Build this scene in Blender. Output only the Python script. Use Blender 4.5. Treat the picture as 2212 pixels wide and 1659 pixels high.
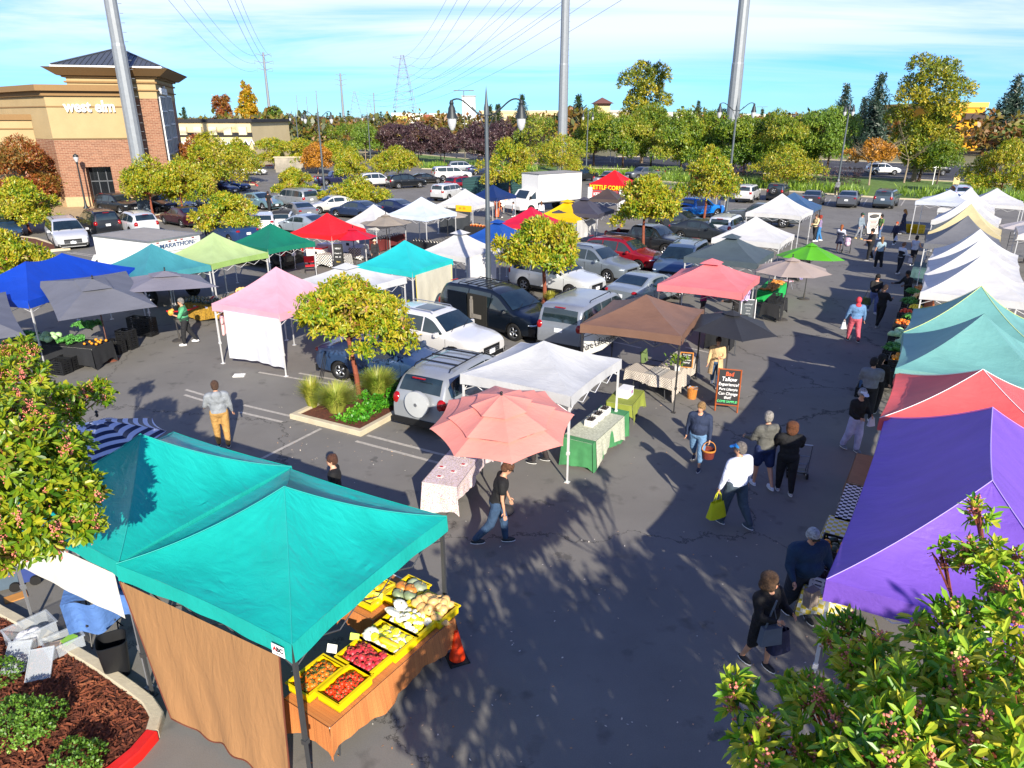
import bpy, bmesh, math, random
import numpy as np
from mathutils import Vector, Matrix, noise, Euler
R=math.radians; PI=math.pi
rnd=random.Random(7)
for o in list(bpy.data.objects): bpy.data.objects.remove(o)
SC=bpy.context.scene; C=SC.collection
# ---------------------------------------------------------------- camera
F=1534.;TH=R(20.6);CX,CY=1106.,829.5;CH=8.0
cam=bpy.data.cameras.new('camera'); co=bpy.data.objects.new('camera',cam); C.objects.link(co)
cam.sensor_width=36; cam.sensor_fit='HORIZONTAL'; cam.lens=F/2212*36
cam.clip_start=.1; cam.clip_end=9000
co.location=(0,0,CH); co.rotation_euler=(PI/2-TH,0,0); SC.camera=co
# ---------------------------------------------------------------- sky, sun, exposure
SUN_EL=24.5; SD=Vector((.282,-.959,0)).normalized()
w=bpy.data.worlds.new('World'); SC.world=w; w.use_nodes=True
nt=w.node_tree; nt.nodes.clear()
def N(nt,t,**k):
    n=nt.nodes.new(t)
    for a,b in k.items():
        if a in n.inputs: n.inputs[a].default_value=b
        else: setattr(n,a,b)
    return n
out=N(nt,'ShaderNodeOutputWorld'); bg=N(nt,'ShaderNodeBackground',Strength=.105)
sky=N(nt,'ShaderNodeTexSky',sky_type='NISHITA',sun_disc=False)
sky.sun_elevation=R(SUN_EL); sky.sun_rotation=math.atan2(SD.x,SD.y); sky.altitude=0; sky.air_density=1.0; sky.dust_density=.0; sky.ozone_density=4.
tc=N(nt,'ShaderNodeTexCoord'); sep=N(nt,'ShaderNodeSeparateXYZ')
nt.links.new(tc.outputs['Generated'],sep.inputs[0])
def M(nt,op,a,b=None,c=None,clamp=False):
    n=nt.nodes.new('ShaderNodeMath'); n.operation=op; n.use_clamp=clamp
    for i,v in enumerate((a,b,c)):
        if v is None: continue
        if isinstance(v,(int,float)): n.inputs[i].default_value=v
        else: nt.links.new(v,n.inputs[i])
    return n.outputs[0]
zz=M(nt,'ADD',M(nt,'MAXIMUM',sep.outputs[2],0.0),.07)
cx=M(nt,'DIVIDE',sep.outputs[0],zz); cy=M(nt,'DIVIDE',sep.outputs[1],zz)
cmb=N(nt,'ShaderNodeCombineXYZ'); nt.links.new(M(nt,'MULTIPLY',cx,.34),cmb.inputs[0]); nt.links.new(M(nt,'MULTIPLY',cy,.75),cmb.inputs[1])
n1=N(nt,'ShaderNodeTexNoise',Scale=.62,Detail=9.,Roughness=.6,Distortion=.7); nt.links.new(cmb.outputs[0],n1.inputs['Vector'])
n2=N(nt,'ShaderNodeTexNoise',Scale=.35,Detail=3.,Roughness=.5); nt.links.new(cmb.outputs[0],n2.inputs['Vector'])
s=M(nt,'ADD',M(nt,'MULTIPLY',n1.outputs[0],.6),M(nt,'MULTIPLY',n2.outputs[0],.6))
cr=N(nt,'ShaderNodeMapRange'); cr.interpolation_type='SMOOTHSTEP'
cr.inputs['From Min'].default_value=.44; cr.inputs['From Max'].default_value=.66; cr.inputs['To Max'].default_value=.95
nt.links.new(s,cr.inputs['Value'])
hf=N(nt,'ShaderNodeMapRange'); hf.inputs['From Min'].default_value=.015; hf.inputs['From Max'].default_value=.10; nt.links.new(sep.outputs[2],hf.inputs['Value'])
mx=N(nt,'ShaderNodeMix',data_type='RGBA'); h2=N(nt,'ShaderNodeMapRange'); h2.inputs['From Min'].default_value=.35; h2.inputs['From Max'].default_value=.7; h2.inputs['To Min'].default_value=1; h2.inputs['To Max'].default_value=.15; nt.links.new(sep.outputs[2],h2.inputs['Value'])
nt.links.new(M(nt,'MULTIPLY',M(nt,'MULTIPLY',cr.outputs[0],hf.outputs[0]),h2.outputs[0]),mx.inputs[0])
hs=N(nt,'ShaderNodeHueSaturation',Saturation=1.3,Value=1.0); nt.links.new(sky.outputs[0],hs.inputs['Color'])
tn=N(nt,'ShaderNodeMix',data_type='RGBA',blend_type='MULTIPLY'); tn.inputs[0].default_value=1.; nt.links.new(hs.outputs[0],tn.inputs[6]); tn.inputs[7].default_value=(.27,.56,1.12,1)
nt.links.new(tn.outputs[2],mx.inputs[6]); mx.inputs[7].default_value=(4.9,5.5,6.3,1)
nt.links.new(mx.outputs[2],bg.inputs[0]); nt.links.new(bg.outputs[0],out.inputs[0])
sl=bpy.data.lights.new('sun','SUN'); sl.energy=5.; sl.specular_factor=1.; sl.angle=R(.5); sl.color=(1,.91,.77)
so=bpy.data.objects.new('sun',sl); C.objects.link(so)
sv=Vector((SD.x*math.cos(R(SUN_EL)),SD.y*math.cos(R(SUN_EL)),math.sin(R(SUN_EL))))
so.rotation_euler=sv.to_track_quat('Z','Y').to_euler()
SC.view_settings.view_transform='Standard'; SC.view_settings.look='None'; SC.view_settings.gamma=1; SC.view_settings.exposure=.95
SC.render.engine='CYCLES'
# ---------------------------------------------------------------- helpers
def at(px,py,z=0.):
    "world point at height z seen at this place of the reference (2212 x 1659 units)"
    u=(px-CX)/F; v=-(py-CY)/F
    d=Vector((u,math.cos(TH)+v*math.sin(TH),-math.sin(TH)+v*math.cos(TH)))
    return Vector((0,0,CH))+d*((z-CH)/d.z)
def proj(p):
    q=Vector(p)-Vector((0,0,CH)); zc=q.y*math.cos(TH)-q.z*math.sin(TH); yc=q.y*math.sin(TH)+q.z*math.cos(TH)
    return CX+F*q.x/zc, CY-F*yc/zc
def hgt(bx,by,ty):
    g=at(bx,by); lo,hi=0,60
    for _ in range(40):
        m=(lo+hi)/2
        if proj((g.x,g.y,m))[1]>ty: lo=m
        else: hi=m
    return lo
def ppm(p): # reference pixels per metre at p
    q=Vector(p)-Vector((0,0,CH)); return F/(q.y*math.cos(TH)-q.z*math.sin(TH))
def lin(h):
    if isinstance(h,(tuple,list)): return tuple(h[:3])+(1,)
    h=h.lstrip('#'); c=[int(h[i:i+2],16)/255 for i in (0,2,4)]
    return tuple((x/12.92 if x<=.04045 else ((x+.055)/1.055)**2.4) for x in c)+(1,)
MC={}
def mat(col,rough=.6,metal=0.,var=.12,scale=6.,bump=0.,bscale=40.,trans=0.,spec=.5,coat=0.,emit=0.,stretch=None,key=None):
    k=(key,str(col),rough,metal,var,scale,bump,bscale,trans,spec,coat,emit,str(stretch))
    if k in MC: return MC[k]
    m=bpy.data.materials.new(key or 'paint'); m.use_nodes=True; nt=m.node_tree; b=nt.nodes['Principled BSDF']
    c=lin(col); MC[k]=m
    b.inputs['Roughness'].default_value=rough; b.inputs['Metallic'].default_value=metal; b.inputs['Base Color'].default_value=c
    b.inputs['Specular IOR Level'].default_value=spec; b.inputs['Coat Weight'].default_value=coat
    if emit: b.inputs['Emission Color'].default_value=c; b.inputs['Emission Strength'].default_value=emit
    tcn=None
    if var or bump:
        tcn=N(nt,'ShaderNodeTexCoord'); src=tcn.outputs['Object']
        if stretch:
            mp=N(nt,'ShaderNodeMapping'); mp.inputs['Scale'].default_value=stretch; nt.links.new(src,mp.inputs[0]); src=mp.outputs[0]
    if var:
        no=N(nt,'ShaderNodeTexNoise',Scale=scale,Detail=5.,Roughness=.6); nt.links.new(src,no.inputs['Vector'])
        mr=N(nt,'ShaderNodeMapRange'); mr.inputs['From Min'].default_value=.3; mr.inputs['From Max'].default_value=.7
        mr.inputs['To Min'].default_value=1-var; mr.inputs['To Max'].default_value=1+var; nt.links.new(no.outputs[0],mr.inputs['Value'])
        vm=N(nt,'ShaderNodeVectorMath',operation='SCALE'); vm.inputs[0].default_value=c[:3]; nt.links.new(mr.outputs[0],vm.inputs['Scale'])
        nt.links.new(vm.outputs[0],b.inputs['Base Color'])
    if bump:
        nb=N(nt,'ShaderNodeTexNoise',Scale=bscale,Detail=4.,Roughness=.55,Distortion=.6); nt.links.new(src,nb.inputs['Vector'])
        bp=N(nt,'ShaderNodeBump',Strength=bump,Distance=.05); nt.links.new(nb.outputs[0],bp.inputs['Height']); nt.links.new(bp.outputs[0],b.inputs['Normal'])
    if trans:
        tr=N(nt,'ShaderNodeBsdfTranslucent'); tr.inputs[0].default_value=c
        ms=N(nt,'ShaderNodeMixShader'); ms.inputs[0].default_value=trans
        nt.links.new(b.outputs[0],ms.inputs[1]); nt.links.new(tr.outputs[0],ms.inputs[2])
        nt.links.new(ms.outputs[0],nt.nodes['Material Output'].inputs[0])
    return m
def cloth(col,trans=.22,big=True,rough=.55): return mat(col,rough,var=.11,scale=1.1,bump=.36 if big else .2,bscale=3.0 if big else 8.,trans=trans,stretch=(1,2.2,1),key='fabric')
def checks(a,b,scale,key='checked_cloth'):
    m=bpy.data.materials.new(key); m.use_nodes=True; nt=m.node_tree; p=nt.nodes['Principled BSDF']; p.inputs['Roughness'].default_value=.8
    t=N(nt,'ShaderNodeTexCoord'); c=N(nt,'ShaderNodeTexChecker',Scale=scale); c.inputs[1].default_value=lin(a); c.inputs[2].default_value=lin(b)
    nt.links.new(t.outputs['Object'],c.inputs[0]); nt.links.new(c.outputs[0],p.inputs[0]); return m
def stripes(cols,scale,axis=0,key='striped_cloth',noise_=0.):
    m=bpy.data.materials.new(key); m.use_nodes=True; nt=m.node_tree; p=nt.nodes['Principled BSDF']; p.inputs['Roughness'].default_value=.8
    t=N(nt,'ShaderNodeTexCoord'); s=N(nt,'ShaderNodeSeparateXYZ'); nt.links.new(t.outputs['Object'],s.inputs[0])
    wv=N(nt,'ShaderNodeTexNoise',noise_dimensions='1D',Scale=1.,Detail=3.)
    if axis=='attr': an_=N(nt,'ShaderNodeAttribute'); an_.attribute_name='strip'; f=M(nt,'MULTIPLY',an_.outputs['Fac'],scale)
    else: f=M(nt,'MULTIPLY',s.outputs[axis],scale)
    nt.links.new(f,wv.inputs['W'])
    r=N(nt,'ShaderNodeValToRGB'); nt.links.new(wv.outputs[0],r.inputs[0]); r.color_ramp.interpolation='CONSTANT'
    el=r.color_ramp.elements
    while len(el)<len(cols): el.new(.5)
    for i,c in enumerate(cols): el[i].position=.32+.36*i/len(cols) if i else 0; el[i].color=lin(c)
    nt.links.new(r.outputs[0],p.inputs[0]); return m
GLASS=mat('#1d2a30',.05,var=.5,scale=1.1,spec=.9,key='dark_glass')
GLASS2=mat('#24343a',.05,var=.0,spec=.9,key='glass')
RUB=mat('#0c0c0d',.8,var=.1,key='rubber')
ALU=mat('#9a9da2',.35,.8,var=.05,key='alloy')
BLKP=mat('#101113',.5,var=.1,key='black_plastic')
WHT=mat('#d8d8d6',.5,var=.03,key='white_paint')
STEEL=mat('#7b8187',.5,.2,var=.08,scale=3,key='galvanised')
class MB:
    def __init__(s): s.v=[];s.f=[];s.m=[]
    def add(s,vs,fs,m=0):
        n=len(s.v); s.v+= [tuple(x) for x in vs]; s.f+=[tuple(i+n for i in f) for f in fs]; s.m+=[m]*len(fs); return s
    def box(s,c,d,rz=0.,m=0,rx=0.,ry=0.,taper=1.):
        E=Euler((rx,ry,rz)).to_matrix(); c=Vector(c); vs=[]
        for z in (-1,1):
            k=taper if z>0 else 1.
            for x,y in ((-1,-1),(1,-1),(1,1),(-1,1)): vs.append(c+E@Vector((x*d[0]/2*k,y*d[1]/2*k,z*d[2]/2)))
        return s.add(vs,[(3,2,1,0),(4,5,6,7),(0,1,5,4),(1,2,6,5),(2,3,7,6),(3,0,4,7)],m)
    def tube(s,path,r,n=8,m=0,cap=True):
        P_=[Vector(p) for p in path]; rs=r if isinstance(r,(list,tuple)) else [r]*len(P_); vs=[];fs=[]
        up=None
        for i,p in enumerate(P_):
            t=(P_[min(i+1,len(P_)-1)]-P_[max(i-1,0)]); t=t.normalized() if t.length>1e-9 else Vector((0,0,1))
            if up is None: up=Vector((1,0,0)) if abs(t.z)>.9 else Vector((0,0,1))
            a=t.cross(up); a=a.normalized() if a.length>1e-6 else t.orthogonal().normalized()
            b=a.cross(t).normalized(); up=b
            for k in range(n):
                q=2*PI*k/n; vs.append(p+(a*math.cos(q)+b*math.sin(q))*rs[i])
        for i in range(len(P_)-1):
            for k in range(n): fs.append((i*n+k,i*n+(k+1)%n,(i+1)*n+(k+1)%n,(i+1)*n+k))
        if cap: fs.append(tuple(range(n-1,-1,-1))); fs.append(tuple((len(P_)-1)*n+k for k in range(n)))
        return s.add(vs,fs,m)
    def caps(s,a,b,ra,rb,n=10,m=0):
        a=Vector(a);b=Vector(b);d=(b-a); L=d.length; d=d.normalized() if L>1e-6 else Vector((0,0,1)); P_=[];r_=[]
        for k in (80,50,25,0): P_.append(a-d*ra*math.sin(R(k))); r_.append(ra*math.cos(R(k)))
        for k in (0,25,50,80): P_.append(b+d*rb*math.sin(R(k))); r_.append(rb*math.cos(R(k)))
        return s.tube(P_,r_,n,m)
    def ell(s,c,r,n=12,k=8,m=0,E=None):
        c=Vector(c); vs=[];fs=[]; r=(r,r,r) if isinstance(r,(int,float)) else r
        for i in range(1,k):
            a=PI*i/k
            for j in range(n):
                b=2*PI*j/n; q=Vector((r[0]*math.sin(a)*math.cos(b),r[1]*math.sin(a)*math.sin(b),r[2]*math.cos(a)))
                vs.append(c+(E@q if E else q))
        t=len(vs); q=Vector((0,0,r[2])); q=E@q if E else q; vs+=[c+q,c-q]
        for i in range(k-2):
            for j in range(n): fs.append((i*n+j,(i+1)*n+j,(i+1)*n+(j+1)%n,i*n+(j+1)%n))
        for j in range(n): fs.append((t,j,(j+1)%n)); fs.append((t+1,(k-2)*n+(j+1)%n,(k-2)*n+j))
        return s.add(vs,fs,m)
    def lathe(s,prof,c=(0,0,0),n=16,m=0,ax='z'):
        vs=[];fs=[];c=Vector(c)
        for r,z in prof:
            for j in range(n):
                b=2*PI*j/n; x,y=r*math.cos(b),r*math.sin(b)
                vs.append(c+(Vector((x,y,z)) if ax=='z' else Vector((x,z,y))))
        for i in range(len(prof)-1):
            for j in range(n): 
                f=(i*n+j,i*n+(j+1)%n,(i+1)*n+(j+1)%n,(i+1)*n+j); fs.append(f if ax=='z' else f[::-1])
        return s.add(vs,fs,m)
    def grid(s,fn,nu,nv,m=0,flip=False):
        vs=[fn(i/nu,j/nv) for j in range(nv+1) for i in range(nu+1)]; fs=[]
        for j in range(nv):
            for i in range(nu):
                a=j*(nu+1)+i; f=(a,a+1,a+nu+2,a+nu+1); fs.append(f[::-1] if flip else f)
        return s.add(vs,fs,m)
    def poly(s,pts,z0,z1,m=0):
        n=len(pts); vs=[(x,y,z0) for x,y in pts]+[(x,y,z1) for x,y in pts]
        return s.add(vs,[tuple(range(n-1,-1,-1)),tuple(range(n,2*n))]+[(i,(i+1)%n,n+(i+1)%n,n+i) for i in range(n)],m)
    def mesh(s,name,mats,smooth=True,angle=None):
        me=bpy.data.meshes.new(name); me.from_pydata(s.v,[],s.f)
        for m in (mats if isinstance(mats,(list,tuple)) else [mats]): me.materials.append(m)
        me.polygons.foreach_set('material_index',s.m); me.polygons.foreach_set('use_smooth',[smooth]*len(s.f)); me.update()
        if smooth and angle is not None:
            try: me.set_sharp_from_angle(angle=R(angle))
            except Exception: pass
        return me
    def build(s,name,mats,parent=None,smooth=True,angle=35,loc=None,rz=None):
        o=bpy.data.objects.new(name,s.mesh(name,mats,smooth,angle)); C.objects.link(o)
        if parent: o.parent=parent
        if loc is not None: o.location=loc
        if rz is not None: o.rotation_euler=(0,0,rz)
        return o
def tag(o,label=None,cat=None,group=None,kind=None):
    if label: o['label']=label
    if cat: o['category']=cat
    if group: o['group']=group
    if kind: o['kind']=kind
    return o
def thing(name,label,cat,loc=(0,0,0),rz=0.,group=None):
    o=bpy.data.objects.new(name,None); C.objects.link(o); o.empty_display_size=.2
    o.location=loc; o.rotation_euler=(0,0,rz); return tag(o,label,cat,group)
def dup(o,parent=None):
    c=o.copy(); C.objects.link(c); c.parent=parent
    for ch in o.children: dup(ch,c)
    return c
def place(root,used,label,loc,rz,group=None,scale=None):
    o=root if not used else dup(root)
    o['label']=label; o.location=loc; o.rotation_euler=(0,0,rz)
    if group: o['group']=group
    if scale: o.scale=scale
    return o
def text(name,body,size,m,parent,loc,rot,ext=.01,align='CENTER',sx=1.,shear=0.,bold=0.):
    cu=bpy.data.curves.new(name,'FONT'); cu.body=body; cu.size=size; cu.extrude=ext; cu.align_x=align; cu.align_y='CENTER'; cu.shear=shear; cu.offset=bold; cu.resolution_u=3
    t=bpy.data.objects.new(name,cu); C.objects.link(t); dg=bpy.context.evaluated_depsgraph_get()
    me=bpy.data.meshes.new_from_object(t.evaluated_get(dg)); bpy.data.objects.remove(t)
    me.materials.clear(); me.materials.append(m); me.name=name
    o=bpy.data.objects.new(name,me); C.objects.link(o); o.parent=parent; o.location=loc; o.rotation_euler=rot; o.scale=(sx,1,1); return o
GA=R(59.5)   # direction of the parking grid
E2=Vector((math.cos(GA),math.sin(GA),0)); E1=Vector((E2.y,-E2.x,0))

def clear(col='#c4ccd4',alpha=.24):
    m=mat(col,.12,var=0,spec=.6,key='clear_plastic%d'%int(alpha*100)); m.node_tree.nodes['Principled BSDF'].inputs['Alpha'].default_value=alpha; return m
# ---------------------------------------------------------------- people
PC={}
def blob(name,parts,m,parent,vox=.024,extra=None,mats=None,smooth=3):
    mb=MB()
    for p in parts:
        if p[0]=='c': mb.caps(p[1],p[2],p[3],p[4])
        elif p[0]=='e': mb.ell(p[1],p[2],14,10,E=p[3] if len(p)>3 else None)
    t=mb.build('t',m,smooth=False); md=t.modifiers.new('r','REMESH'); md.mode='VOXEL'; md.voxel_size=vox; md.use_smooth_shade=True
    sm=t.modifiers.new('s','SMOOTH'); sm.iterations=smooth; sm.factor=.5
    dg=bpy.context.evaluated_depsgraph_get(); me=bpy.data.meshes.new_from_object(t.evaluated_get(dg)); bpy.data.objects.remove(t)
    me.materials.clear()
    for x in (mats or [m]): me.materials.append(x)
    if extra:
        b=bmesh.new(); b.from_mesh(me)
        e=extra.mesh('e',mats or [m]); b.from_mesh(e); b.to_mesh(me); b.free(); bpy.data.meshes.remove(e)
        for p in me.polygons: p.use_smooth=True
    me.name=name; o=bpy.data.objects.new(name,me); C.objects.link(o); o.parent=parent; return o
SKIN={'l':'#b98a6e','t':'#a9714f','d':'#6d4631','f':'#c79a80'}
def person(label,px,py,face,H=1.7,top='#333333',sleeve=1.,bottom='#222a3a',bkind='pants',blen=1.,shoe='#e8e8e8',hair='#3a2a1c',hstyle='short',skin='l',hat=None,
           stride=8,lean=0,L=(8,8,12),Rr=(8,8,12),build=1.,headturn=0,headtilt=0,glasses=False,vest=None,hood=None,loc=None,coat=0,vox=.026,hairlen=.3,knee=8,belly=0.):
    g=loc if loc is not None else at(px,py); k=H/1.75*1.03; build=build*1.07
    root=thing('person',label,'person',g,R(face)); 
    sk=mat(SKIN[skin],.55,var=.08,scale=20,key='skin'); b=build
    lr=R(lean)
    def leg(side,sw,kn):
        h=Vector((0,side*.095*b,0)); kn_=h+Vector((math.sin(R(sw)),0,-math.cos(R(sw))))*.43; a=R(sw-kn)
        an=kn_+Vector((math.sin(a),0,-math.cos(a)))*.42; return h,kn_,an
    LG=[leg(1,stride,knee if stride>=0 else knee+abs(stride)*.9),leg(-1,-stride,knee if stride<0 else knee+abs(stride)*.9)]
    hz=-min(l[2].z for l in LG)+.085
    up=Vector((0,0,hz))
    def T(x,y,z): # torso point, z above hip
        return Vector((x*math.cos(lr)+z*math.sin(lr),y,-x*math.sin(lr)+z*math.cos(lr)+hz))
    S=lambda p:p*k
    body=[];X=MB()
    neck=T(0,0,.53); head=T(.03+math.sin(R(headtilt))*.05,0,.70)
    ht=Euler((0,R(headtilt)+lr*.6,R(headturn))).to_matrix()
    def Hd(x,y,z): return head+ht@Vector((x,y,z))
    ellT=lambda x,y,z,a,b_,c_: ('e',S(T(x,y,z)),(a*k,b_*k,c_*k),Euler((0,lr,0)).to_matrix())
    tors=[ellT(0,0,.0,.125*b,.17*b,.14),ellT(.01+belly*.4,0,.14,(.11+belly)*b,.15*b,.17),ellT(.0,0,.36,.115*b,.175*b,.19),
          ('c',S(T(-.01,.14*b,.46)),S(T(-.01,-.14*b,.46)),.07*k*b,.07*k*b)]
    body+=tors
    body+=[('c',S(T(0,0,.47)),S(neck+Vector((.01,0,.03))),.06*k,.055*k),('e',S(Hd(0,0,.01)),(.095*k,.076*k,.118*k),ht),('e',S(Hd(.035,0,-.06)),(.06*k,.05*k,.06*k),ht)]
    feet=[]
    for h,kn_,an in LG:
        h,kn_,an=h+up,kn_+up,an+up; body+=[('c',S(h),S(kn_),.085*k*b,.055*k*b),('c',S(kn_),S(an),.054*k*b,.036*k)]
        feet.append((h,kn_,an)); body+=[('c',S(an+Vector((-.03,0,-.045))),S(an+Vector((.15,0,-.055))),.036*k,.03*k)]
    arms=[]
    for side,(f,ab,el) in ((1,L),(-1,Rr)):
        sh=T(-.01,side*.185*b,.455); f=R(f); ab_=R(ab)
        d1=Vector((math.sin(f+lr*.3)*math.cos(ab_),side*math.sin(ab_),-math.cos(f+lr*.3)*math.cos(ab_)))
        e_=sh+d1*.29; inw=(-.42 if el>55 else .5*math.sin(ab_)); f2=f+R(el)+lr*.3
        d2=Vector((math.sin(f2),side*inw,-math.cos(f2))).normalized(); wr=e_+d2*.25
        body+=[('c',S(sh),S(e_),.05*k*b,.038*k*b),('c',S(e_),S(wr),.038*k*b,.027*k)]
        pm=wr+d2*.055; body+=[('c',S(wr+d2*.02),S(pm+d2*.015),.026*k,.03*k)]
        # five fingers, unequal and bent
        a=d2.cross(Vector((0,side,0.3))); a=a.normalized() if a.length>.1 else Vector((1,0,0)); c_=a.cross(d2).normalized()
        for q,ln in ((-1.5,.055),(-.5,.072),(.5,.078),(1.5,.068)):
            r0=pm+a*(q*.017)+d2*.025; r1=r0+d2*ln*.55-c_*.012*side; r2=r1+d2*ln*.35-c_*.03*side
            X.tube([S(r0),S(r1),S(r2)],[.0095*k,.0085*k,.007*k],6)
        t0=wr+a*.022+d2*.02; X.tube([S(t0),S(t0+a*.03+d2*.03),S(t0+a*.035+d2*.06-c_*.01)],[.011*k,.010*k,.008*k],6)
        arms.append((sh,e_,wr,pm))
    # face
    X.add([S(Hd(.088,-.016,-.025)),S(Hd(.088,.016,-.025)),S(Hd(.115,0,-.022)),S(Hd(.09,0,.022))],[(0,2,3),(2,1,3),(0,1,2)])
    for sd in (1,-1):
        X.ell(S(Hd(.083,sd*.032,.012)),(.012*k,.014*k,.008*k),8,6,m=1,E=ht); X.ell(S(Hd(.0,sd*.077,-.005)),(.02*k,.01*k,.032*k),8,6,E=ht)
        X.tube([S(Hd(.09,sd*.018,.034)),S(Hd(.08,sd*.05,.034))],.004*k,5,m=1)
    X.ell(S(Hd(.086,0,-.058)),(.01*k,.024*k,.006*k),8,6,m=2,E=ht)
    bo=blob('body',body,sk,root,vox*k if H>1.2 else .02,X,[sk,mat('#1c1410',.4,key='eye_colour'),mat('#8a4a40',.6,key='lip_colour')])
    # trousers / skirt
    if bkind!='none':
        fm=mat(bottom,.85,var=.2,scale=6,bump=.9,bscale=9,key='cloth'); P_=[ellT(0,0,.0,.14*b,.185*b,.14)]
        if bkind in('pants','wide'):
            wd=1.35 if bkind=='wide' else 1.12
            for h,kn_,an in feet:
                if blen>.55:
                    t=(blen-.5)/.5; e_=kn_.lerp(an,min(t,.97)); P_+=[('c',S(h),S(kn_),.1*k*b,.072*k*b*wd),('c',S(kn_),S(e_),.072*k*b*wd,.056*k*wd)]
                else: P_+=[('c',S(h),S(h.lerp(kn_,blen*2)),.105*k*b,.09*k*b)]
            blob('shorts' if blen<.55 else 'trousers',P_,fm,root,vox*k)
        else:
            mb=MB(); zl=hz*(1-blen); rb=.20+.12*blen
            def fn(u,v):
                a=2*PI*u; r=.155+(rb-.155)*v+.012*math.sin(a*7)*v; z=(hz+.09)*(1-v)+zl*v; return S(Vector((r*.9*b*math.cos(a),r*b*math.sin(a),z)))
            mb.grid(fn,28,8,flip=True); mb.build('skirt',fm,root)
    # top
    tm=mat(top,.85,var=.16,scale=7,bump=.9,bscale=7,key='cloth')
    P_=[ellT(0,0,.02,.14*b,.185*b,.12),ellT(.01+belly*.5,0,.15,(.13+belly)*b,.172*b,.18),ellT(0,0,.35,.135*b,.195*b,.185),('c',S(T(-.01,.15*b,.46)),S(T(-.01,-.15*b,.46)),.082*k*b,.082*k*b)]
    for sh,e_,wr,pm in arms:
        if sleeve>.5: P_+=[('c',S(sh),S(e_),.066*k*b,.054*k*b),('c',S(e_),S(e_.lerp(wr,min((sleeve-.5)*2,.98))),.054*k*b,.043*k)]
        elif sleeve>0: P_+=[('c',S(sh),S(sh.lerp(e_,sleeve*2)),.068*k*b,.062*k*b)]
    if hood: P_+=[('e',S(T(-.1,0,.49)),(.09*k,.14*k,.1*k)),('e',S(T(-.12,0,.4)),(.05*k,.1*k,.1*k))]
    blob('shirt',P_,tm,root,vox*k)
    if coat:
        mb=MB(); cz=hz*(1-coat)
        def fn(u,v):
            a=.35+(2*PI-.7)*u; r=(.17+.07*v)*b; z=(hz+.25)*(1-v)+cz*v; return S(Vector((r*.85*math.cos(a)+lr*.2*(1-v),r*math.sin(a),z)))
        mb.grid(fn,26,8,flip=True); mb.build('coat',tm,root)
    if vest:
        vm=mat(vest,.85,var=.1,key='cloth'); blob('vest',[ellT(0,0,.08,.15*b,.19*b,.14),ellT(0,0,.3,.148*b,.2*b,.18),('c',S(T(-.01,.12*b,.45)),S(T(-.01,-.12*b,.45)),.088*k,.088*k)],vm,root,vox*k)
    # shoes
    sm=mat(shoe,.6,var=.1,key='shoe'); so_=mat('#d9d9d5',.6,key='sole')
    for h,kn_,an in feet:
        mb=MB(); c=S(an+Vector((.055,0,-.05))); mb.ell(c,(.135*k,.048*k,.052*k),12,8); mb.ell(c+Vector((0,0,-.028*k)),(.14*k,.05*k,.018*k),12,6,m=1)
        mb.build('shoe',[sm,so_],root)
    # hair, hats
    if hstyle!='none':
        hm=mat(hair,.75,var=.5,scale=28,bump=1.,bscale=45,key='hair'); hp=[('e',S(Hd(-.018,0,.04)),(.116*k,.1*k,.112*k),ht),('e',S(Hd(-.05,0,-.01)),(.085*k,.094*k,.1*k),ht)]
        if hstyle=='bun': hp+=[('e',S(Hd(-.07,0,.12)),(.04*k,.04*k,.035*k))]
        if hstyle=='long': hp+=[('c',S(Hd(-.07,0,-.02)),S(Hd(-.1,0,-.05-hairlen)),.08*k,.06*k)]
        if hstyle=='pony': hp+=[('c',S(Hd(-.1,0,.02)),S(Hd(-.13,0,-.2)),.035*k,.025*k)]
        if hstyle=='curly': hp+=[('e',S(Hd(-.03,sd*.055,-.02)),(.12*k,.085*k,.13*k)) for sd in (1,-1)]+[('e',S(Hd(-.04,0,.06)),(.14*k,.14*k,.11*k)),('e',S(Hd(-.09,0,-.06)),(.09*k,.12*k,.11*k))]
        if hstyle=='bob': hp+=[('e',S(Hd(-.025,sd*.045,-.04)),(.075*k,.05*k,.085*k)) for sd in (1,-1)]
        blob('hair',hp,hm,root,.018)
    if hat:
        kind,hc=hat; hm=mat(hc,.7,var=.05,key='hat_cloth'); mb=MB()
        def dome(u,v): a=2*PI*u; e=PI/2*v; return S(Hd(-.01+.112*math.cos(a)*math.cos(e),.097*math.sin(a)*math.cos(e),.045+.09*math.sin(e)))
        if kind!='hood': mb.grid(dome,18,6)
        if kind=='cap': mb.grid(lambda u,v:S(Hd(.07+.115*v*math.cos((u-.5)*1.6)+.02*(1-v),(.085-.01*v)*math.sin((u-.5)*2.6),.05-.03*v)),8,3); mb.build('cap',hm,root)
        elif kind=='sun': mb.grid(lambda u,v:S(Hd(-.01+(.11+.07*v)*math.cos(2*PI*u),(.096+.07*v)*math.sin(2*PI*u),.05-.035*v)),20,2); mb.build('sun_hat',hm,root)
        elif kind=='hood': blob('hood',[('e',S(Hd(-.025,0,.02)),(.12*k,.105*k,.135*k),ht),('e',S(T(-.04,0,.52)),(.1*k,.12*k,.08*k))],hm,root,.02)
        elif kind=='beanie': mb.build('cap',hm,root)
    if glasses:
        mb=MB(); mb.box(S(Hd(.097,0,.012)),(.012*k,.125*k,.034*k),rz=R(headturn)); mb.tube([S(Hd(.09,.062,.014)),S(Hd(0,.08,.012))],.004*k,5); mb.tube([S(Hd(.09,-.062,.014)),S(Hd(0,-.08,.012))],.004*k,5)
        mb.build('sunglasses',mat('#08080a',.15,key='lens'),root,smooth=False)
    W=Matrix.Translation(root.location)@Matrix.Rotation(R(face),4,'Z')
    root['hands']=0; del root['hands']
    return root,[W@S(a[3]) for a in arms],W
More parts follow.
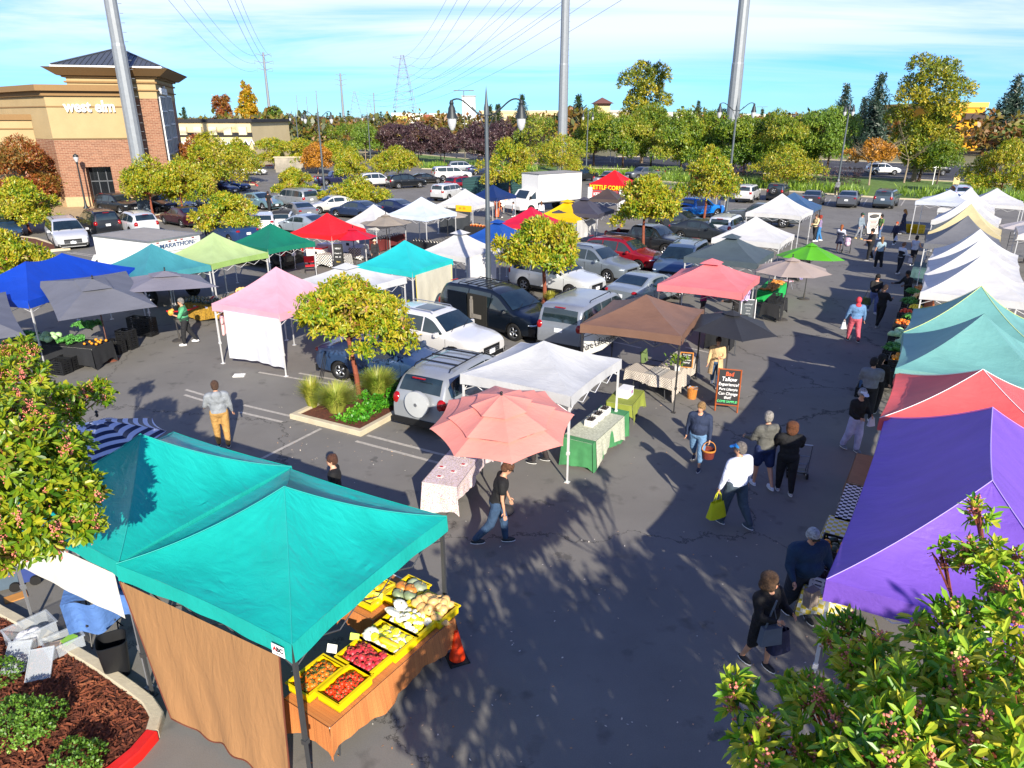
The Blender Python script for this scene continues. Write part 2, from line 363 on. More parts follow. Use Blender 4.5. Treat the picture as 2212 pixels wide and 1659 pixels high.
def bag(label,hand,rz,w,d,h,col,drop=.25,cat='bag',taper=.75,name='shopping_bag',group=None,txt=None):
    "open carrier bag hanging from a hand"
    z0=hand.z-drop-h; t=thing(name,label,cat,(hand.x,hand.y,z0),rz,group)
    m=mat(col,.5,var=.08,bump=.4,bscale=8,trans=.1,key='bag_fabric'); mb=MB()
    def fn(u,v):
        a=2*PI*u; c,s_=math.cos(a),math.sin(a); e=.55; x=math.copysign(abs(c)**e,c)*w/2; y=math.copysign(abs(s_)**e,s_)*d/2
        k=1-(1-taper)*v; return (x*k,y*k*(1-.5*v),h*v)
    mb.grid(fn,20,4); mb.poly([(w/2*.93*math.copysign(abs(math.cos(a))**.55,math.cos(a)),d/2*.93*math.copysign(abs(math.sin(a))**.55,math.sin(a))) for a in [2*PI*i/20+.01 for i in range(20)]],0,.01); mb.build('bag_body',m,t)
    hb=MB()
    for y in (-.25,.25): hb.tube([(-w*.25*taper,y*d*.5,h-.01),(-w*.12,y*d*.3,h+drop*.6),(0,0,h+drop),(w*.12,y*d*.3,h+drop*.6),(w*.25*taper,y*d*.5,h-.01)],.009,6)
    hb.build('handle',m,t)
    return t
# ---------------------------------------------------------------- canopies, umbrellas, stalls
def canopy(label,p,col,leg='#c9cacb',val=.26,curve=.35,sag=.07,n=10,group='pop-up canopies of the market',ridge=0.,vent=False,valcol=None,trans=.22,seam=None,skip=(),frame=True,rough=.55,legw=.045,name='market_canopy',fan=0.):
    cx,cy,ang,s1,s2,ze,zp=p; rz=R(ang)-PI/2
    t=thing(name,label,'canopy',(cx,cy,0),rz,group)
    m=cloth(col,trans,rough=rough); a,b=s1/2,s2/2
    A={'R':(a,b),'T':(-a,b),'L':(-a,-b),'N':(a,-b)}
    t0=(0,ridge/2); t1=(0,-ridge/2)
    sides=[('N','R',t1,t0),('R','T',t0,t0),('T','L',t0,t1),('L','N',t1,t1)]
    mb=MB(); vb=MB(); nn=noise.noise
    for si,(p0,p1,q0,q1) in enumerate(sides):
        P0,P1=A[p0],A[p1]; nx,ny=(P1[1]-P0[1]),-(P1[0]-P0[0]); L=math.hypot(nx,ny); nx/=L; ny/=L
        def E(u): k=.05*4*u*(1-u); return (P0[0]+(P1[0]-P0[0])*u-nx*k, P0[1]+(P1[1]-P0[1])*u-ny*k)
        def fn(u,v):
            ex,ey=E(u); qx,qy=q0[0]+(q1[0]-q0[0])*u,q0[1]+(q1[1]-q0[1])*u
            x=ex+(qx-ex)*v; y=ey+(qy-ey)*v; g=v*(1-curve)+curve*v*v
            z=ze+(zp-ze)*g-sag*4*u*(1-u)*math.sin(PI*min(v*1.15,1))*(1-v*.4)
            if ridge and si in(0,2): z-=.12*4*u*(1-u)*v*v
            e=4*u*(1-u)
            # tension folds fanning out of the corners
            f=(math.sin(34*math.atan2(v,u+.02)+si)*math.exp(-3.2*math.hypot(u,v))+math.sin(34*math.atan2(v,1.02-u)+si)*math.exp(-3.2*math.hypot(1-u,v)))
            z+=(.024+fan)*f*min(1,v*8)*e+.012*nn(Vector((x*1.7+cx,y*1.7,si*3.)))*e
            return (x,y,z)
        mb.grid(fn,n,n)
        def fv(u,v):
            ex,ey=E(u); k=(.012*math.sin(u*23+si)+.015)*v; zb=val*(1-.12*4*u*(1-u)); return (ex+nx*(k+.004),ey+ny*(k+.004),ze+.005-zb*v)
        vb.grid(fv,n,2,flip=True)
    mb.build('canopy_top',m,t,angle=28)
    if val>0: vb.build('valance',cloth(valcol or col,trans,False),t)
    if vent:
        vv=MB(); h=zp-ze
        for k in range(4):
            c0,c1=[(.36,-.36),(.36,.36),(-.36,.36),(-.36,-.36)][k],[(.36,-.36),(.36,.36),(-.36,.36),(-.36,-.36)][(k+1)%4]
            vv.grid(lambda u,v:((c0[0]+(c1[0]-c0[0])*u)*(1-v),(c0[1]+(c1[1]-c0[1])*u)*(1-v),zp-.10+.17*v),4,3)
        vv.build('vent_cap',m,t)
    if seam:
        sb=MB()
        for c in 'RTLN':
            q=t0 if c in 'RT' else t1; sb.tube([(A[c][0]+(q[0]-A[c][0])*v,A[c][1]+(q[1]-A[c][1])*v,ze+(zp-ze)*(v*(1-curve)+curve*v*v)+.012) for v in [i/12 for i in range(13)]],.007,5)
        if ridge: sb.tube([(0,ridge/2-ridge*i/10,zp+.012-.12*4*(i/10)*(1-i/10)) for i in range(11)],.011,5)
        sb.build('piping',mat(seam,.6,var=0,key='piping'),t)
    lm=mat(leg,.4,.4,var=.05,key='leg_metal')
    for c in 'RTLN':
        if c in skip: continue
        x,y=A[c]; x*=.965;y*=.965; l=MB(); l.box((x,y,ze/2+.35),(legw,legw,ze-.7)); l.box((x,y,.37),(legw*.75,legw*.75,.74)); l.box((x,y,.01),(.11,.11,.02)); l.box((x,y,.75),(legw*1.5,legw*1.5,.07)); l.build('leg',lm,t,smooth=False)
    if frame:
        f=MB(); z0,z1=ze-.07,ze-.42
        for c,d in ('NR','RT','TL','LN'):
            (x0,y0),(x1,y1)=A[c],A[d]; x0*=.96;y0*=.96;x1*=.96;y1*=.96
            P_=[Vector((x0+(x1-x0)*i/4,y0+(y1-y0)*i/4,0)) for i in range(5)]
            for i in range(4):
                f.tube([P_[i]+Vector((0,0,z0 if i%2 else z1)),P_[i+1]+Vector((0,0,z1 if i%2 else z0))],.011,4); f.tube([P_[i]+Vector((0,0,z1 if i%2 else z0)),P_[i+1]+Vector((0,0,z0 if i%2 else z1))],.011,4)
        for c in 'RTLN':
            q=t0 if c in 'RT' else t1; f.tube([(A[c][0]*.96+(q[0]-A[c][0]*.96)*v,A[c][1]*.96+(q[1]-A[c][1]*.96)*v,ze-.09+(zp-ze)*(v*(1-curve)+curve*v*v)) for v in [i/8 for i in range(9)]],.013,4)
        f.tube([(0,0,zp-.5),(0,0,zp-.2)],.02,6); f.build('frame',lm,t,smooth=False)
    return t
def umbrella(label,foot,r,col,z=2.55,drop=.5,n=8,pole='#3a3a3c',tiers=1,off=(0,0),tilt=(0,0),rz=0.,group='parasols among the stalls',base='#3d3a38',sq=None,stripe=None,vent=True,name='parasol'):
    t=thing(name,label,'parasol',(foot.x,foot.y,0),rz,group); E=Euler((R(tilt[0]),R(tilt[1]),0)).to_matrix(); top=Vector((off[0],off[1],z))
    m=cloth(col,.2,False) if not stripe else stripe
    if sq: cs=[(sq[0]/2,-sq[1]/2),(sq[0]/2,sq[1]/2),(-sq[0]/2,sq[1]/2),(-sq[0]/2,-sq[1]/2)]; n=4
    else: cs=[(r*math.cos(2*PI*i/n),r*math.sin(2*PI*i/n)) for i in range(n)]
    T=lambda x,y,zz: top+E@Vector((x,y,zz))
    mb=MB()
    rngs=[(0,1)] if tiers==1 else ([(0,.42),(.36,.74),(.68,1)] if tiers==3 else [(0,.45),(.4,1)])
    for ti,(a,b) in enumerate(rngs):
        for i in range(n):
            c0,c1=cs[i],cs[(i+1)%n]
            def fn(u,v):
                k=a+(b-a)*v; x=(c0[0]+(c1[0]-c0[0])*u)*k; y=(c0[1]+(c1[1]-c0[1])*u)*k; e=4*u*(1-u)
                inn=1-.05*e*v; zz=-drop*k**1.15-(.06 if not sq else .10)*e*k*(1-k*.8)*1.2+(tiers>1)*(.07*(len(rngs)-1-ti))
                return T(x*inn,y*inn,zz)
            mb.grid(fn,6,8)
    mb.build('canopy_top',m,t,angle=25)
    if vent and tiers==1:
        vb=MB()
        for i in range(n):
            c0,c1=cs[i],cs[(i+1)%n]; k=.2 if not sq else .32
            vb.grid(lambda u,v:T((c0[0]+(c1[0]-c0[0])*u)*k*v,(c0[1]+(c1[1]-c0[1])*u)*k*v,.09-(drop*k+.03)*v),3,2)
        vb.build('vent_cap',m,t)
    f=MB(); f.ell(T(0,0,.12),(.03,.03,.05),8,6); f.ell(T(0,0,.19),.032,8,6); f.build('finial',BLKP,t)
    pm=mat(pole,.45,.3,var=.08,key='pole_metal'); pb=MB(); pb.tube([(0,0,.05),(off[0]*.6,off[1]*.6,z*.6),tuple(top+Vector((0,0,-.05)))],.022,8); pb.build('pole',pm,t)
    for i in range(n):
        rb=MB(); c0=cs[i]; rb.tube([T(0,0,-.06),T(c0[0],c0[1],-drop-.015)],.009,4); rb.tube([tuple(top+Vector((0,0,-drop-.25))),T(c0[0]*.5,c0[1]*.5,-drop*.5-.03)],.007,4); rb.build('rib',pm,t)
    bb=MB(); bb.lathe([(0,.0),(.27,.0),(.27,.03),(.22,.055),(.045,.075),(.035,.3),(0,.3)],n=20); bb.build('base',mat(base,.7,var=.15,key='base_metal'),t)
    return t
def table(label,c,rz,L,W,H=.74,group='folding tables',top='#cfcfca',legs='#44464a'):
    t=thing('folding_table',label,'table',(c[0],c[1],0),rz,group)
    MB().box((0,0,H-.02),(L,W,.04)).build('tabletop',mat(top,.5,var=.04,key='tabletop'),t,smooth=False)
    for s in (-1,1):
        l=MB(); x=s*(L/2-.25)
        for y in (-1,1): l.tube([(x+s*.05,y*W*.36,0),(x-s*.02,y*W*.36,H-.04)],.014,6)
        l.tube([(x+s*.03,-W*.36,.3),(x+s*.03,W*.36,.3)],.011,6); l.build('leg',mat(legs,.5,.4,var=.05,key='table_leg'),t)
    return t
def drape(label,c,rz,L,W,H,m,drops=(.5,.5,.5,.5),cat='tablecloth',name='tablecloth',group=None,seed=1):
    "cloth over a table; drops: +x, +y, -x, -y"
    t=bpy.data.objects.new(name,None); r=random.Random(seed); mb=MB(); a,b=L/2+.012,W/2+.012
    P_=[(a,-b),(a,b),(-a,b),(-a,-b)]
    mb.grid(lambda u,v:(-a+2*a*u,-b+2*b*v,H+.006),16,6); st_=[v[0] for v in mb.v]
    for i in range(4):
        p0,p1=P_[i],P_[(i+1)%4]; dr=drops[i]
        if dr<=0: continue
        nx,ny=(p1[1]-p0[1]),-(p1[0]-p0[0]); l=math.hypot(nx,ny); nx/=l;ny/=l; ph=r.random()*6
        def fn(u,v):
            w=(math.sin(u*l*11+ph)+.6*math.sin(u*l*23+ph*2))*.022*v; e=.035*v*(1+math.sin(u*l*5+ph))+.01
            k=w+e; cdrop=dr*(1+.12*math.sin(u*l*4+ph)+(.25*(abs(u-.5)*2)**6))
            ex=(abs(u-.5)*2)**8*.05*v*(1 if u>.5 else -1)
            return (p0[0]+(p1[0]-p0[0])*u+nx*k+(p1[0]-p0[0])/l*ex,p0[1]+(p1[1]-p0[1])*u+ny*k+(p1[1]-p0[1])/l*ex,max(.015,H+.006-cdrop*v))
        mb.grid(fn,max(8,int(l*14)),6,flip=True); nu_=max(8,int(l*14)); st_+=[(p0[0]+(p1[0]-p0[0])*k/nu_)+(p0[1]+(p1[1]-p0[1])*k/nu_)*(i%2==0)*1. for j in range(7) for k in range(nu_+1)]
    o=mb.build(name,m,None,loc=(c[0],c[1],0),rz=rz); at_=o.data.attributes.new('strip','FLOAT','POINT'); at_.data.foreach_set('value',st_); bpy.data.objects.remove(t); tag(o,label,cat,group); return o
def crate_mesh(L,W,H,m,slat=True,wall=.018,rim=True):
    b=MB()
    b.box((0,0,.01),(L,W,.02))
    for s in (-1,1):
        if slat:
            for k in range(3):
                b.box((s*(L/2-wall/2),0,.03+H*(.16+.33*k)),(wall,W,H*.2)); b.box((0,s*(W/2-wall/2),.03+H*(.16+.33*k)),(L-2*wall,wall,H*.2))
            for q in (-.33,0,.33): b.box((s*(L/2-wall/2),q*W,H*.5),(wall*.7,.03,H*.96)); b.box((q*L,s*(W/2-wall/2),H*.5),(.03,wall*.7,H*.96))
            for q in (-1,1): b.box((s*(L/2-.02),q*(W/2-.02),H/2),(.045,.045,H))
        else:
            b.box((s*(L/2-wall/2),0,H/2),(wall,W,H)); b.box((0,s*(W/2-wall/2),H/2),(L-2*wall,wall,H))
            if rim: b.box((s*(L/2+.006),0,H-.01),(.045,W+.06,.02)); b.box((0,s*(W/2+.006),H-.008),(L-.04,.045,.02))
    return b.mesh('crate',m,False)
CRM={}
def crate(label,c,rz,L=.58,W=.4,H=.22,col='#151617',slat=True,group='plastic produce crates',cat='crate',name='produce_crate',trans=0.,rough=.5):
    k=(L,W,H,col,slat)
    if k not in CRM: CRM[k]=crate_mesh(L,W,H,mat(col,rough,var=.06,trans=trans,key='crate_plastic'),slat)
    o=bpy.data.objects.new(name,CRM[k]); C.objects.link(o); o.location=c; o.rotation_euler=(0,0,rz); return tag(o,label,cat,group)
FR={}
def fruit(kind):
    if kind in FR: return FR[kind]
    b=MB(); r=random.Random(3)
    def ribbed(rad,h,nr,depth,m=0,n=28):
        def fn(u,v):
            a=2*PI*u; e=PI*(v-.5); q=rad*math.cos(e)*(1-depth*abs(math.sin(a*nr/2))); dz=h*math.sin(e); dz-=h*.35*math.exp(-(q/rad/.35)**2)*(1 if v>.5 else -1); return (q*math.cos(a),q*math.sin(a),dz+h)
        b.grid(fn,n,10,m=m)
        b.tube([(0,0,h*1.5),(.008,0,h*2.15)],[rad*.1,rad*.06],6,m=1)
    if kind=='persimmon': b.ell((0,0,.034),(.042,.042,.034),12,8); [b.box((.016*math.cos(a),.016*math.sin(a),.067),(.026,.016,.003),rz=a,m=1) for a in (0,PI/2,PI,-PI/2)]; c=('#f07010','#5c6a2a')
    elif kind=='tomato': b.ell((0,0,.03),(.033,.033,.03),12,8); b.box((0,0,.059),(.02,.02,.003),m=1); c=('#e03a10','#3c5a20')
    elif kind=='pomegranate': b.ell((0,0,.05),(.052,.052,.05),12,8); b.lathe([(.014,.095),(.02,.118),(.012,.105)],n=8,m=1); c=('#c83440','#8a3a2a')
    elif kind=='mini_pumpkin': ribbed(.062,.034,9,.12); c=('#ece6d4','#8a7a4a')
    elif kind=='gourd': ribbed(.058,.038,8,.1); c=('#e8dc30','#7a8a3a')
    elif kind=='pattypan': ribbed(.12,.045,12,.14); c=('#dcdcd2','#9a9a7a')
    elif kind=='butternut': b.caps((-.11,0,.055),(-.02,0,.055),.042,.045,12); b.ell((.04,0,.065),(.085,.065,.065),14,9); b.tube([(-.15,0,.055),(-.175,0,.058)],.01,6,m=1); c=('#dcb070','#8a7a4a')
    elif kind=='kabocha': ribbed(.105,.07,10,.06); c=('#7c8a6a','#8a7a4a')
    elif kind=='delicata': b.caps((-.1,0,.05),(.1,0,.05),.045,.045,12); c=('#d9b21a','#7a8a3a')
    elif kind=='orange': b.ell((0,0,.04),.04,12,8); c=('#d98a12','#3c5a20')
    elif kind=='lemon': b.ell((0,0,.033),(.045,.033,.033),12,8); c=('#e2c81a','#3c5a20')
    elif kind=='melon': b.ell((0,0,.07),(.085,.075,.07),14,9); c=('#c9a468','#8a7a4a')
    elif kind=='cabbage':
        b.ell((0,0,.09),(.1,.1,.09),14,9)
        for i in range(7): a=i*.9; b.grid(lambda u,v:((.1+.02*v)*math.cos(a+(u-.5)*1.3)*math.cos((v-.4)*1.2),(.1+.02*v)*math.sin(a+(u-.5)*1.3)*math.cos((v-.4)*1.2),.07+.1*math.sin((v-.4)*1.3)),4,4,m=0)
        c=('#9cc08a','#5c7a3a')
    elif kind=='loaf': b.caps((-.09,0,.045),(.09,0,.045),.055,.055,10); c=('#b8762c','#8a4a1a')
    elif kind=='avocado': b.ell((0,0,.045),(.07,.05,.045),12,8); c=('#2c3a1c','#2c3a1c')
    elif kind=='grapes': [b.ell((r.uniform(-.08,.08),r.uniform(-.06,.06),.02+r.random()*.03),.014,7,5) for _ in range(60)]; c=('#2a1420','#2a1420')
    elif kind=='greens': [b.box((r.uniform(-.12,.12),r.uniform(-.09,.09),.04+r.random()*.05),(.09,.05,.004),rz=r.random()*6,rx=r.uniform(-.8,.8),ry=r.uniform(-.8,.8)) for _ in range(50)]; c=('#4c8a3a','#4c8a3a')
    elif kind=='jar': b.lathe([(0,0),(.035,0),(.035,.07),(.028,.085)],n=12); b.lathe([(.03,.08),(.03,.1),(0,.1)],n=12,m=1); c=('#a8501c','#c9a468')
    elif kind=='pack': b.box((0,0,.05),(.1,.05,.1),taper=.85); b.box((.027,0,.05),(.004,.035,.05),m=1); b.box((0,0,.108),(.06,.012,.02),m=1); c=('#e8e4dc','#c9a468')
    elif kind=='bottle': b.lathe([(0,0),(.03,0),(.03,.11),(.012,.15),(.012,.18),(0,.18)],n=12); b.lathe([(.0315,.02),(.0315,.08)],n=12,m=1); c=('#1a1412','#c8c4ba')
    FR[kind]=b.mesh(kind,[mat(c[0],.45,var=.25,scale=14,key=kind),mat(c[1],.7,var=.1,key='stem')],True); return FR[kind]
def heap(kind,label,c,rz,L,W,n,pile=.06,seed=0,group=None,cat=None,size=1.,flat=False,colz=None,lay=False):
    r=random.Random(seed+n); out_=[]
    cr_,sr=math.cos(rz),math.sin(rz); ks=math.sqrt(L*W/n); nx=max(1,round(L/ks)); ny=max(1,math.ceil(n/nx))
    for i in range(n):
        ix,iy=i%nx,i//nx; x=(ix+.5+r.uniform(-.28,.28)*(not flat))/nx*L-L/2; y=(iy+.5+r.uniform(-.28,.28)*(not flat))/ny*W-W/2
        if lay: x*=.8
        o=bpy.data.objects.new(kind,fruit(kind)); C.objects.link(o)
        z=pile*(1-abs(2*x/L)**2*.6)*(1-abs(2*y/W)**2*.6)*(.7+.5*r.random()) if not flat else 0
        o.location=(c[0]+x*cr_-y*sr,c[1]+x*sr+y*cr_,c[2]+z)
        o.rotation_euler=(r.uniform(-.5,.5)*(not flat),r.uniform(-.5,.5)*(not flat),r.random()*6.3 if not flat else rz); k=size*r.uniform(.88,1.12); k*=1.12 if not flat else 1; o.scale=(k,k,k)
        if colz:
            o.material_slots[0].link='OBJECT'; o.material_slots[0].material=mat(colz[i%len(colz)],.45,var=.25,scale=14,key=kind)
        tag(o,label,cat or kind.replace('_',' '),group or label); out_.append(o)
    return out_
def card(label,c,rz,w=.12,h=.09,col='#c8dc5a',cat='price card',tiltx=-.5,group='price cards'):
    b=MB(); b.box((0,0,.05+h/2),(w,.004,h),rx=tiltx); b.tube([(0,.01,0),(0,0,.06)],.003,4,m=1); b.box((0,0,.004),(.05,.05,.008),m=1)
    o=b.build('price_card',[mat(col,.6,var=.03,key='card'),BLKP],None,False,loc=Vector(c)-Vector((0,0,.07)),rz=rz); return tag(o,label,cat,group)
def aframe(label,c,rz,w,h,lines,frame='#9a4a18',board='#14161a',cat='sandwich board',name='sandwich_board',spread=.28):
    t=thing(name,label,cat,c,rz); fm=mat(frame,.6,var=.15,key='board_frame'); ti=math.atan2(spread,h)
    for s,nm in ((1,'front_panel'),(-1,'rear_panel')):
        E=Euler((-s*ti,0,0)).to_matrix(); f=MB()
        def Q(x,y,z): return E@Vector((x,y,z-h))+Vector((0,0,h*math.cos(ti)))
        for x in (-1,1): f.tube([Q(x*w/2,0,0),Q(x*w/2,0,h)],.022,4)
        f.tube([Q(-w/2,0,h-.02),Q(w/2,0,h-.02)],.02,4); f.tube([Q(-w/2,0,h*.16),Q(w/2,0,h*.16)],.02,4)
        p=f.build(nm,fm,t,smooth=False); b=MB(); b.add([Q(-w/2+.02,-.008,h*.17),Q(w/2-.02,-.008,h*.17),Q(w/2-.02,-.008,h-.03),Q(-w/2+.02,-.008,h-.03),Q(-w/2+.02,.008,h*.17),Q(w/2-.02,.008,h*.17),Q(w/2-.02,.008,h-.03),Q(-w/2+.02,.008,h-.03)],[(0,1,2,3),(7,6,5,4),(0,4,5,1),(1,5,6,2),(2,6,7,3),(3,7,4,0)]); b.build('board',mat(board,.7,var=.1,key='slate'),p,smooth=False)
    for z,body,size,colr in lines:
        E=Euler((-ti,0,0)).to_matrix(); pos=E@Vector((0,-.016,z-h))+Vector((0,0,h*math.cos(ti)))
        text('lettering',body,size,mat(colr,.8,var=0,key='chalk'),t,pos,(PI/2-ti,0,0),.001,sx=.9,shear=.12)
    return t
# ---------------------------------------------------------------- vehicles
SP=dict(
 sedan=dict(L=4.75,W=1.83,top=[(2.375,.58),(2.3,.70),(1.9,.82),(1.02,.97),(.2,1.37),(-.15,1.44),(-.7,1.43),(-1.1,1.36),(-1.75,1.10),(-2.25,1.05),(-2.375,.92)],belt=.93,g=(1.02,.2,-1.0,-1.75),wb=(1.45,-1.35),wr=.33,zb=.2),
 coupe=dict(L=4.5,W=1.85,top=[(2.25,.5),(2.15,.62),(1.7,.75),(.95,.88),(.15,1.24),(-.2,1.3),(-.8,1.26),(-1.6,1.0),(-2.1,.9),(-2.25,.8)],belt=.82,g=(.95,.15,-.8,-1.6),wb=(1.35,-1.2),wr=.34,zb=.17),
 suv=dict(L=4.65,W=1.87,top=[(2.325,.72),(2.25,.88),(1.8,1.0),(1.1,1.08),(.42,1.57),(.1,1.66),(-.8,1.67),(-1.6,1.61),(-1.95,1.52),(-2.22,1.12),(-2.3,1.0),(-2.325,.8)],belt=1.02,g=(1.1,.4,-1.9,-2.22),wb=(1.4,-1.3),wr=.36,zb=.26),
 bigsuv=dict(L=5.2,W=2.02,top=[(2.6,.85),(2.53,1.08),(1.3,1.2),(.75,1.72),(.4,1.84),(-1.2,1.87),(-2.2,1.83),(-2.4,1.75),(-2.56,1.2),(-2.6,.85)],belt=1.18,g=(1.3,.7,-2.38,-2.56),wb=(1.6,-1.5),wr=.4,zb=.32),
 boxy=dict(L=4.4,W=1.8,top=[(2.2,.85),(2.14,1.0),(1.05,1.1),(.65,1.55),(.4,1.65),(-1.0,1.67),(-1.9,1.65),(-2.02,1.6),(-2.16,1.1),(-2.2,.85)],belt=1.08,g=(1.05,.62,-2.0,-2.16),wb=(1.35,-1.25),wr=.36,zb=.28),
 van=dict(L=5.1,W=1.99,top=[(2.55,.68),(2.47,.85),(2.1,1.0),(1.55,1.1),(.7,1.62),(.3,1.74),(-1.2,1.77),(-2.1,1.72),(-2.3,1.62),(-2.5,1.15),(-2.55,.8)],belt=1.05,g=(1.55,.65,-2.25,-2.5),wb=(1.6,-1.45),wr=.35,zb=.22),
 hatch=dict(L=3.85,W=1.73,top=[(1.925,.62),(1.86,.8),(1.4,.93),(.8,.98),(.3,1.36),(0,1.42),(-1.2,1.4),(-1.5,1.36),(-1.82,1.0),(-1.9,.9),(-1.925,.7)],belt=.94,g=(.8,.28,-1.5,-1.82),wb=(1.25,-1.2),wr=.32,zb=.19),
 pickup=dict(L=5.5,W=1.93,top=[(2.75,.8),(2.68,1.02),(1.4,1.13),(.85,1.6),(.6,1.7),(-.5,1.72),(-.75,1.66),(-.95,1.16),(-2.7,1.12),(-2.75,.9)],belt=1.1,g=(1.4,.8,-.74,-.95),wb=(1.75,-1.65),wr=.4,zb=.34),
)
CARP={}
def itp(pts,x):
    pts=sorted(pts)
    for (a,za),(b,zb) in zip(pts,pts[1:]):
        if x<=b: t=(x-a)/(b-a) if b>a else 0; return za+(zb-za)*max(0,min(1,t))
    return pts[-1][1]
def wheel_mesh(r,w=.22):
    b=MB(); b.lathe([(r*.62,-w/2),(r*.93,-w/2),(r,-w/2+.03),(r,w/2-.03),(r*.93,w/2),(r*.62,w/2),(r*.6,0),(r*.62,-w/2)],n=24,ax='y'); ty=b.mesh('wheel',RUB)
    b=MB(); b.lathe([(0,-.02),(r*.62,-.02),(r*.62,.02),(0,.02)],n=20,ax='y',m=1)
    b.lathe([(r*.57,w*.42),(r*.64,w*.46),(r*.64,w*.3),(r*.57,w*.2)],n=20,ax='y')
    for k in range(5):
        a=2*PI*k/5; b.box((r*.33*math.cos(a),w*.36,r*.33*math.sin(a)),(r*.55,.03,r*.16),ry=-a)
    b.lathe([(0,w*.4),(r*.14,w*.4),(r*.14,w*.2)],n=10,ax='y'); rm=b.mesh('rim',[ALU,BLKP])
    return ty,rm
def carproto(kind,opt):
    s=SP[kind]; L,W,zb=s['L'],s['W'],s['zb']; g=s['g']; H=max(z for x,z in s['top'])
    root=thing('parked_car','x','car'); s_top=s['top']
    def zt(x): return sum(itp(s['top'],x+d) for d in (-.07,0,.07))/3
    def hw(x): e=max(0,(abs(x)-(L/2-.75))/.75); return W/2*(1-.17*e**2.4)
    def ring(x):
        w=hw(x); t=zt(x); bz=min(s['belt']+.03*(-x)/L*2,t-.03); gh=max(0,t-bz); w2=w-.03-.38*max(0,gh-.06) if kind not in('boxy','bigsuv') else w-.03-.24*max(0,gh-.06)
        k=min(1,gh/.12)
        return [(0,zb),(w*.8,zb),(w*.965,zb+.09),(w,min(zb+.34,bz-.2)),(w*.995,bz-.1),(w*.97,bz-.01),(w2*k+(w*.93)*(1-k),max(t-.06*k-.015,bz)),(w2-.075,t-.006),(w2*.5,t+.012*k+.004),(0,t+.018*k+.006)],w2,bz,t
    xs=sorted(set([round(L/2-L*i/46,3) for i in range(47)]+[x for x,z in s['top']]),reverse=True)
    b=MB(); vs=[];m_=18
    for x in xs:
        r,_,_,_=ring(x); xx=x
        vs+=[(xx,y,z) for y,z in r]+[(xx,-y,z) for y,z in r[-2:0:-1]]
    fs=[]
    for i in range(len(xs)-1):
        for j in range(m_): a=i*m_+j; c=i*m_+(j+1)%m_; fs.append((a,c,c+m_,a+m_))
    fs.append(tuple(range(m_-1,-1,-1))); fs.append(tuple((len(xs)-1)*m_+j for j in range(m_)))
    b.add(vs,fs); body=b.build('body',[mat('#888888',.3,key='car_paint'),BLKP],root,angle=40)
    bm=bmesh.new(); bm.from_mesh(body.data); bmesh.ops.recalc_face_normals(bm,faces=bm.faces); bm.to_mesh(body.data); bm.free()
    # wheel arches cut out
    cb=MB()
    for x in s['wb']:
        for y in (-1,1):
            rr=s['wr']*1.13; pr=[(0,-.2),(rr,-.2),(rr,.2),(0,.2)]
            vv=[];n=20
            for yy in (-.2,.2): vv+=[(x+rr*math.cos(2*PI*k/n),y*W/2+yy,s['wr']+rr*math.sin(2*PI*k/n)) for k in range(n)]
            cb.add(vv,[tuple(range(n-1,-1,-1)),tuple(range(n,2*n))]+[(k,(k+1)%n,n+(k+1)%n,n+k) for k in range(n)],1)
    if kind=='pickup': cb.box((-1.86,0,1.12),(1.6,1.5,.9),m=1)
    ct=cb.build('cut',[mat('#888888',.3,key='car_paint'),BLKP],None,False)
    bm=bmesh.new(); bm.from_mesh(ct.data); bmesh.ops.recalc_face_normals(bm,faces=bm.faces); bm.to_mesh(ct.data); bm.free()
    md=body.modifiers.new('b','BOOLEAN'); md.operation='DIFFERENCE'; md.object=ct; md.solver='EXACT'
    dg=bpy.context.evaluated_depsgraph_get(); me=bpy.data.meshes.new_from_object(body.evaluated_get(dg)); body.modifiers.clear(); body.data=me; me.name='body'; bpy.data.objects.remove(ct)
    try: me.set_sharp_from_angle(angle=R(38))
    except Exception: pass
    # glass
    def topp(x,sy,o=.012): r,w2,bz,t=ring(x); y=sy*(w2-.03); return (x,y,t+.02*(1-sy*sy)+o)
    def pane(nm,x0,x1,k=.95):
        p=MB(); p.grid(lambda u,v:(lambda x,sy:(lambda q:(q[0]+.014*(1 if x0>x1 and x>0 else -1),q[1],q[2]))(topp(x,sy)))(x0+(x1-x0)*u,-k+2*k*v),8,8); p.build(nm,GLASS,root)
    pane('windshield',g[0]-.1,g[1]+.02,.93); 
    pane('rear_window',g[3]+.05 if kind in('sedan','coupe') else g[3]+.03,g[2]-.02,.86)
    if kind in('suv','van','sedan') and opt.get('roofglass'): 
        p=MB(); p.grid(lambda u,v:topp(.15-.85*u,-.55+1.1*v,.012),6,6); p.build('sunroof',GLASS,root)
    x0,x1=g[0]-.18,g[2]+.02 if kind not in('suv','bigsuv','boxy','van','hatch') else g[2]-.1
    cuts=[x0,.0,-.95,x1] if kind not in('pickup','coupe','van') else ([x0,.35,-.85,x1] if kind=='van' else ([x0,.15,x1+.02] if kind=='pickup' else [x0,-.3,x1]))
    for sd in (1,-1):
        for a,c in zip(cuts,cuts[1:]):
            p=MB()
            def fn(u,v):
                x=a-.03+(c+.03-(a-.03))*u; r,w2,bz,t=ring(x); z0=bz+.045; z1=max(t-.12,z0+.005); z=z0+(z1-z0)*v; (ya,za),(yb,zb2)=r[5],r[6]
                k=(z-za)/max(.05,zb2-za); return (x,sd*(ya+(yb-ya)*k+.009),z)
            p.grid(fn,10,3,flip=sd>0); p.build('side_window',GLASS,root)
    ty,rm=wheel_mesh(s['wr'])
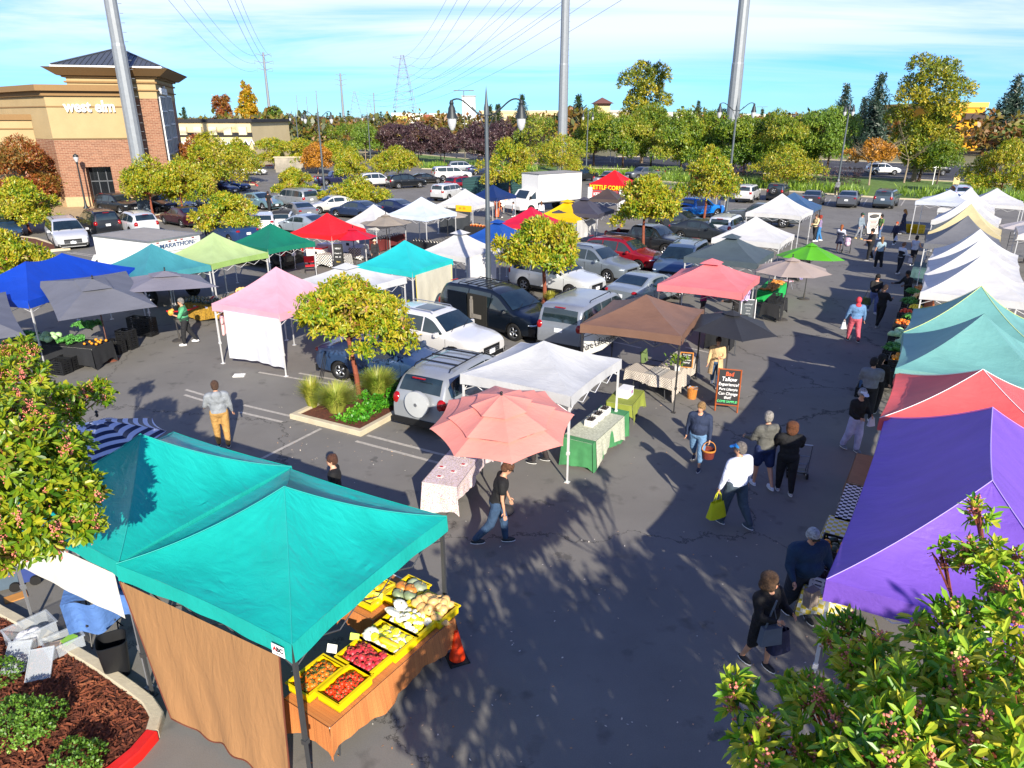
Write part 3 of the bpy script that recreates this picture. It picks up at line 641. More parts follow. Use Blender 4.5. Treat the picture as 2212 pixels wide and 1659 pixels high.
    for x in s['wb']:
        for sd in (1,-1):
            wl=bpy.data.objects.new('wheel',ty); C.objects.link(wl); wl.parent=root; wl.location=(x,sd*(W/2-.13),s['wr']); wl.rotation_euler=(0,0,0 if sd>0 else PI)
            ri=bpy.data.objects.new('rim',rm); C.objects.link(ri); ri.parent=wl
    hl=mat('#c9d2d8',.08,var=0,spec=.9,key='lamp_glass'); tl=mat('#8a0c10',.15,var=0,key='tail_lamp')
    zf=zt(L/2-.12)-.1; zr=s['belt']-.02 if kind in('sedan','coupe','hatch') else s['belt']-.08
    for sd in (1,-1):
        b=MB(); b.ell((L/2-.26,sd*(hw(L/2-.26)-.21),zf-.02),(.26,.215,.075),12,8); b.build('headlight',hl,root)
        b=MB(); tall=kind in('bigsuv','boxy','suv','pickup','van')
        b.ell((-L/2+.12,sd*(hw(-L/2+.12)-.13),zr-(.02 if tall else 0)),(.15,.145,.19 if tall else .085),12,8); b.build('taillight',tl,root)
        b=MB(); b.box((g[0]-.35,sd*(W/2+.1),s['belt']+.07),(.11,.2,.13),taper=.85); b.box((g[0]-.33,sd*(W/2-.02),s['belt']+.03),(.05,.14,.04)); b.build('mirror',[mat('#888888',.3,key='car_paint')],root,smooth=False)
        for x in (-.02,-.98): MB().box((x-.0,sd*(W/2-.008),s['belt']-.1),(.17,.03,.025)).build('door_handle',ALU,root,False)
        b=MB()
        for x in cuts[1:-1]+[g[0]-.05]: b.box((x+.0,sd*(W/2+.000),(s['belt']+zb)/2),(.008,.008,s['belt']-zb-.14))
        b.box(((s['wb'][0]+s['wb'][1])/2,sd*(W/2-.005),zb+.1),(s['wb'][0]-s['wb'][1]-.85,.02,.1)); b.build('side_trim',BLKP,root,False)
    b=MB(); gh_=.17 if kind in('sedan','coupe','hatch') else .26; b.box((L/2-.02,0,zf-.05-gh_/2),(.07,W*.5,gh_)); b.box((L/2-.01,0,zb+.12),(.07,W*.74,.15)); [b.box((L/2-.1,s*W*.4,zb+.16),(.2,.14,.13)) for s in (1,-1)]; b.build('grille',BLKP,root,False)
    b=MB(); [b.box((L/2+.02,0,zf-.09-gh_*k),(.012,W*.46,.014)) for k in (.25,.5,.75)]; b.ell((L/2+.02,0,zf-.05-gh_/2),(.015,.06,.05),10,6); b.build('grille_bar',ALU,root,False)
    b=MB(); b.box((-L/2+.01,0,zb+.1),(.1,W*.84,.18)); b.build('bumper',BLKP,root,False)
    for q_ in (.35,-.35): b=MB(); b.tube([(g[0]-.02,q_-.25,itp(s_top,g[0]-.02)+.05),(g[0]-.2,q_+.25,itp(s_top,g[0]-.2)+.05)],.012,4); b.build('wiper',BLKP,root)
    pl=mat('#d8dade',.5,var=.03,key='plate')
    MB().box((L/2+.035,0,zb+.27),(.012,.31,.15)).build('licence_plate',pl,root,False)
    MB().box((-L/2-.012 if kind in('sedan','coupe') else -L/2-.01,0,s['belt']-.2),(.012,.31,.15)).build('licence_plate',pl,root,False)
    if kind in('suv','bigsuv','boxy','van'):
        b=MB(); b.box((-L/2+.14,0,H-.09),(.04,.4,.03)); b.build('brake_light',tl,root,False)
        for sd in (1,-1):
            y=ring(-.6)[1]-.12
            b=MB(); b.tube([(.25,sd*y,H-.04),(.15,sd*y,H+.045),(-1.5,sd*y,H+.045),(-1.6,sd*y,H-.03)],.018,6); b.build('roof_rail',ALU if opt.get('silver_rail') else BLKP,root)
    if opt.get('crossbars'):
        for x in (-.1,-.65,-1.2): MB().box((x,0,H+.06),(.06,1.2,.03)).build('cross_bar',BLKP,root,False)
    if opt.get('spare'):
        b=MB(); b.lathe([(0,-.09),(.33,-.09),(.36,-.04),(.36,.07),(0,.1)],n=28,ax='y'); o=b.build('spare_wheel_cover',mat('#a4a8aa',.3,var=.03,key='cover'),root); o.rotation_euler=(0,0,PI/2); o.location=(-L/2-.1,-.08,.95)
        b=MB(); b.lathe([(0,.1),(.05,.105),(.05,.09)],n=12,ax='y'); q=b.build('emblem',ALU,o)
    if opt.get('sparetyre'):
        o=bpy.data.objects.new('spare_wheel',ty); C.objects.link(o); o.parent=root; o.location=(-L/2-.14,.1,1.05); o.rotation_euler=(0,0,PI/2); q=bpy.data.objects.new('rim',rm); C.objects.link(q); q.parent=o
    if opt.get('softtop'):
        b=MB(); b.grid(lambda u,v:topp(.25-1.75*u,-.96+1.92*v,.02),8,8); b.build('soft_top',mat('#1a1a1c',.9,key='canvas'),root)
    if opt.get('opendoor'):
        MB().box((-.22,-W/2-.0,.92),(1.0,.05,1.25)).build('dark_doorway_panel',mat('#15140f',.9,var=.2,key='interior_shade'),root,False)  # flat dark panel, its colour standing for the shade inside the open doorway
        b=MB(); b.box((-.5,-W/2-.02,.95),(.16,.06,.75)); b.box((-.25,-W/2-.02,.68),(.5,.06,.16)); b.box((-.5,-W/2-.02,1.38),(.1,.06,.14)); b.build('seat',mat('#77726a',.8,key='seat_fabric'),root,False)
        MB().box((-1.25,-W/2-.07,.98),(1.0,.05,1.15)).build('sliding_door',[mat('#888888',.3,key='car_paint')],root,False)
    return root
def car(kind,col,label,anchor,px,py,head,z=0.,group='cars parked in the lot',opt=None,name='parked_car',cat='car',metal=.35,scale=1.):
    opt=opt or {}; key=(kind,tuple(sorted(opt.items()))); s=SP[kind]; L,W=s['L'],s['W']
    if key not in CARP: CARP[key]=carproto(kind,opt); r=CARP[key]
    else: r=dup(CARP[key])
    off={'c':(0,0),'rb':(-L/2,0),'fb':(L/2,0),'rr':(s['wb'][1],-W/2),'rl':(s['wb'][1],W/2),'fr':(s['wb'][0],-W/2),'fl':(s['wb'][0],W/2)}[anchor]
    p=at(px,py,z); a=R(head); r.location=(p.x-(off[0]*math.cos(a)-off[1]*math.sin(a)),p.y-(off[0]*math.sin(a)+off[1]*math.cos(a)),0); r.rotation_euler=(0,0,a)
    r.name=name; tag(r,label,cat,group)
    pm=mat(col,.32,metal,var=.03,scale=2,coat=.6,key='car_paint')
    for ch in r.children:
        if ch.name.split('.')[0] in('body','mirror','sliding_door'):
            ch.material_slots[0].link='OBJECT'; ch.material_slots[0].material=pm
    return r
def boxtruck(label,x,y,rz,L,W,zf,zt_,col='#d4d4d2',sign=None,cab=True,group=None):
    t=thing('box_truck',label,'truck',(x,y,0),rz,group); wm=mat(col,.4,var=.03,key='truck_paint'); H=zt_-zf
    b=MB(); b.box((0,0,zf+H/2),(L,W,H)); b.build('cargo_box',wm,t,False)
    b=MB(); r=.05
    for s in (-1,1): b.box((0,s*W/2,zt_),(L+.04,.06,.08)); b.box((s*L/2,0,zt_+.003),(.06,W+.04,.08)); b.box((0,s*W/2,zf+.02),(L+.02,.05,.1))
    b.build('edge_rail',mat('#8a8d90',.4,.6,key='rail_metal'),t,False)
    b=MB(); b.box((0,0,zt_+.012),(L-.08,W-.08,.02)); b.build('roof_panel',mat('#8f8a80',.6,var=.12,scale=2,key='roof_skin'),t,False)
    b=MB(); b.box((-L/2-.015,0,zf+H*.47),(.03,W*.86,H*.84)); d=b.build('rear_door',mat('#c6c8ca',.4,var=.04,key='truck_door'),t,False)
    h=MB(); [h.box((-L/2-.033,0,zf+H*(.1+.16*k)),(.006,W*.84,.012)) for k in range(6)]; h.box((-L/2-.04,0,zf+H*.12),(.03,.12,.08)); h.build('panel_seam',BLKP,d,False)
    for y_ in (-.35,-.12,0,.12,.35): MB().box((-L/2-.02,y_*W,zt_-.09),(.03,.12,.035)).build('marker_light',mat('#8a0c10',.3,var=0,key='tail_lamp'),t,False)
    b=MB(); b.box((0,0,zf-.12),(L,.9,.2)); b.build('chassis',BLKP,t,False)
    ty,rm=wheel_mesh(.42,.26)
    xs=[-L*.28]+([L/2+.75] if cab else [L*.3])
    for x_ in xs:
        for s in (-1,1):
            wl=bpy.data.objects.new('wheel',ty); C.objects.link(wl); wl.parent=t; wl.location=(x_,s*(W/2-.16),.42); wl.rotation_euler=(0,0,0 if s>0 else PI); ri=bpy.data.objects.new('rim',rm); C.objects.link(ri); ri.parent=wl
    if cab:
        pr=[(0,.45),(1.95,.45),(2.0,.75),(1.9,1.1),(1.1,1.3),(.55,2.0),(0,2.05)]; b=MB(); w2=W/2-.1
        vs=[(L/2+a,s*(w2-(.12 if c>1.35 else 0)),c) for s in (1,-1) for a,c in pr]; n=len(pr)
        b.add(vs,[tuple(range(n)),tuple(range(2*n-1,n-1,-1))]+[(i,n+i,n+(i+1)%n,(i+1)%n) for i in range(n)]); cb=b.build('cab',wm,t,False)
        MB().add([(L/2+1.08,y_,1.33) for y_ in (-.8,.8)]+[(L/2+.6,y_,1.95) for y_ in (.72,-.72)],[(0,1,2,3)]).build('windshield',GLASS,cb,False).location=(.02,0,.02)
        for s in (1,-1):
            MB().add([(L/2+.15,s*(w2+.006-.02),1.3),(L/2+1.0,s*(w2+.006-.02),1.3),(L/2+.55,s*(w2-.1),1.9),(L/2+.15,s*(w2-.1),1.9)],[(0,1,2,3)]).build('side_window',GLASS,cb,False)
            MB().ell((L/2+1.93,s*.72,.82),(.06,.16,.1),10,6).build('headlight',mat('#c9d2d8',.08,var=0,spec=.9,key='lamp_glass'),cb)
            b=MB(); b.box((L/2+.95,s*(w2+.18),1.45),(.08,.16,.28)); b.build('mirror',BLKP,cb,False)
    if sign: text('lettering',sign,.26,mat('#24406a',.5,var=0,key='sign_blue'),t,(-L/2-.04,0,zt_-.28),(PI/2,0,-PI/2),.004,sx=1.2,shear=.15,bold=.004)
    return t
# ---------------------------------------------------------------- vegetation
def leafmat(cols,key='foliage',trans=.3,rough=.45,nscale=1.3,wi=.5):
    k='LF'+key+str(cols)
    if k in MC: return MC[k]
    m=bpy.data.materials.new(key); m.use_nodes=True; nt=m.node_tree; b=nt.nodes['Principled BSDF']; b.inputs['Roughness'].default_value=rough
    ge=N(nt,'ShaderNodeNewGeometry'); tc=N(nt,'ShaderNodeTexCoord'); no=N(nt,'ShaderNodeTexNoise',Scale=nscale,Detail=2.); nt.links.new(tc.outputs['Object'],no.inputs['Vector'])
    mr=N(nt,'ShaderNodeMapRange'); mr.inputs['From Min'].default_value=.3; mr.inputs['From Max'].default_value=.7; nt.links.new(no.outputs[0],mr.inputs['Value'])
    f=M(nt,'ADD',M(nt,'MULTIPLY',ge.outputs['Random Per Island'],wi),M(nt,'MULTIPLY',mr.outputs[0],1-wi))
    r=N(nt,'ShaderNodeValToRGB'); nt.links.new(f,r.inputs[0]); el=r.color_ramp.elements
    while len(el)<len(cols): el.new(.5)
    for i,c in enumerate(cols): el[i].position=i/(len(cols)-1)*.9+.05; el[i].color=lin(c)
    nt.links.new(r.outputs[0],b.inputs['Base Color'])
    tr=N(nt,'ShaderNodeBsdfTranslucent'); nt.links.new(r.outputs[0],tr.inputs[0]); ms=N(nt,'ShaderNodeMixShader'); ms.inputs[0].default_value=trans
    nt.links.new(b.outputs[0],ms.inputs[1]); nt.links.new(tr.outputs[0],ms.inputs[2]); nt.links.new(ms.outputs[0],nt.nodes['Material Output'].inputs[0]); MC[k]=m; return m
def npmesh(name,V,Fq,mats,mi=None,smooth=False):
    me=bpy.data.meshes.new(name); nv,nf,k=len(V),len(Fq),Fq.shape[1]
    me.vertices.add(nv); me.vertices.foreach_set('co',V.astype(np.float32).ravel()); me.loops.add(nf*k); me.loops.foreach_set('vertex_index',Fq.astype(np.int32).ravel())
    me.polygons.add(nf); me.polygons.foreach_set('loop_start',(np.arange(nf)*k).astype(np.int32)); me.polygons.foreach_set('use_smooth',[smooth]*nf)
    for m in mats: me.materials.append(m)
    if mi is not None: me.polygons.foreach_set('material_index',mi.astype(np.int32))
    me.update(calc_edges=True); return me
def nrm(a): return a/np.maximum(np.linalg.norm(a,axis=-1,keepdims=True),1e-9)
def rosettes(lobes,n,rg,inner=.8,low=-.35,shell=(.8,1.05)):
    L=np.array([l[:3] for l in lobes]);Rr=np.array([l[3:6] if len(l)>=6 else (l[3],)*3 for l in lobes]); wt=(Rr.prod(1))**(2/3); wt/=wt.sum()
    P_=[];D=[];tot=0
    while tot<n:
        k=n*2; i=rg.choice(len(lobes),k,p=wt); d=nrm(rg.normal(size=(k,3))); ok=d[:,2]>low+rg.uniform(-.2,.2,k); i=i[ok];d=d[ok]
        p=L[i]+d*Rr[i]*rg.uniform(shell[0],shell[1],(len(i),1)); ins=np.zeros(len(i),bool)
        for j in range(len(lobes)):
            q=((p-L[j])/Rr[j]); ins|=(np.linalg.norm(q,axis=1)<inner)&(i!=j)
        p=p[~ins];d=d[~ins]; P_.append(p);D.append(d);tot+=len(p)
    return np.concatenate(P_)[:n],np.concatenate(D)[:n]
def leaves(P_,D,k,ll,lw,rg,up=.45,tilt=(.2,1.0),fold=False,jit=.25,droop=0.):
    n=len(P_); nr=nrm(D+np.array([0,0,up])+rg.normal(size=(n,3))*.35); ref=np.where(np.abs(nr[:,2:3])>.9,[[1.,0,0]],[[0,0,1.]]); t1=nrm(np.cross(nr,ref)); t2=np.cross(nr,t1)
    nr=np.repeat(nr,k,0);t1=np.repeat(t1,k,0);t2=np.repeat(t2,k,0);p=np.repeat(P_,k,0); m=n*k
    a=(np.tile(np.arange(k),n)*2.4+rg.uniform(0,6.3,m))[:,None]; ti=rg.uniform(*tilt,m)[:,None]
    rad=t1*np.cos(a)+t2*np.sin(a); d=nrm(rad*np.cos(ti)+nr*np.sin(ti)+np.array([0,0,-droop])); s=nrm(np.cross(d,nr)+rg.normal(size=(m,3))*.2); u=np.cross(s,d)
    l=ll*rg.uniform(.7,1.25,m)[:,None]; w=lw*rg.uniform(.75,1.2,m)[:,None]; p=p+rad*ll*.08+rg.normal(size=(m,3))*ll*jit
    if fold:
        V=np.stack([p,p+d*l*.3+s*w*.42+u*w*.14,p+d*l*.68+s*w*.5+u*w*.12-nr*l*.04,p+d*l-nr*l*.12,p+d*l*.68-s*w*.5+u*w*.12-nr*l*.04,p+d*l*.3-s*w*.42+u*w*.14],1).reshape(-1,3)
        b=(np.arange(m)*6)[:,None]; Fq=np.concatenate([b+np.array([[0,1,2,3]]),b+np.array([[0,3,4,5]])],0)
    else:
        V=np.stack([p,p+d*l*.55+s*w*.5,p+d*l,p+d*l*.55-s*w*.5],1).reshape(-1,3); Fq=(np.arange(m)*4)[:,None]+np.array([[0,1,2,3]])
    return V,Fq
OCT=np.array([[1,0,0],[0,1,0],[-1,0,0],[0,-1,0],[0,0,1],[0,0,-1.]]);OCF=np.array([[0,1,4],[1,2,4],[2,3,4],[3,0,4],[1,0,5],[2,1,5],[3,2,5],[0,3,5]])
def berries(P_,rg,r,per,spread):
    n=len(P_); c=np.repeat(P_,per,0)+rg.normal(size=(n*per,3))*spread*np.array([.5,.5,1.1])+np.array([0,0,-spread*1.2]); V=(c[:,None,:]+OCT[None]*r*rg.uniform(.7,1.2,(len(c),1,1))).reshape(-1,3)
    Fq=(np.arange(len(c))*6)[:,None,None]+OCF[None]; return V,Fq.reshape(-1,3)
CROWN={}
ARB=['#3c5c12','#587a16','#7c961a','#a4a01e','#b8a028','#6c8c1a','#b0845a']
ARBG=['#2c5012','#44641a','#5f7c1c','#87921e','#4c6a18']
PAL=dict(arb=ARB,arbg=ARBG,mag=['#34501a','#4c6c1c','#728a22','#9a9a2a','#b8a040'],plum=['#30242a','#443238','#584044','#6a5448'],russet=['#6a2c14','#8a4420','#9a5c28','#7a6a2a','#5c4420'],gold=['#8a6a14','#b08a1c','#c89a20','#8a8a1c','#6a7a1c'],
 orange=['#a8701c','#c89028','#8a5a24','#b8842c'],dark=['#16240e','#203214','#2c421a','#3c5220'],conif=['#1a2c20','#24382a','#2e4434','#3c5440'],tall=['#3c5418','#5c701e','#828a20','#a89a24','#c0a834'],light=['#4a6a20','#5f8028','#7c9430','#93a038'])
def crown(kind,var,nros,k,ll,lw,pal,fold=False,bn=0,az=1.):
    az=round(az,1) or .1; key=(kind,var,nros,pal,az,round(ll,2))
    if key in CROWN: return CROWN[key]
    rg=np.random.default_rng(hash((kind,var))%1000 if False else sum(map(ord,kind))*7+var*13); r=random.Random(var*31+len(kind))
    lob=[]
    if kind=='umb':      # broad rounded mushroom crowns of the parking-lot trees
        for i in range(15): a=i*2.4+r.random(); q=r.uniform(.25,.78); s_=r.uniform(.12,.27); lob.append((q*math.cos(a),q*math.sin(a),-.1-.35*q+r.uniform(-.28,.3),s_,s_,s_*r.uniform(.9,1.4)))
        for i in range(8): a=i*1.7+r.random(); q=r.uniform(0,.5); s_=r.uniform(.16,.3); lob.append((q*math.cos(a),q*math.sin(a),.55-q*.8+r.uniform(-.15,.15),s_,s_,s_*1.2))
        for i in range(6): a=i*2.1+r.random()*2; q=r.uniform(.3,.95); lob.append((q*math.cos(a),q*math.sin(a),.5-.75*q+r.uniform(0,.25),.13,.13,.2))
    elif kind=='round':
        for i in range(14): a=i*2.4+r.random(); q=r.uniform(.3,.65); lob.append((q*math.cos(a),q*math.sin(a),r.uniform(-.65,.5),r.uniform(.28,.42),r.uniform(.28,.42),r.uniform(.26,.4)))
        lob.append((0,0,.55,.4,.4,.4))
    elif kind=='oval':
        for i in range(16): z=-.85+1.6*i/15; a=i*2.4; q=.55*math.sqrt(max(0,1-z*z))*r.uniform(.7,1.2); lob.append((q*math.cos(a),q*math.sin(a),z,r.uniform(.3,.45),r.uniform(.3,.45),r.uniform(.16,.26)))
    elif kind=='flame':
        for i in range(16): z=-.9+1.75*i/15; a=i*2.4; q=.5*(1-(z+1)/2)**.6*r.uniform(.7,1.2); lob.append((q*math.cos(a),q*math.sin(a),z,.42*(1.15-(z+1)/2),.42*(1.15-(z+1)/2),.2))
    lob=[(l[0],l[1],l[2]*az,l[3],l[4],max(l[5]*az,l[3]*.55)) for l in lob]
    P_,D=rosettes(lob,nros,rg,shell=(.72,1.24) if kind=='umb' else (.78,1.12)); V,Fq=leaves(P_,D,k,ll,lw,rg,fold=fold)
    q=V.reshape(-1,3); sx_=np.percentile(np.abs(q[:,:2]),99); z0_,z1_=np.percentile(q[:,2],[1,99.3]); nz=lambda Q:np.stack([Q[:,0]/sx_,Q[:,1]/sx_,((Q[:,2]-z0_)/(z1_-z0_)*2-1)*az],1)
    # loose inner leaves
    P2,D2=rosettes(lob,nros//4,rg,inner=0,shell=(.3,.8)); V2,F2=leaves(P2,D2,k,ll,lw,rg,fold=fold); F2=F2+len(V); V=nz(np.concatenate([V,V2]));Fq=np.concatenate([Fq,F2])
    me=npmesh('crown',V,Fq,[leafmat(PAL[pal])]); bm_=None
    if bn:
        B,BF=berries(nz(P_[:bn]),rg,ll*.13,14,ll*.22); bm_=npmesh('berries',B,BF,[mat('#c07860',.6,var=.3,scale=9,key='berries')],smooth=True)
    CROWN[key]=(me,bm_,lob); return CROWN[key]
def trunkmesh(H,r0,limbs,spread,seed,col,lean=0.,bare=False,fork=.5):
    r=random.Random(seed); b=MB(); n=6; pts=[(lean*t*t*H*.3+.04*math.sin(t*5+seed),.04*math.cos(t*4+seed),H*t) for t in [i/n for i in range(n+1)]]
    b.tube(pts,[r0*(1.25 if i==0 else 1-.35*i/n) for i in range(n+1)],9)
    top=Vector(pts[-1])
    for i in range(limbs):
        a=i*2.4+r.random(); L=spread*r.uniform(.6,1); h=spread*r.uniform(.4,.9)
        s=Vector(pts[-2]).lerp(top,r.random()); e=s+Vector((L*math.cos(a),L*math.sin(a),h)); mid=s.lerp(e,.5)+Vector((0,0,-.1*L)); b.tube([s,mid,e],[r0*.5,r0*.34,r0*.12],6)
        for j in range(3 if not bare else 6):
            q=mid.lerp(e,r.random()); a2=a+r.uniform(-1.2,1.2); e2=q+Vector((L*.5*math.cos(a2),L*.5*math.sin(a2),h*r.uniform(.1,.7))); b.tube([q,q.lerp(e2,.5)+Vector((0,0,.03)),e2],[r0*.18,r0*.12,r0*.04],5)
            if bare:
                for _ in range(4):
                    q3=q.lerp(e2,r.uniform(.2,1)); a3=a2+r.uniform(-1,1); b.tube([q3,q3+Vector((L*.3*math.cos(a3),L*.3*math.sin(a3),h*r.uniform(.1,.5)))],[r0*.07,r0*.02],4)
    return b
def tree(label,bx,by,topy,wpx,kind='umb',pal='arb',var=0,frac=.62,n=1500,k=6,ll=.09,lw=.045,trunk='#7a3f2a',group='young trees planted in the car park',name='tree',lean=0.,r0=.1,base=None,H=None,fold=False,bn=0,dx=0.,limbs=6,cat='tree',asp=1.):
    g=Vector(base) if base else at(bx,by); H=H or hgt(bx,by,topy); cz=H*(1-frac/2); W=wpx/ppm((g.x,g.y,cz)) if wpx else H*.74
    al=math.atan2(CH-cz,max(3.,math.hypot(g.x,g.y))); Hc=H*frac; Hc=math.sqrt(max((Hc*math.cos(al))**2-(W*math.sin(al))**2,(.42*Hc)**2))/math.cos(al) if wpx else Hc
    t=thing(name,label,cat,(g.x,g.y,0),rnd.random()*6 if not dx else 0,group)
    me,be,_=crown(kind,var,n,k,ll/(W/2),lw/(W/2) ,pal,fold,bn,Hc/W)
    o=bpy.data.objects.new('crown',me); C.objects.link(o); o.parent=t; o.location=(dx,0,cz); o.scale=(W/2,W/2*asp,W/2)
    if be: q=bpy.data.objects.new('berries',be); C.objects.link(q); q.parent=o; q['kind']='stuff'
    th=H*(1-frac)+H*frac*.22
    b=trunkmesh(th,r0,limbs,W*.26,var+int(bx or 0),trunk,lean); b.build('trunk',mat(trunk,.75,var=.3,scale=5,bump=.5,bscale=14,key='bark'),t)
    return t
def conifer(label,bx,by,topy,wpx,pal='conif',tiers=17,droop=.25,group='conifers beyond the car park',sparse=0.,var=0):
    g=at(bx,by); H=hgt(bx,by,topy); W=wpx/ppm((g.x,g.y,H/2)); t=thing('conifer_tree',label,'tree',g,rnd.random()*6,group); rg=np.random.default_rng(var+int(bx)); Ps=[];Ds=[]
    for i in range(tiers):
        f=(i+.5)/tiers; z=H*(.1+.9*f); rr=W/2*1.35*(1-f)**.75+.15
        nb=max(4,int(11*(1-f))+3)
        for j in range(nb):
            a=j*2*PI/nb+i*.9+rg.uniform(-.25,.25); L=rr*rg.uniform(.7,1.2)
            m=max(3,int(L/ (H*.022)))
            s=np.linspace(.15,1,m); p=np.stack([L*s*math.cos(a),L*s*math.sin(a),z-droop*L*s**1.5+.0*s],1)+rg.normal(size=(m,3))*H*.006
            if sparse and rg.random()<sparse: continue
            Ps.append(p); Ds.append(np.repeat([[math.cos(a),math.sin(a),.1]],m,0))
    P_=np.concatenate(Ps);D=np.concatenate(Ds); V,Fq=leaves(P_,D,8,H*.05,H*.015,rg,up=.1,tilt=(-.3,.5),droop=.25); me=npmesh('crown',V,Fq,[leafmat(PAL[pal],nscale=.4)])
    o=bpy.data.objects.new('crown',me); C.objects.link(o); o.parent=t; b=MB(); b.tube([(0,0,0),(0,0,H*.5),(0,0,H*.99)],[H*.018,H*.011,H*.002],8); b.build('trunk',mat('#4a3828',.85,var=.3,key='bark'),t); return t
def grasstuft(label,x,y,h,r,n,cols,seed=0,z=0.,group=None,cat='ornamental grass',name='ornamental_grass'):
    rg=np.random.default_rng(seed); a=rg.uniform(0,6.3,n); rb=r*.28*np.sqrt(rg.random(n)); out_=rg.uniform(.2,1,n)*r; hh=h*rg.uniform(.55,1.1,n)
    d=np.stack([np.cos(a),np.sin(a),np.zeros(n)],1); s=np.stack([-np.sin(a),np.cos(a),np.zeros(n)],1)*.008
    p0=d*rb[:,None]; z_=np.array([0,0,1.])
    p1=p0+d*(out_*.28)[:,None]+z_*(hh*.6)[:,None]; p2=p0+d*(out_*.95)[:,None]+z_*(hh*(1-.25*out_/r))[:,None]
    V=np.stack([p0-s,p0+s,p1+s,p1-s,p2+s*.2,p2-s*.2],1).reshape(-1,3); b=(np.arange(n)*6)[:,None]; Fq=np.concatenate([b+np.array([[0,1,2,3]]),b+np.array([[3,2,4,5]])])
    o=bpy.data.objects.new(name,npmesh(name,V,Fq,[leafmat(cols,'grass_blades',.3)])); C.objects.link(o); o.location=(x,y,z); return tag(o,label,cat,group)
def shrub(label,x,y,rx,ry,h,pal,n=500,ll=.07,lw=.035,z=0.,rz=0.,group=None,cat='shrub',name='shrub',kind=None,k=5,seed=0,cols=None):
    rg=np.random.default_rng(seed+int(abs(x)*10)); r=random.Random(seed); lob=[(r.uniform(-.5,.5)*rx,r.uniform(-.5,.5)*ry,h*r.uniform(.3,.55),rx*r.uniform(.4,.6),ry*r.uniform(.4,.6),h*r.uniform(.4,.55)) for _ in range(9)]
    P_,D=rosettes(lob,n,rg,low=-.1); P_[:,2]=np.maximum(P_[:,2],.02); V,Fq=leaves(P_,D,k,ll,lw,rg); o=bpy.data.objects.new(name,npmesh(name,V,Fq,[leafmat(cols or PAL[pal])])); C.objects.link(o); o.location=(x,y,z); o.rotation_euler=(0,0,rz); return tag(o,label,cat,group,kind)
def boxhedge(label,x,y,L,W,H,rz,pal,n=900,ll=.12,group=None,cat='hedge',name='hedge'):
    rg=np.random.default_rng(int(abs(x)*7+abs(y))); f=rg.random((n,3))*2-1; ax=rg.integers(0,3,n); sg=np.where(rg.random(n)>.5,1,-1); f[np.arange(n),ax]=sg; D=np.zeros((n,3)); D[np.arange(n),ax]=sg; P_=f*np.array([L/2,W/2,H/2])+np.array([0,0,H/2]); P_+=rg.normal(size=(n,3))*.05
    V,Fq=leaves(P_,D,6,ll,ll*.5,rg); o=bpy.data.objects.new(name,npmesh(name,V,Fq,[leafmat(PAL[pal])])); C.objects.link(o); o.location=(x,y,0); o.rotation_euler=(0,0,rz); return tag(o,label,cat,group)
FIT={'steelblue':(-14.83,29.38,55.6,3.16,2.98,2.18,3.13),'ltgreen':(-13.28,31.90,61.8,3.08,3.15,2.20,3.21),'dkgreen':(-12.14,36.28,53.3,3.07,2.81,2.05,3.02),'red':(-10.31,40.39,64.0,2.88,2.98,2.03,3.01),'whiteA':(-8.60,45.21,55.5,2.85,2.67,1.85,2.95),'whiteB':(-5.76,46.44,58.7,3.12,3.20,2.24,3.26),'whiteC':(-3.41,53.25,61.6,3.09,2.94,2.08,3.14),'navy':(-1.55,60.30,57.0,2.66,2.85,1.93,2.82),'turq':(-4.63,30.86,61.7,2.90,3.05,2.08,3.04),'whiteD':(-2.49,34.50,55.9,2.88,2.73,1.95,2.88),'blue2':(-0.80,39.34,61.7,2.66,2.67,1.88,2.73),'crimson':(1.16,43.99,59.4,2.87,2.87,2.00,2.93),'yellow':(3.61,47.45,57.3,2.79,2.95,1.99,2.94),'grayA':(4.70,47.57,63.2,3.14,3.07,2.26,3.07),'brownB':(7.62,58.63,70.8,2.44,2.96,1.96,2.71),'kettle':(9.28,66.81,57.8,3.38,3.28,2.40,3.55),'pink1':(-8.03,24.01,63.0,3.00,3.18,2.14,3.24),'whiteE':(-6.11,25.97,60.1,3.09,3.11,2.35,2.93),'whiteN':(0.78,16.71,59.9,2.96,3.00,2.19,2.86),'brown':(4.03,20.94,65.1,2.97,3.25,2.32,3.01),'pink2':(7.41,26.24,61.6,3.03,3.19,2.29,3.04),'slate':(9.64,31.44,59.3,3.12,3.22,2.32,3.16),'whiteF':(12.11,35.90,58.7,3.27,3.31,2.41,3.40),'whiteG':(16.99,46.01,56.7,3.34,3.30,2.40,3.52),'steel2':(19.13,49.62,58.1,3.23,3.17,2.32,3.24),'teal1':(-3.20,8.79,61.1,3.22,3.13,2.30,3.21),'teal2':(-6.05,10.48,63.1,3.03,3.27,2.23,3.26),'sea1':(11.35,16.56,60.0,3.24,3.38,2.42,3.44),'sea2':(13.36,19.90,57.5,3.24,3.15,2.26,3.34),'w8':(16.44,24.88,59.5,3.20,3.20,2.29,3.30),'w7':(18.11,27.69,59.0,3.21,3.30,2.34,3.39),'w6':(20.17,30.97,57.0,3.27,3.15,2.28,3.35),'gray5':(22.24,35.30,60.1,3.25,3.14,2.25,3.37),'cream4':(24.60,38.99,56.5,3.29,3.16,2.22,3.51),'w3':(27.12,43.10,55.0,3.37,3.17,2.29,3.54),'w2':(30.98,49.51,57.3,3.26,3.15,2.22,3.43),'w1':(29.99,50.15,52.9,3.49,3.19,2.63,3.21),'coral':(9.54,13.56,57.9,3.13,3.24,2.36,3.14),}
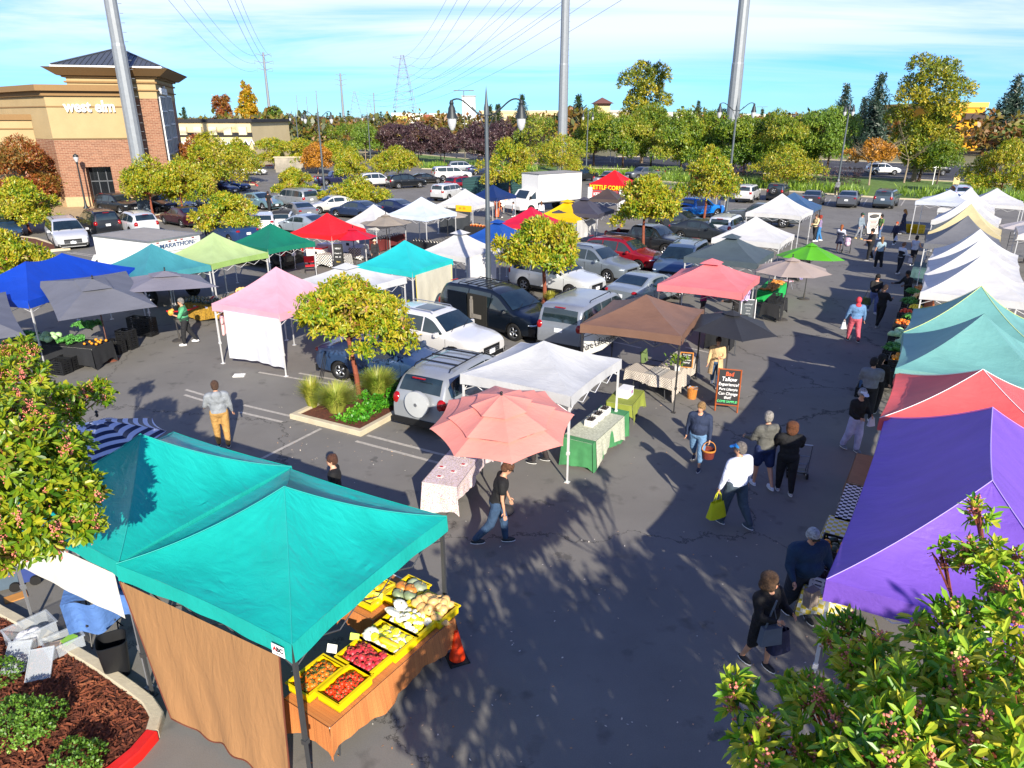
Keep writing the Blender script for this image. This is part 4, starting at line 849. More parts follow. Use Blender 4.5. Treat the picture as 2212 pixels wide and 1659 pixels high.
# ---------------------------------------------------------------- the setting
def asphalt(c0,c1,key):
    m=bpy.data.materials.new(key); m.use_nodes=True; nt=m.node_tree; b=nt.nodes['Principled BSDF']; b.inputs['Roughness'].default_value=.88; b.inputs['Specular IOR Level'].default_value=.3
    t=N(nt,'ShaderNodeTexCoord'); src=t.outputs['Object']
    big=N(nt,'ShaderNodeTexNoise',Scale=.35,Detail=5.,Roughness=.65); nt.links.new(src,big.inputs['Vector'])
    fin=N(nt,'ShaderNodeTexNoise',Scale=55.,Detail=3.,Roughness=.8); nt.links.new(src,fin.inputs['Vector'])
    st=N(nt,'ShaderNodeTexNoise',Scale=1.9,Detail=3.,Roughness=.5); nt.links.new(src,st.inputs['Vector'])
    vo=N(nt,'ShaderNodeTexVoronoi',feature='DISTANCE_TO_EDGE',Scale=.13); wn=N(nt,'ShaderNodeTexNoise',Scale=1.3,Detail=6.,Roughness=.7); nt.links.new(src,wn.inputs['Vector'])
    vm=N(nt,'ShaderNodeVectorMath',operation='MULTIPLY_ADD'); nt.links.new(wn.outputs['Color'],vm.inputs[0]); vm.inputs[1].default_value=(1.6,1.6,0); nt.links.new(src,vm.inputs[2]); nt.links.new(vm.outputs[0],vo.inputs['Vector'])
    crack=N(nt,'ShaderNodeMapRange'); crack.inputs['From Min'].default_value=.0; crack.inputs['From Max'].default_value=.0042; crack.inputs['To Min'].default_value=.32; crack.inputs['To Max'].default_value=1; nt.links.new(vo.outputs['Distance'],crack.inputs['Value'])
    f=M(nt,'ADD',M(nt,'MULTIPLY',big.outputs[0],.55),M(nt,'MULTIPLY',fin.outputs[0],.45))
    r=N(nt,'ShaderNodeMapRange'); r.inputs['From Min'].default_value=.3; r.inputs['From Max'].default_value=.7; nt.links.new(f,r.inputs['Value'])
    mx=N(nt,'ShaderNodeMix',data_type='RGBA'); nt.links.new(r.outputs[0],mx.inputs[0]); mx.inputs[6].default_value=c0+(1,); mx.inputs[7].default_value=c1+(1,)
    so_=N(nt,'ShaderNodeMapRange'); so_.inputs['From Min'].default_value=.60; so_.inputs['From Max'].default_value=.74; so_.inputs['To Min'].default_value=1; so_.inputs['To Max'].default_value=.66; nt.links.new(st.outputs[0],so_.inputs['Value'])
    vs=N(nt,'ShaderNodeVectorMath',operation='SCALE'); nt.links.new(mx.outputs[2],vs.inputs[0]); sp_=N(nt,'ShaderNodeTexVoronoi',Scale=.75); nt.links.new(vm.outputs[0],sp_.inputs['Vector']); sr_=N(nt,'ShaderNodeMapRange'); sr_.inputs['From Min'].default_value=.05; sr_.inputs['From Max'].default_value=.11; sr_.inputs['To Min'].default_value=.62; sr_.inputs['To Max'].default_value=1; nt.links.new(sp_.outputs['Distance'],sr_.inputs['Value']); nt.links.new(M(nt,'MULTIPLY',M(nt,'MULTIPLY',crack.outputs[0],so_.outputs[0]),sr_.outputs[0]),vs.inputs['Scale']); nt.links.new(vs.outputs[0],b.inputs['Base Color'])
    bp=N(nt,'ShaderNodeBump',Strength=.35,Distance=.01); nt.links.new(fin.outputs[0],bp.inputs['Height']); nt.links.new(bp.outputs[0],b.inputs['Normal']); return m
ASPH=asphalt((.120,.115,.104),(.198,.189,.171),'asphalt'); ROADM=asphalt((.035,.036,.04),(.06,.06,.066),'road_asphalt')
CONC=mat('#b3a88f',.85,var=.12,scale=3,bump=.2,bscale=30,key='concrete'); GRASSG=mat('#56722a',.95,var=.35,scale=1.2,bump=.6,bscale=8,key='grass'); EARTH=mat('#6f6a48',1,var=.3,scale=.02,key='dry_ground'); MULCH=mat('#5a2e1c',1,var=.4,scale=14,bump=.9,bscale=18,key='mulch')
LINE=mat('#a39e94',.8,var=.25,scale=9,key='worn_paint')
def sheet(name,pts,z,m,thick=0.):
    b=MB(); 
    if thick: b.poly([(p[0],p[1]) for p in pts],z-thick,z)
    else: b.add([(p[0],p[1],z) for p in pts],[tuple(range(len(pts)))])
    o=b.build(name,m,None,False)
    bm=bmesh.new(); bm.from_mesh(o.data); bmesh.ops.recalc_face_normals(bm,faces=bm.faces)
    if not thick and bm.faces:
        bm.normal_update()
        for f in bm.faces:
            if f.normal.z<0: f.normal_flip()
    bm.to_mesh(o.data); bm.free(); o['kind']='structure'; return o
sheet('ground',[(-6000,-300),(6000,-300),(6000,8000),(-6000,8000)],-.06,EARTH)
A_=lambda x,y:at(x,y)
edge=[A_(911,365),A_(1100,371),A_(1282,380),A_(1604,407),A_(1931,430),A_(2212,442),A_(2600,458)]
sheet('parking_lot',[(-190,-60),(120,-60),(130,60)]+[(p.x,p.y) for p in edge[::-1]]+[(A_(800,352).x,A_(800,352).y),(A_(560,338).x,A_(560,338).y),(A_(300,352).x,A_(300,352).y),(-190,150)],0,ASPH)
near=[A_(700,326),A_(896,333),A_(1039,346),A_(1282,364),A_(1462,368),A_(1848,382),A_(2100,395),A_(2700,425)]; far=[A_(700,320),A_(898,326),A_(972,330),A_(1284,338),A_(1500,340),A_(1772,345),A_(2065,357),A_(2700,380)]
sheet('road',[(p.x,p.y) for p in near]+[(p.x,p.y) for p in far[::-1]],.0,ROADM)
sheet('grass_verge',[(p.x,p.y) for p in edge]+[(p.x,p.y) for p in near[::-1]][:-1],-.01,GRASSG)
def polyline_curb(name,pts,w,h,m,closed=False):
    b=MB(); P_=[Vector((p[0],p[1],0)) for p in pts]; n=len(P_)
    L=[];Rr=[]
    for i,p in enumerate(P_):
        a=P_[(i-1)%n] if (closed or i>0) else p; c=P_[(i+1)%n] if (closed or i<n-1) else p
        d1=(p-a).normalized() if (p-a).length>1e-6 else (c-p).normalized(); d2=(c-p).normalized() if (c-p).length>1e-6 else d1
        t=(d1+d2).normalized(); k=1/max(.5,t.dot(d1)); nn=Vector((-t.y,t.x,0))*w/2*k; L.append(p+nn);Rr.append(p-nn)
    vs=[]
    for l,r in zip(L,Rr): vs+=[(l.x,l.y,-.02),(l.x,l.y,h-.015),(l.x*.9+r.x*.1,l.y*.9+r.y*.1,h),(r.x*.9+l.x*.1,r.y*.9+l.y*.1,h),(r.x,r.y,h-.015),(r.x,r.y,-.02)]
    fs=[]
    for i in range(n if closed else n-1):
        a=i*6;c=((i+1)%n)*6
        for j in range(5): fs.append((a+j,a+j+1,c+j+1,c+j))
    if not closed: fs+=[(0,1,2,3,4,5),tuple((n-1)*6+5-j for j in range(6))]
    b.add(vs,fs); o=b.build(name,m,None,True,30); o['kind']='structure'; return o
polyline_curb('kerb',edge,.18,.14,CONC); polyline_curb('kerb',near,.3,.14,CONC); polyline_curb('kerb',far,.3,.14,CONC)
# lane lines
b=MB()
for f,dash in ((.12,False),(.30,True),(.52,True),(.78,True),(.92,False)):
    for i in range(len(near)-1):
        a=near[i].lerp(far[i],f); c=near[i+1].lerp(far[i+1],f); L=(c-a).length; k=max(1,int(L/9)) if dash else 1; d=(c-a)/k; nn=Vector((-d.y,d.x,0)).normalized()*.09
        for j in range(k):
            p=a+d*j; q=p+d*(.35 if dash else 1); b.add([p-nn+Vector((0,0,.005)),q-nn+Vector((0,0,.005)),q+nn+Vector((0,0,.005)),p+nn+Vector((0,0,.005))],[(0,1,2,3)])
b.build('road_marking',mat('#c8c6c0',.8,var=.1,key='road_paint'),None,False)['kind']='structure'
def Z(x0,y0,zx,zy,s=.25): return (x0*.54+zx*s,y0*.54+zy*s)
H_=lambda x,y:Z(900,1450,x,y); G_=lambda x,y:Z(0,800,x,y)
b=MB()
def stripe(a,c,w=.1):
    p,q=at(*a),at(*c); d=(q-p).normalized(); nn=Vector((-d.y,d.x,0))*w/2; z=Vector((0,0,.004)); b.add([p-nn+z,q-nn+z,q+nn+z,p+nn+z],[(0,1,2,3)])
for a,c in [((160,368),(570,465)),((130,430),(495,515)),((310,835),(830,572)),((1230,630),(1900,803)),((1130,680),(1900,884)),((290,85),(1060,212)),((640,93),(1060,168)),((-340,235),(-20,330)),((-350,280),(-60,368))]: stripe(H_(*a),H_(*c))
for a,c in [((575,455),(820,492)),((630,455),(830,478)),((590,412),(815,382)),((520,130),(640,155)),((1230,95),(1290,125))]: stripe(G_(*a),G_(*c))
R3=lambda x,y:(1728+.21875*x,162+.21875*y)
for x in (205,565,940,1300):
    stripe(R3(x,1287),R3(x+50,1222)); stripe(R3(x+57,1290),R3(x+100,1224))
for x,y in ((1310,640),(1480,655),(1950,652)): stripe((x,y+95),(x+75,y+112))
for i in range(9): stripe((500+i*42,430-i*2),(530+i*42,424-i*2))
for i in range(6): stripe((900+i*40,402+i*1.5),(935+i*40,397+i*1.5))
b.build('parking_markings',LINE,None,False)['kind']='structure'
# near planting island
i0,i1,i2=at(628.5,905),at(777,943),at(855,900); d2=(i2-i1).normalized(); i3=i1+d2*4.6; i4=i0+d2*4.6
isl=[i0,i1,i3,i4]; polyline_curb('kerb',[p+((i0+i3)/2-p).normalized()*.1 for p in isl],.17,.15,CONC,True); sheet('planting_bed',[p+((i0+i3)/2-p).normalized()*.2 for p in isl],.09,MULCH)
def island(pts):
    P_=[at(*p) for p in pts]; c=sum(P_,Vector())/len(P_); polyline_curb('kerb',P_,.17,.15,CONC,True); sheet('planting_bed',[p+(c-p)*.06 for p in P_],.08,MULCH)
for pts in [[(1130,668),(1165,678),(1215,655),(1185,645)],[(1360,560),(1400,566),(1440,548),(1400,541)],[(1490,490),(1530,494),(1560,484),(1520,480)],[(610,442),(655,446),(672,436),(632,432)],[(300,472),(350,478),(440,468),(390,460)],[(30,512),(80,518),(148,540),(100,545)],[(500,398),(552,400),(560,394),(510,391)],[(1075,446),(1120,450),(1135,440),(1090,438)],[(830,396),(880,400),(960,392),(900,388)]]: island(pts)
red=mat('#b0241a',.6,var=.1,key='red_kerb_paint')
for a,c in [((556,402),(545,396)),((690,386),(706,388)),((560,360),(588,358))]: polyline_curb('painted_kerb',[at(*a),at(*c)],.2,.16,red)
# foreground mulch bed with curb
cp=[(-9.6,10.5),(-8.78,10.01),(-7.4,9.28),(-6.4,8.72),(-5.65,8.25),(-5.25,7.98),(-5.0,7.72),(-4.93,7.42)]
cr_=[(-4.93,7.42),(-5.0,7.1),(-5.16,6.8),(-5.45,6.5),(-5.9,6.2),(-6.6,5.9)]
polyline_curb('kerb',cp,.17,.15,CONC); polyline_curb('painted_kerb',cr_,.18,.155,mat('#c41a14',.5,var=.12,scale=4,key='red_kerb_paint'))
sheet('mulch_bed',[(-14,12.6)]+cp+cr_+[(-8,5.4),(-14,5.4)],.10,MULCH)
rg=np.random.default_rng(5); n=15000; x=rg.uniform(-9.8,-4.9,n); y=rg.uniform(5.7,10.4,n)
lim=np.interp(x,[c[0] for c in cp],[c[1] for c in cp])-.12; ok=(y<lim)&~((x>-5.1))&~((y<6.6)&(x>-5.6+(-y+6.5))); x=x[ok];y=y[ok];n=len(x); a=rg.uniform(0,6.3,n); l=rg.uniform(.02,.07,n);w_=rg.uniform(.005,.014,n); dz=rg.uniform(-.018,.018,n)
d=np.stack([np.cos(a)*l,np.sin(a)*l,dz],1); s=np.stack([-np.sin(a)*w_,np.cos(a)*w_,rg.uniform(-.01,.01,n)],1); c=np.stack([x,y,.112+rg.random(n)*.02],1)
V=np.stack([c-d-s,c+d-s,c+d+s,c-d+s],1).reshape(-1,3); o=bpy.data.objects.new('wood_mulch',npmesh('wood_mulch',V,(np.arange(n)*4)[:,None]+np.array([[0,1,2,3]]),[leafmat(['#3a1a10','#5c2c1a','#7a4026','#8a5434'],'mulch_chips',.05,.9)])); C.objects.link(o); tag(o,'red brown shredded bark mulch in the corner bed','mulch',kind='stuff')
# fallen leaves on the asphalt
n=420; q=[]; rr=random.Random(4)
while len(q)<n:
    p=at(rr.uniform(600,1750),rr.uniform(700,1655)) if rr.random()<.85 else at(rr.uniform(600,900),rr.uniform(880,1000)); q.append((p.x,p.y,.006))
q=np.array(q); D=np.tile([[0,0,1.]],(n,1)); V,Fq=leaves(q,D,1,.042,.026,rg,tilt=(0,.25),jit=0); V[:,2]=np.maximum(V[:,2],.004)
o=bpy.data.objects.new('fallen_leaves',npmesh('fallen_leaves',V,Fq,[leafmat(['#c8c2b0','#b87a3a','#d8d4c8','#9a6a3a'],'litter',.1,.8)])); C.objects.link(o); tag(o,'pale fallen leaves and petals scattered over the asphalt','fallen leaves',kind='stuff')
sheet('pavement',[(p.x,p.y) for p in (at(60,478),at(215,470),at(225,462),at(420,445),at(400,432),at(60,452))],.12,mat('#a8916c',.85,var=.12,scale=2,key='tan_paving'),.12)
# ---------------------------------------------------------------- buildings
def brickmat():
    m=bpy.data.materials.new('brick'); m.use_nodes=True; nt=m.node_tree; p=nt.nodes['Principled BSDF']; p.inputs['Roughness'].default_value=.9
    t=N(nt,'ShaderNodeTexCoord'); s=N(nt,'ShaderNodeSeparateXYZ'); nt.links.new(t.outputs['Object'],s.inputs[0]); c=N(nt,'ShaderNodeCombineXYZ'); nt.links.new(M(nt,'ADD',s.outputs[0],s.outputs[1]),c.inputs[0]); nt.links.new(s.outputs[2],c.inputs[1])
    b=N(nt,'ShaderNodeTexBrick',Scale=1.); b.inputs['Brick Width'].default_value=.42; b.inputs['Row Height'].default_value=.15; b.inputs['Mortar Size'].default_value=.012; b.inputs['Color1'].default_value=lin('#744c3a'); b.inputs['Color2'].default_value=lin('#8a604a'); b.inputs['Mortar'].default_value=lin('#a08a72'); nt.links.new(c.outputs[0],b.inputs['Vector']); nt.links.new(b.outputs[0],p.inputs[0]); return m
BRICK=brickmat(); STUC=mat('#a08c66',.9,var=.08,scale=.5,bump=.15,bscale=30,key='tan_stucco'); STUC2=mat('#806440',.9,var=.05,key='brown_stucco')
DARKW=mat('#15181c',.15,var=.05,spec=.8,key='window_glass')
def atd(px,py,y):
    u=(px-CX)/F; v=-(py-CY)/F; d=Vector((u,math.cos(TH)+v*math.sin(TH),-math.sin(TH)+v*math.cos(TH))); return Vector((0,0,CH))+d*(y/d.y)
def westelm():
    C0=Vector((-41.6,68.1,0)); an=R(17); ux=Vector((math.cos(an),math.sin(an),0)); uy=Vector((-ux.y,ux.x,0))
    def LX(px,z,yy):
        lo,hi=-40,40
        for _ in range(40):
            m=(lo+hi)/2; p=C0+ux*m+uy*yy+Vector((0,0,z)); lo,hi=(m,hi) if proj(p)[0]<px else (lo,m)
        return lo
    def LZ(py,x,yy):
        lo,hi=0,40
        for _ in range(40):
            m=(lo+hi)/2; p=C0+ux*x+uy*yy+Vector((0,0,m)); lo,hi=(m,hi) if proj(p)[1]>py else (lo,m)
        return lo
    t=thing('shop_building','large tan stucco and brick shop with a hipped grey metal roof, signed west elm','building',C0,an)
    BX=lambda x0,x1,y0,y1,z0,z1:((( x0+x1)/2,(y0+y1)/2,(z0+z1)/2),(x1-x0,y1-y0,z1-z0))
    zb=LZ(301,0,0); zt=LZ(196,0,0); ty=1.3; tr=LX(338,10,ty); tl=LX(141,11.5,ty); xm=LX(284,5,0); zbt=LZ(213,tr,ty); te=LZ(168,tr,ty); zc=LZ(156,tr,ty)
    dl,dr=LX(192,2,0),LX(246,2,0); dz=LZ(361,dl,0); print('ELM',zb,zt,tl,tr,xm,zbt,te,zc,dl,dr,dz)
    A=R(124); ex,ey=13*math.cos(A),13*math.sin(A); D=15
    def prism(b,z0,z1,g=0.,m=0):
        p=[(xm+g,-g),(xm+g,D),(ex-1,D),(ex-g*1.2,ey),(0-g*.6,-g)]; b.poly(p,z0,z1,m)
    b=MB(); b.poly([(dl,-.06),(dl,1.5),(dl-.01,D-1),(ex,D-1),(ex-.06,ey),(-.04,-.06)],0,1.0); b.box(*BX(dr,xm+.06,-.06,3,0,1.0)); b.build('plinth',mat('#b09470',.85,var=.08,key='stone'),t,False)
    b=MB(); b.poly([(dl,0),(dl,1.6),(dl-.01,D-1.2),(ex+.1,D-1.2),(ex,ey),(0,0)],1.0,dz); b.box(*BX(dr,xm,0,5,1.0,dz)); prism(b,dz,zb); b.box(*BX(dl,dr,2.4,3,0,dz)); b.box(*BX(xm-.4,tr,ty,14,0,zbt)); b.build('brick_wall',BRICK,t,False)
    b=MB(); prism(b,zb,zt,.03); b.box(*BX(tl,tr+.03,ty-.03,14.03,zbt,te)); b.build('stucco_wall',STUC,t,False)
    b=MB(); b.box(*BX(-26,LX(92,8,3.5),3.5,16,0,LZ(258,LX(92,8,3.5),3.5))); w=b.build('side_wing',STUC,t,False)
    zw=LZ(247,LX(92,8,3.5),3.5); b=MB(); b.box(*BX(-26.2,LX(92,8,3.5)+.15,3.3,16.2,zw-.5,zw)); b.box(*BX(-26.2,LX(92,8,3.5)+.08,3.4,16.1,zw-1.3,zw-1.2)); b.build('cornice',STUC2,w,False)
    b=MB(); prism(b,zt,zt+.5,.75); prism(b,zt-.4,zt,.3); prism(b,zt-1.35,zt-1.25,.1); b.build('cornice',STUC2,t,False)
    b=MB(); b.box(*BX(tl-.2,tr+.2,ty-.2,14.2,te-.5,te-.35)); b.box(*BX(tl-.2,tr+.2,ty-.2,14.2,te-1.15,te-1.05)); b.box(*BX(tl-.3,tr+.3,ty-.3,14.3,te-.05,te+.12))
    e=1.5; X0,X1,Y0,Y1=tl-e,tr+e,ty-e,14+e; h1=te+.1; h2=te+.75
    b.add([(X0,Y0,h2),(X1,Y0,h2),(X1,Y1,h2),(X0,Y1,h2),(X0+.9,Y0+.9,h1),(X1-.9,Y0+.9,h1),(X1-.9,Y1-.9,h1),(X0+.9,Y1-.9,h1)],[(0,1,2,3),(7,6,5,4),(4,5,1,0),(5,6,2,1),(6,7,3,2),(7,4,0,3)]); b.build('eave',STUC2,t,False)
    e=.9; X0,X1,Y0,Y1=tl-e,tr+e,ty-e,14+e; ap=((tl+tr)/2,(ty+14)/2,LZ(105,(tl+tr)/2,(ty+14)/2)); z=h2+.16
    b=MB(); b.box(((X0+X1)/2,(Y0+Y1)/2,h2+.08),(X1-X0,Y1-Y0,.16)); b.build('gutter',mat('#c9ccce',.4,.5,var=.03,key='gutter_metal'),t,False)
    b=MB(); c=[(X0+.1,Y0+.1,z+.02),(X1-.1,Y0+.1,z+.02),(X1-.1,Y1-.1,z+.02),(X0+.1,Y1-.1,z+.02)]; b.add(c+[ap],[(0,1,4),(1,2,4),(2,3,4),(3,0,4)])
    for i in range(4):
        p,q=Vector(c[i]),Vector(c[(i+1)%4]); n=20; A_p=Vector(ap)
        for j in range(1,n):
            f=j/n; s=p.lerp(q,f); k=min(f,1-f)*2; e_=s+(A_p-(p+q)/2)*k; b.tube([s+Vector((0,0,.04)),e_+Vector((0,0,.04))],.04,4)
        b.tube([p+Vector((0,0,.05)),A_p+Vector((0,0,.05))],.07,4)
    b.build('roof',mat('#4c5156',.5,.2,var=.06,key='standing_seam'),t,False)
    for y0 in (2.2,6.8):
        w0,w1=LZ(208,tr,y0),LZ(208,tr,y0)-6.6; f=MB(); f.box(*BX(tr,tr+.06,y0,y0+3.4,w1,w0)); wn=f.build('window',DARKW,t,False); f=MB()
        for k in range(4): yy=y0+3.4*k/3; f.box(*BX(tr+.02,tr+.15,yy-.07,yy+.07,w1,w0))
        for k in range(6): zz_=w1+(w0-w1)*k/5; f.box(*BX(tr+.02,tr+.17,y0,y0+3.4,zz_-.07,zz_+.07))
        f.build('frame',mat('#b8bcc0',.5,var=.02,key='window_frame'),wn,False)
    MB().box(*BX(dl,dr,1.2,1.3,0,dz)).build('door',DARKW,t,False)
    b=MB(); [b.box((x,-.005,(zb+zt-1.4)/2),(.03,.03,zt-zb-1.5)) for x in (xm*.52,xm*.97)]; b.box((xm/2,-.01,zb+(zt-zb)*.36),(xm,.03,.04)); b.box((xm/2,-.02,zb+.03),(xm+.1,.1,.12)); b.build('wall_joint',mat('#6c5a3c',.9,var=.05,key='joint'),t,False)
    b=MB(); [b.box((dl+(dr-dl)*k/3,1.16,dz/2),(.07,.08,dz)) for k in range(4)]; b.box(((dl+dr)/2,1.16,2.3),(dr-dl,.08,.09)); b.build('door_frame',mat('#50545a',.5,.4,key='door_metal'),t,False)
    wl=mat('#e6e6e4',.5,var=0,key='sign_white'); sx=(LX(139,8,0)+LX(258,8,0))/2; text('lettering','west elm',1.35,wl,t,(sx,-.16,LZ(231,sx,0)),(PI/2,0,0),.1,bold=.03,sx=.84)
    text('lettering','west elm',1.1,wl,t,(tr+.2,4.2,LZ(196,tr,4)),(PI/2,0,PI/2),.12,bold=.03)
westelm()
def far_building(label,px0,px1,pyt,y,dep,col,cap='#3a3a3c',win=0,rows=1,rz=0.,base=0.,roofc=None,capw=.5,sill=None,band=None,winc=None,name='building'):
    a,c=atd(px0,pyt,y),atd(px1,pyt,y); Hh=a.z; W=c.x-a.x; t=thing(name,label,'building',((a.x+c.x)/2,y,0),rz)
    MB().box((0,dep/2,Hh/2),(W,dep,Hh)).build('wall',mat(col,.9,var=.05,scale=.3,key='wall'),t,False)
    MB().box((0,dep/2,Hh+capw*.3),(W+.8,dep+.8,capw)).build('parapet',mat(cap,.7,var=.05,key='parapet'),t,False)
    if roofc: MB().box((0,dep/2+.5,Hh+capw*.6),(W*.96,dep*.9,capw*.5)).build('roof',mat(roofc,.8,var=.08,key='roofing'),t,False)
    if band: MB().box((0,-.1,Hh*.72),(W+.2,.3,Hh*.09)).build('trim_band',mat(band,.8,var=.03,key='trim'),t,False)
    for r_ in range(rows):
        for i in range(win):
            x=-W/2+W*(i+.5)/win; wz=Hh*((r_+.45)/rows) ; ww,wh=W/win*.5,Hh/rows*.42
            o=MB().box((x,-.04,wz),(ww,.12,wh)).build('window',mat(winc or '#2a3036',.2,var=.05,key='window_glass'),t,False); f=MB(); f.box((x,-.1,wz+wh/2),(ww+.3,.16,.15)); f.box((x,-.1,wz-wh/2),(ww+.3,.2,.15)); f.box((x-ww/2-.02,-.09,wz),(.12,.14,wh+.1)); f.box((x+ww/2+.02,-.09,wz),(.12,.14,wh+.1)); f.build('frame',mat('#d0ccc0',.7,var=0,key='trim'),o,False)
    return t,W,Hh
# strip shops behind the left trees
t,W,Hh=far_building('low cream shop row with black trim behind the trees on the left',378,540,263,128,22,'#c9b78c',cap='#1c1c20',band='#1c1c20',win=0)
for i in range(5): MB().box((-W/2+W*(i+.5)/5,-.3,Hh*.8),(1.3,.6,1.3)).build('pier',mat('#cfc2a0',.8,var=.03,key='pier'),t,False)
MB().box((W*.28,-.2,Hh*.3),(W*.3,.5,Hh*.5)).build('shopfront',mat('#14161c',.3,var=.05,key='shopfront'),t,False)
for x,ww in ((-W*.37,2.4),(W*.28,3.4)):
    b=MB(); r=random.Random(3)
    for k in range(7): b.tube([(x-ww+ww*2*k/7,-.5,Hh*.5+r.uniform(-.2,.2)),(x-ww+ww*2*(k+.4)/7,-.5,Hh*.5+.8*r.random()+.4),(x-ww+ww*2*(k+.9)/7,-.5,Hh*.5-.1)],.13,5)
    b.build('lettering',mat('#d8d8d8',.5,var=0,key='sign_white'),t,False)
FB=[('yellow and white hotel block with square windows in the distance',848,880,249,330,30,'#c9b45c','#d8d4c4',2,2),('white distant office block with a framed window beside the hotel',880,912,251,332,30,'#d4d2cc','#e0dcd0',2,1),('brick fronted distant block with a toothed parapet',912,930,253,333,24,'#a86a4c','#8a4a34',3,1),('cream distant block with a flat roof right of the brick one',930,985,250,340,40,'#c8bfa6','#d8d2c0',4,1),
 ('long low white retail hall on the horizon left of the lamp post',985,1040,252,380,50,'#d4cfc4','#c8c2b4',5,1),('cream department store with dark capital letters',1040,1275,243,420,90,'#c8b48c','#b8a884',0,1),('pale tower with a small hipped roof above the mall',1290,1318,226,430,16,'#cbb48a','#8a6a5a',1,1),('grey roofed mall wing right of the pale tower',1318,1425,242,440,60,'#b8b0a0','#a8a49c',0,1),
 ('white flat roofed warehouse on the horizon behind the magnolias',1440,1500,246,460,60,'#dcdad4','#e6e4de',0,1),('orange stucco restaurant with stepped roof on the horizon',1505,1580,252,400,30,'#b86a34','#c87a44',3,1),('pale warehouse far right of the second steel pole',1590,1650,250,450,60,'#c8c4bc','#d4d0c8',0,1),('long white warehouse roof beyond the trees on the right',1650,1760,251,470,60,'#d8d6d0','#e0ded8',0,1),
 ('white building behind the bare conifers',1765,1830,252,300,30,'#d4d0c4','#dcd8cc',4,1),('bright yellow store with a dark sign band on the right horizon',2060,2130,230,190,40,'#d0921c','#d8a848',0,1)]
fb={}
for l,a,c,pt,y,dp,col,cp_,wn,rw in FB: fb[a]=far_building(l,a,c,pt,y,dp,col,cp_,wn,rw,capw=1.2,band='#8a8478' if a in(985,1040) else None)
t,W,Hh=fb[1040]; text('lettering','NORDSTROM',5.2,mat('#3a2c24',.6,var=0,key='sign_dark'),t,(0,-.3,Hh*.62),(PI/2,0,0),.1,bold=.05)
t,W,Hh=fb[1290]; b=MB(); b.add([(-W*.75,-3,Hh+.6),(W*.75,-3,Hh+.6),(W*.75,19,Hh+.6),(-W*.75,19,Hh+.6),(0,8,Hh+4)],[(0,1,4),(1,2,4),(2,3,4),(3,0,4)]); b.build('roof',mat('#6a4438',.8,var=.05,key='tiles'),t,False)
t,W,Hh=fb[2060]; MB().box((W*.15,-.6,Hh*.78),(W*.6,1.2,Hh*.14)).build('sign_band',mat('#3a2a20',.7,var=.05,key='trim'),t,False)
# scattered low roofs of the suburb at left horizon
rr=random.Random(9)
for i in range(16):
    px=rr.uniform(600,845); y=rr.uniform(420,800); w_=rr.uniform(9,20); p=atd(px,262,y); t=thing('house',['small far house with a tan tiled roof on the left horizon','small far white walled house on the left horizon'][i%2],'house',(p.x,y,0),0,'far houses on the left horizon '+['tan','white'][i%2])
    Hh=rr.uniform(3,4.5); MB().box((0,5,Hh/2),(w_,10,Hh)).build('wall',mat(['#b09a74','#cfcac0'][i%2],.9,var=.05,key='wall'),t,False)
    b=MB(); b.add([(-w_/2-.5,-.5,Hh),(w_/2+.5,-.5,Hh),(w_/2+.5,10.5,Hh),(-w_/2-.5,10.5,Hh),(-w_/4,5,Hh+2.4),(w_/4,5,Hh+2.4)],[(0,1,5,4),(1,2,5),(2,3,4,5),(3,0,4)]); b.build('roof',mat(['#8a5a40','#6a6660'][i%2],.9,var=.1,key='tiles'),t,False)
# ---------------------------------------------------------------- poles, towers, wires
def monopole(label,bx,by,r0,r1,H,armz=(),lean=0.,group='giant steel transmission poles',col=STEEL,base=None):
    g=at(bx,by); t=thing('power_pole',label,'power pole',g,.2,group); b=MB(); n=10; b.tube([(0,0,0),(0,0,H*.33),(0,0,H*.335),(0,0,H*.66),(0,0,H*.665),(0,0,H)],[r0,r0*.67+r1*.33,(r0*.67+r1*.33)*.94,r0*.33+r1*.67,(r0*.33+r1*.67)*.94,r1],12); b.build('shaft',col,t,False)
    f=MB(); f.lathe([(0,0),(r0*1.4,0),(r0*1.4,.15),(r0,.15)],n=16); f.build('base_plate',col,t,False)
    if r0>.4:
        s=MB(); [s.tube([((r0+(r1-r0)*z/H)*.9,(r0+(r1-r0)*z/H)*.45,z),((r0+(r1-r0)*z/H)*1.0+.22,(r0+(r1-r0)*z/H)*.5,z)],.02,4) for z in np.arange(3,H,.75)]; s.build('climbing_steps',col,t,False)
    for z,L in armz:
        for s in (-1,1):
            a=MB(); a.tube([(0,0,z),(s*L,0,z+.8)],[r1*.5,r1*.2],6); o=a.build('arm',col,t); i=MB(); [i.lathe([(.03,z+.6-.25*k),(.12,z+.5-.25*k),(.03,z+.45-.25*k)],(s*L,0,0),8) for k in range(5)]; i.build('insulator',mat('#8a8c90',.3,var=0,key='insulator'),o)
    return t,g
PT=[]
PT.append(monopole('tapered grey steel pole leaning across the tan shop on the left',317,447,.66,.42,42,[(33,5),(37,5),(41,5)]))
PT.append(monopole('tapered grey steel pole rising behind the middle of the market',1213,372,.78,.5,46,[(37,5.5),(41,5.5),(45,5.5)]))
PT.append(monopole('wide grey steel pole rising behind the trees right of centre',1570,374,.98,.62,46,[(37,5.5),(41,5.5),(45,5.5)]))
FT=[]
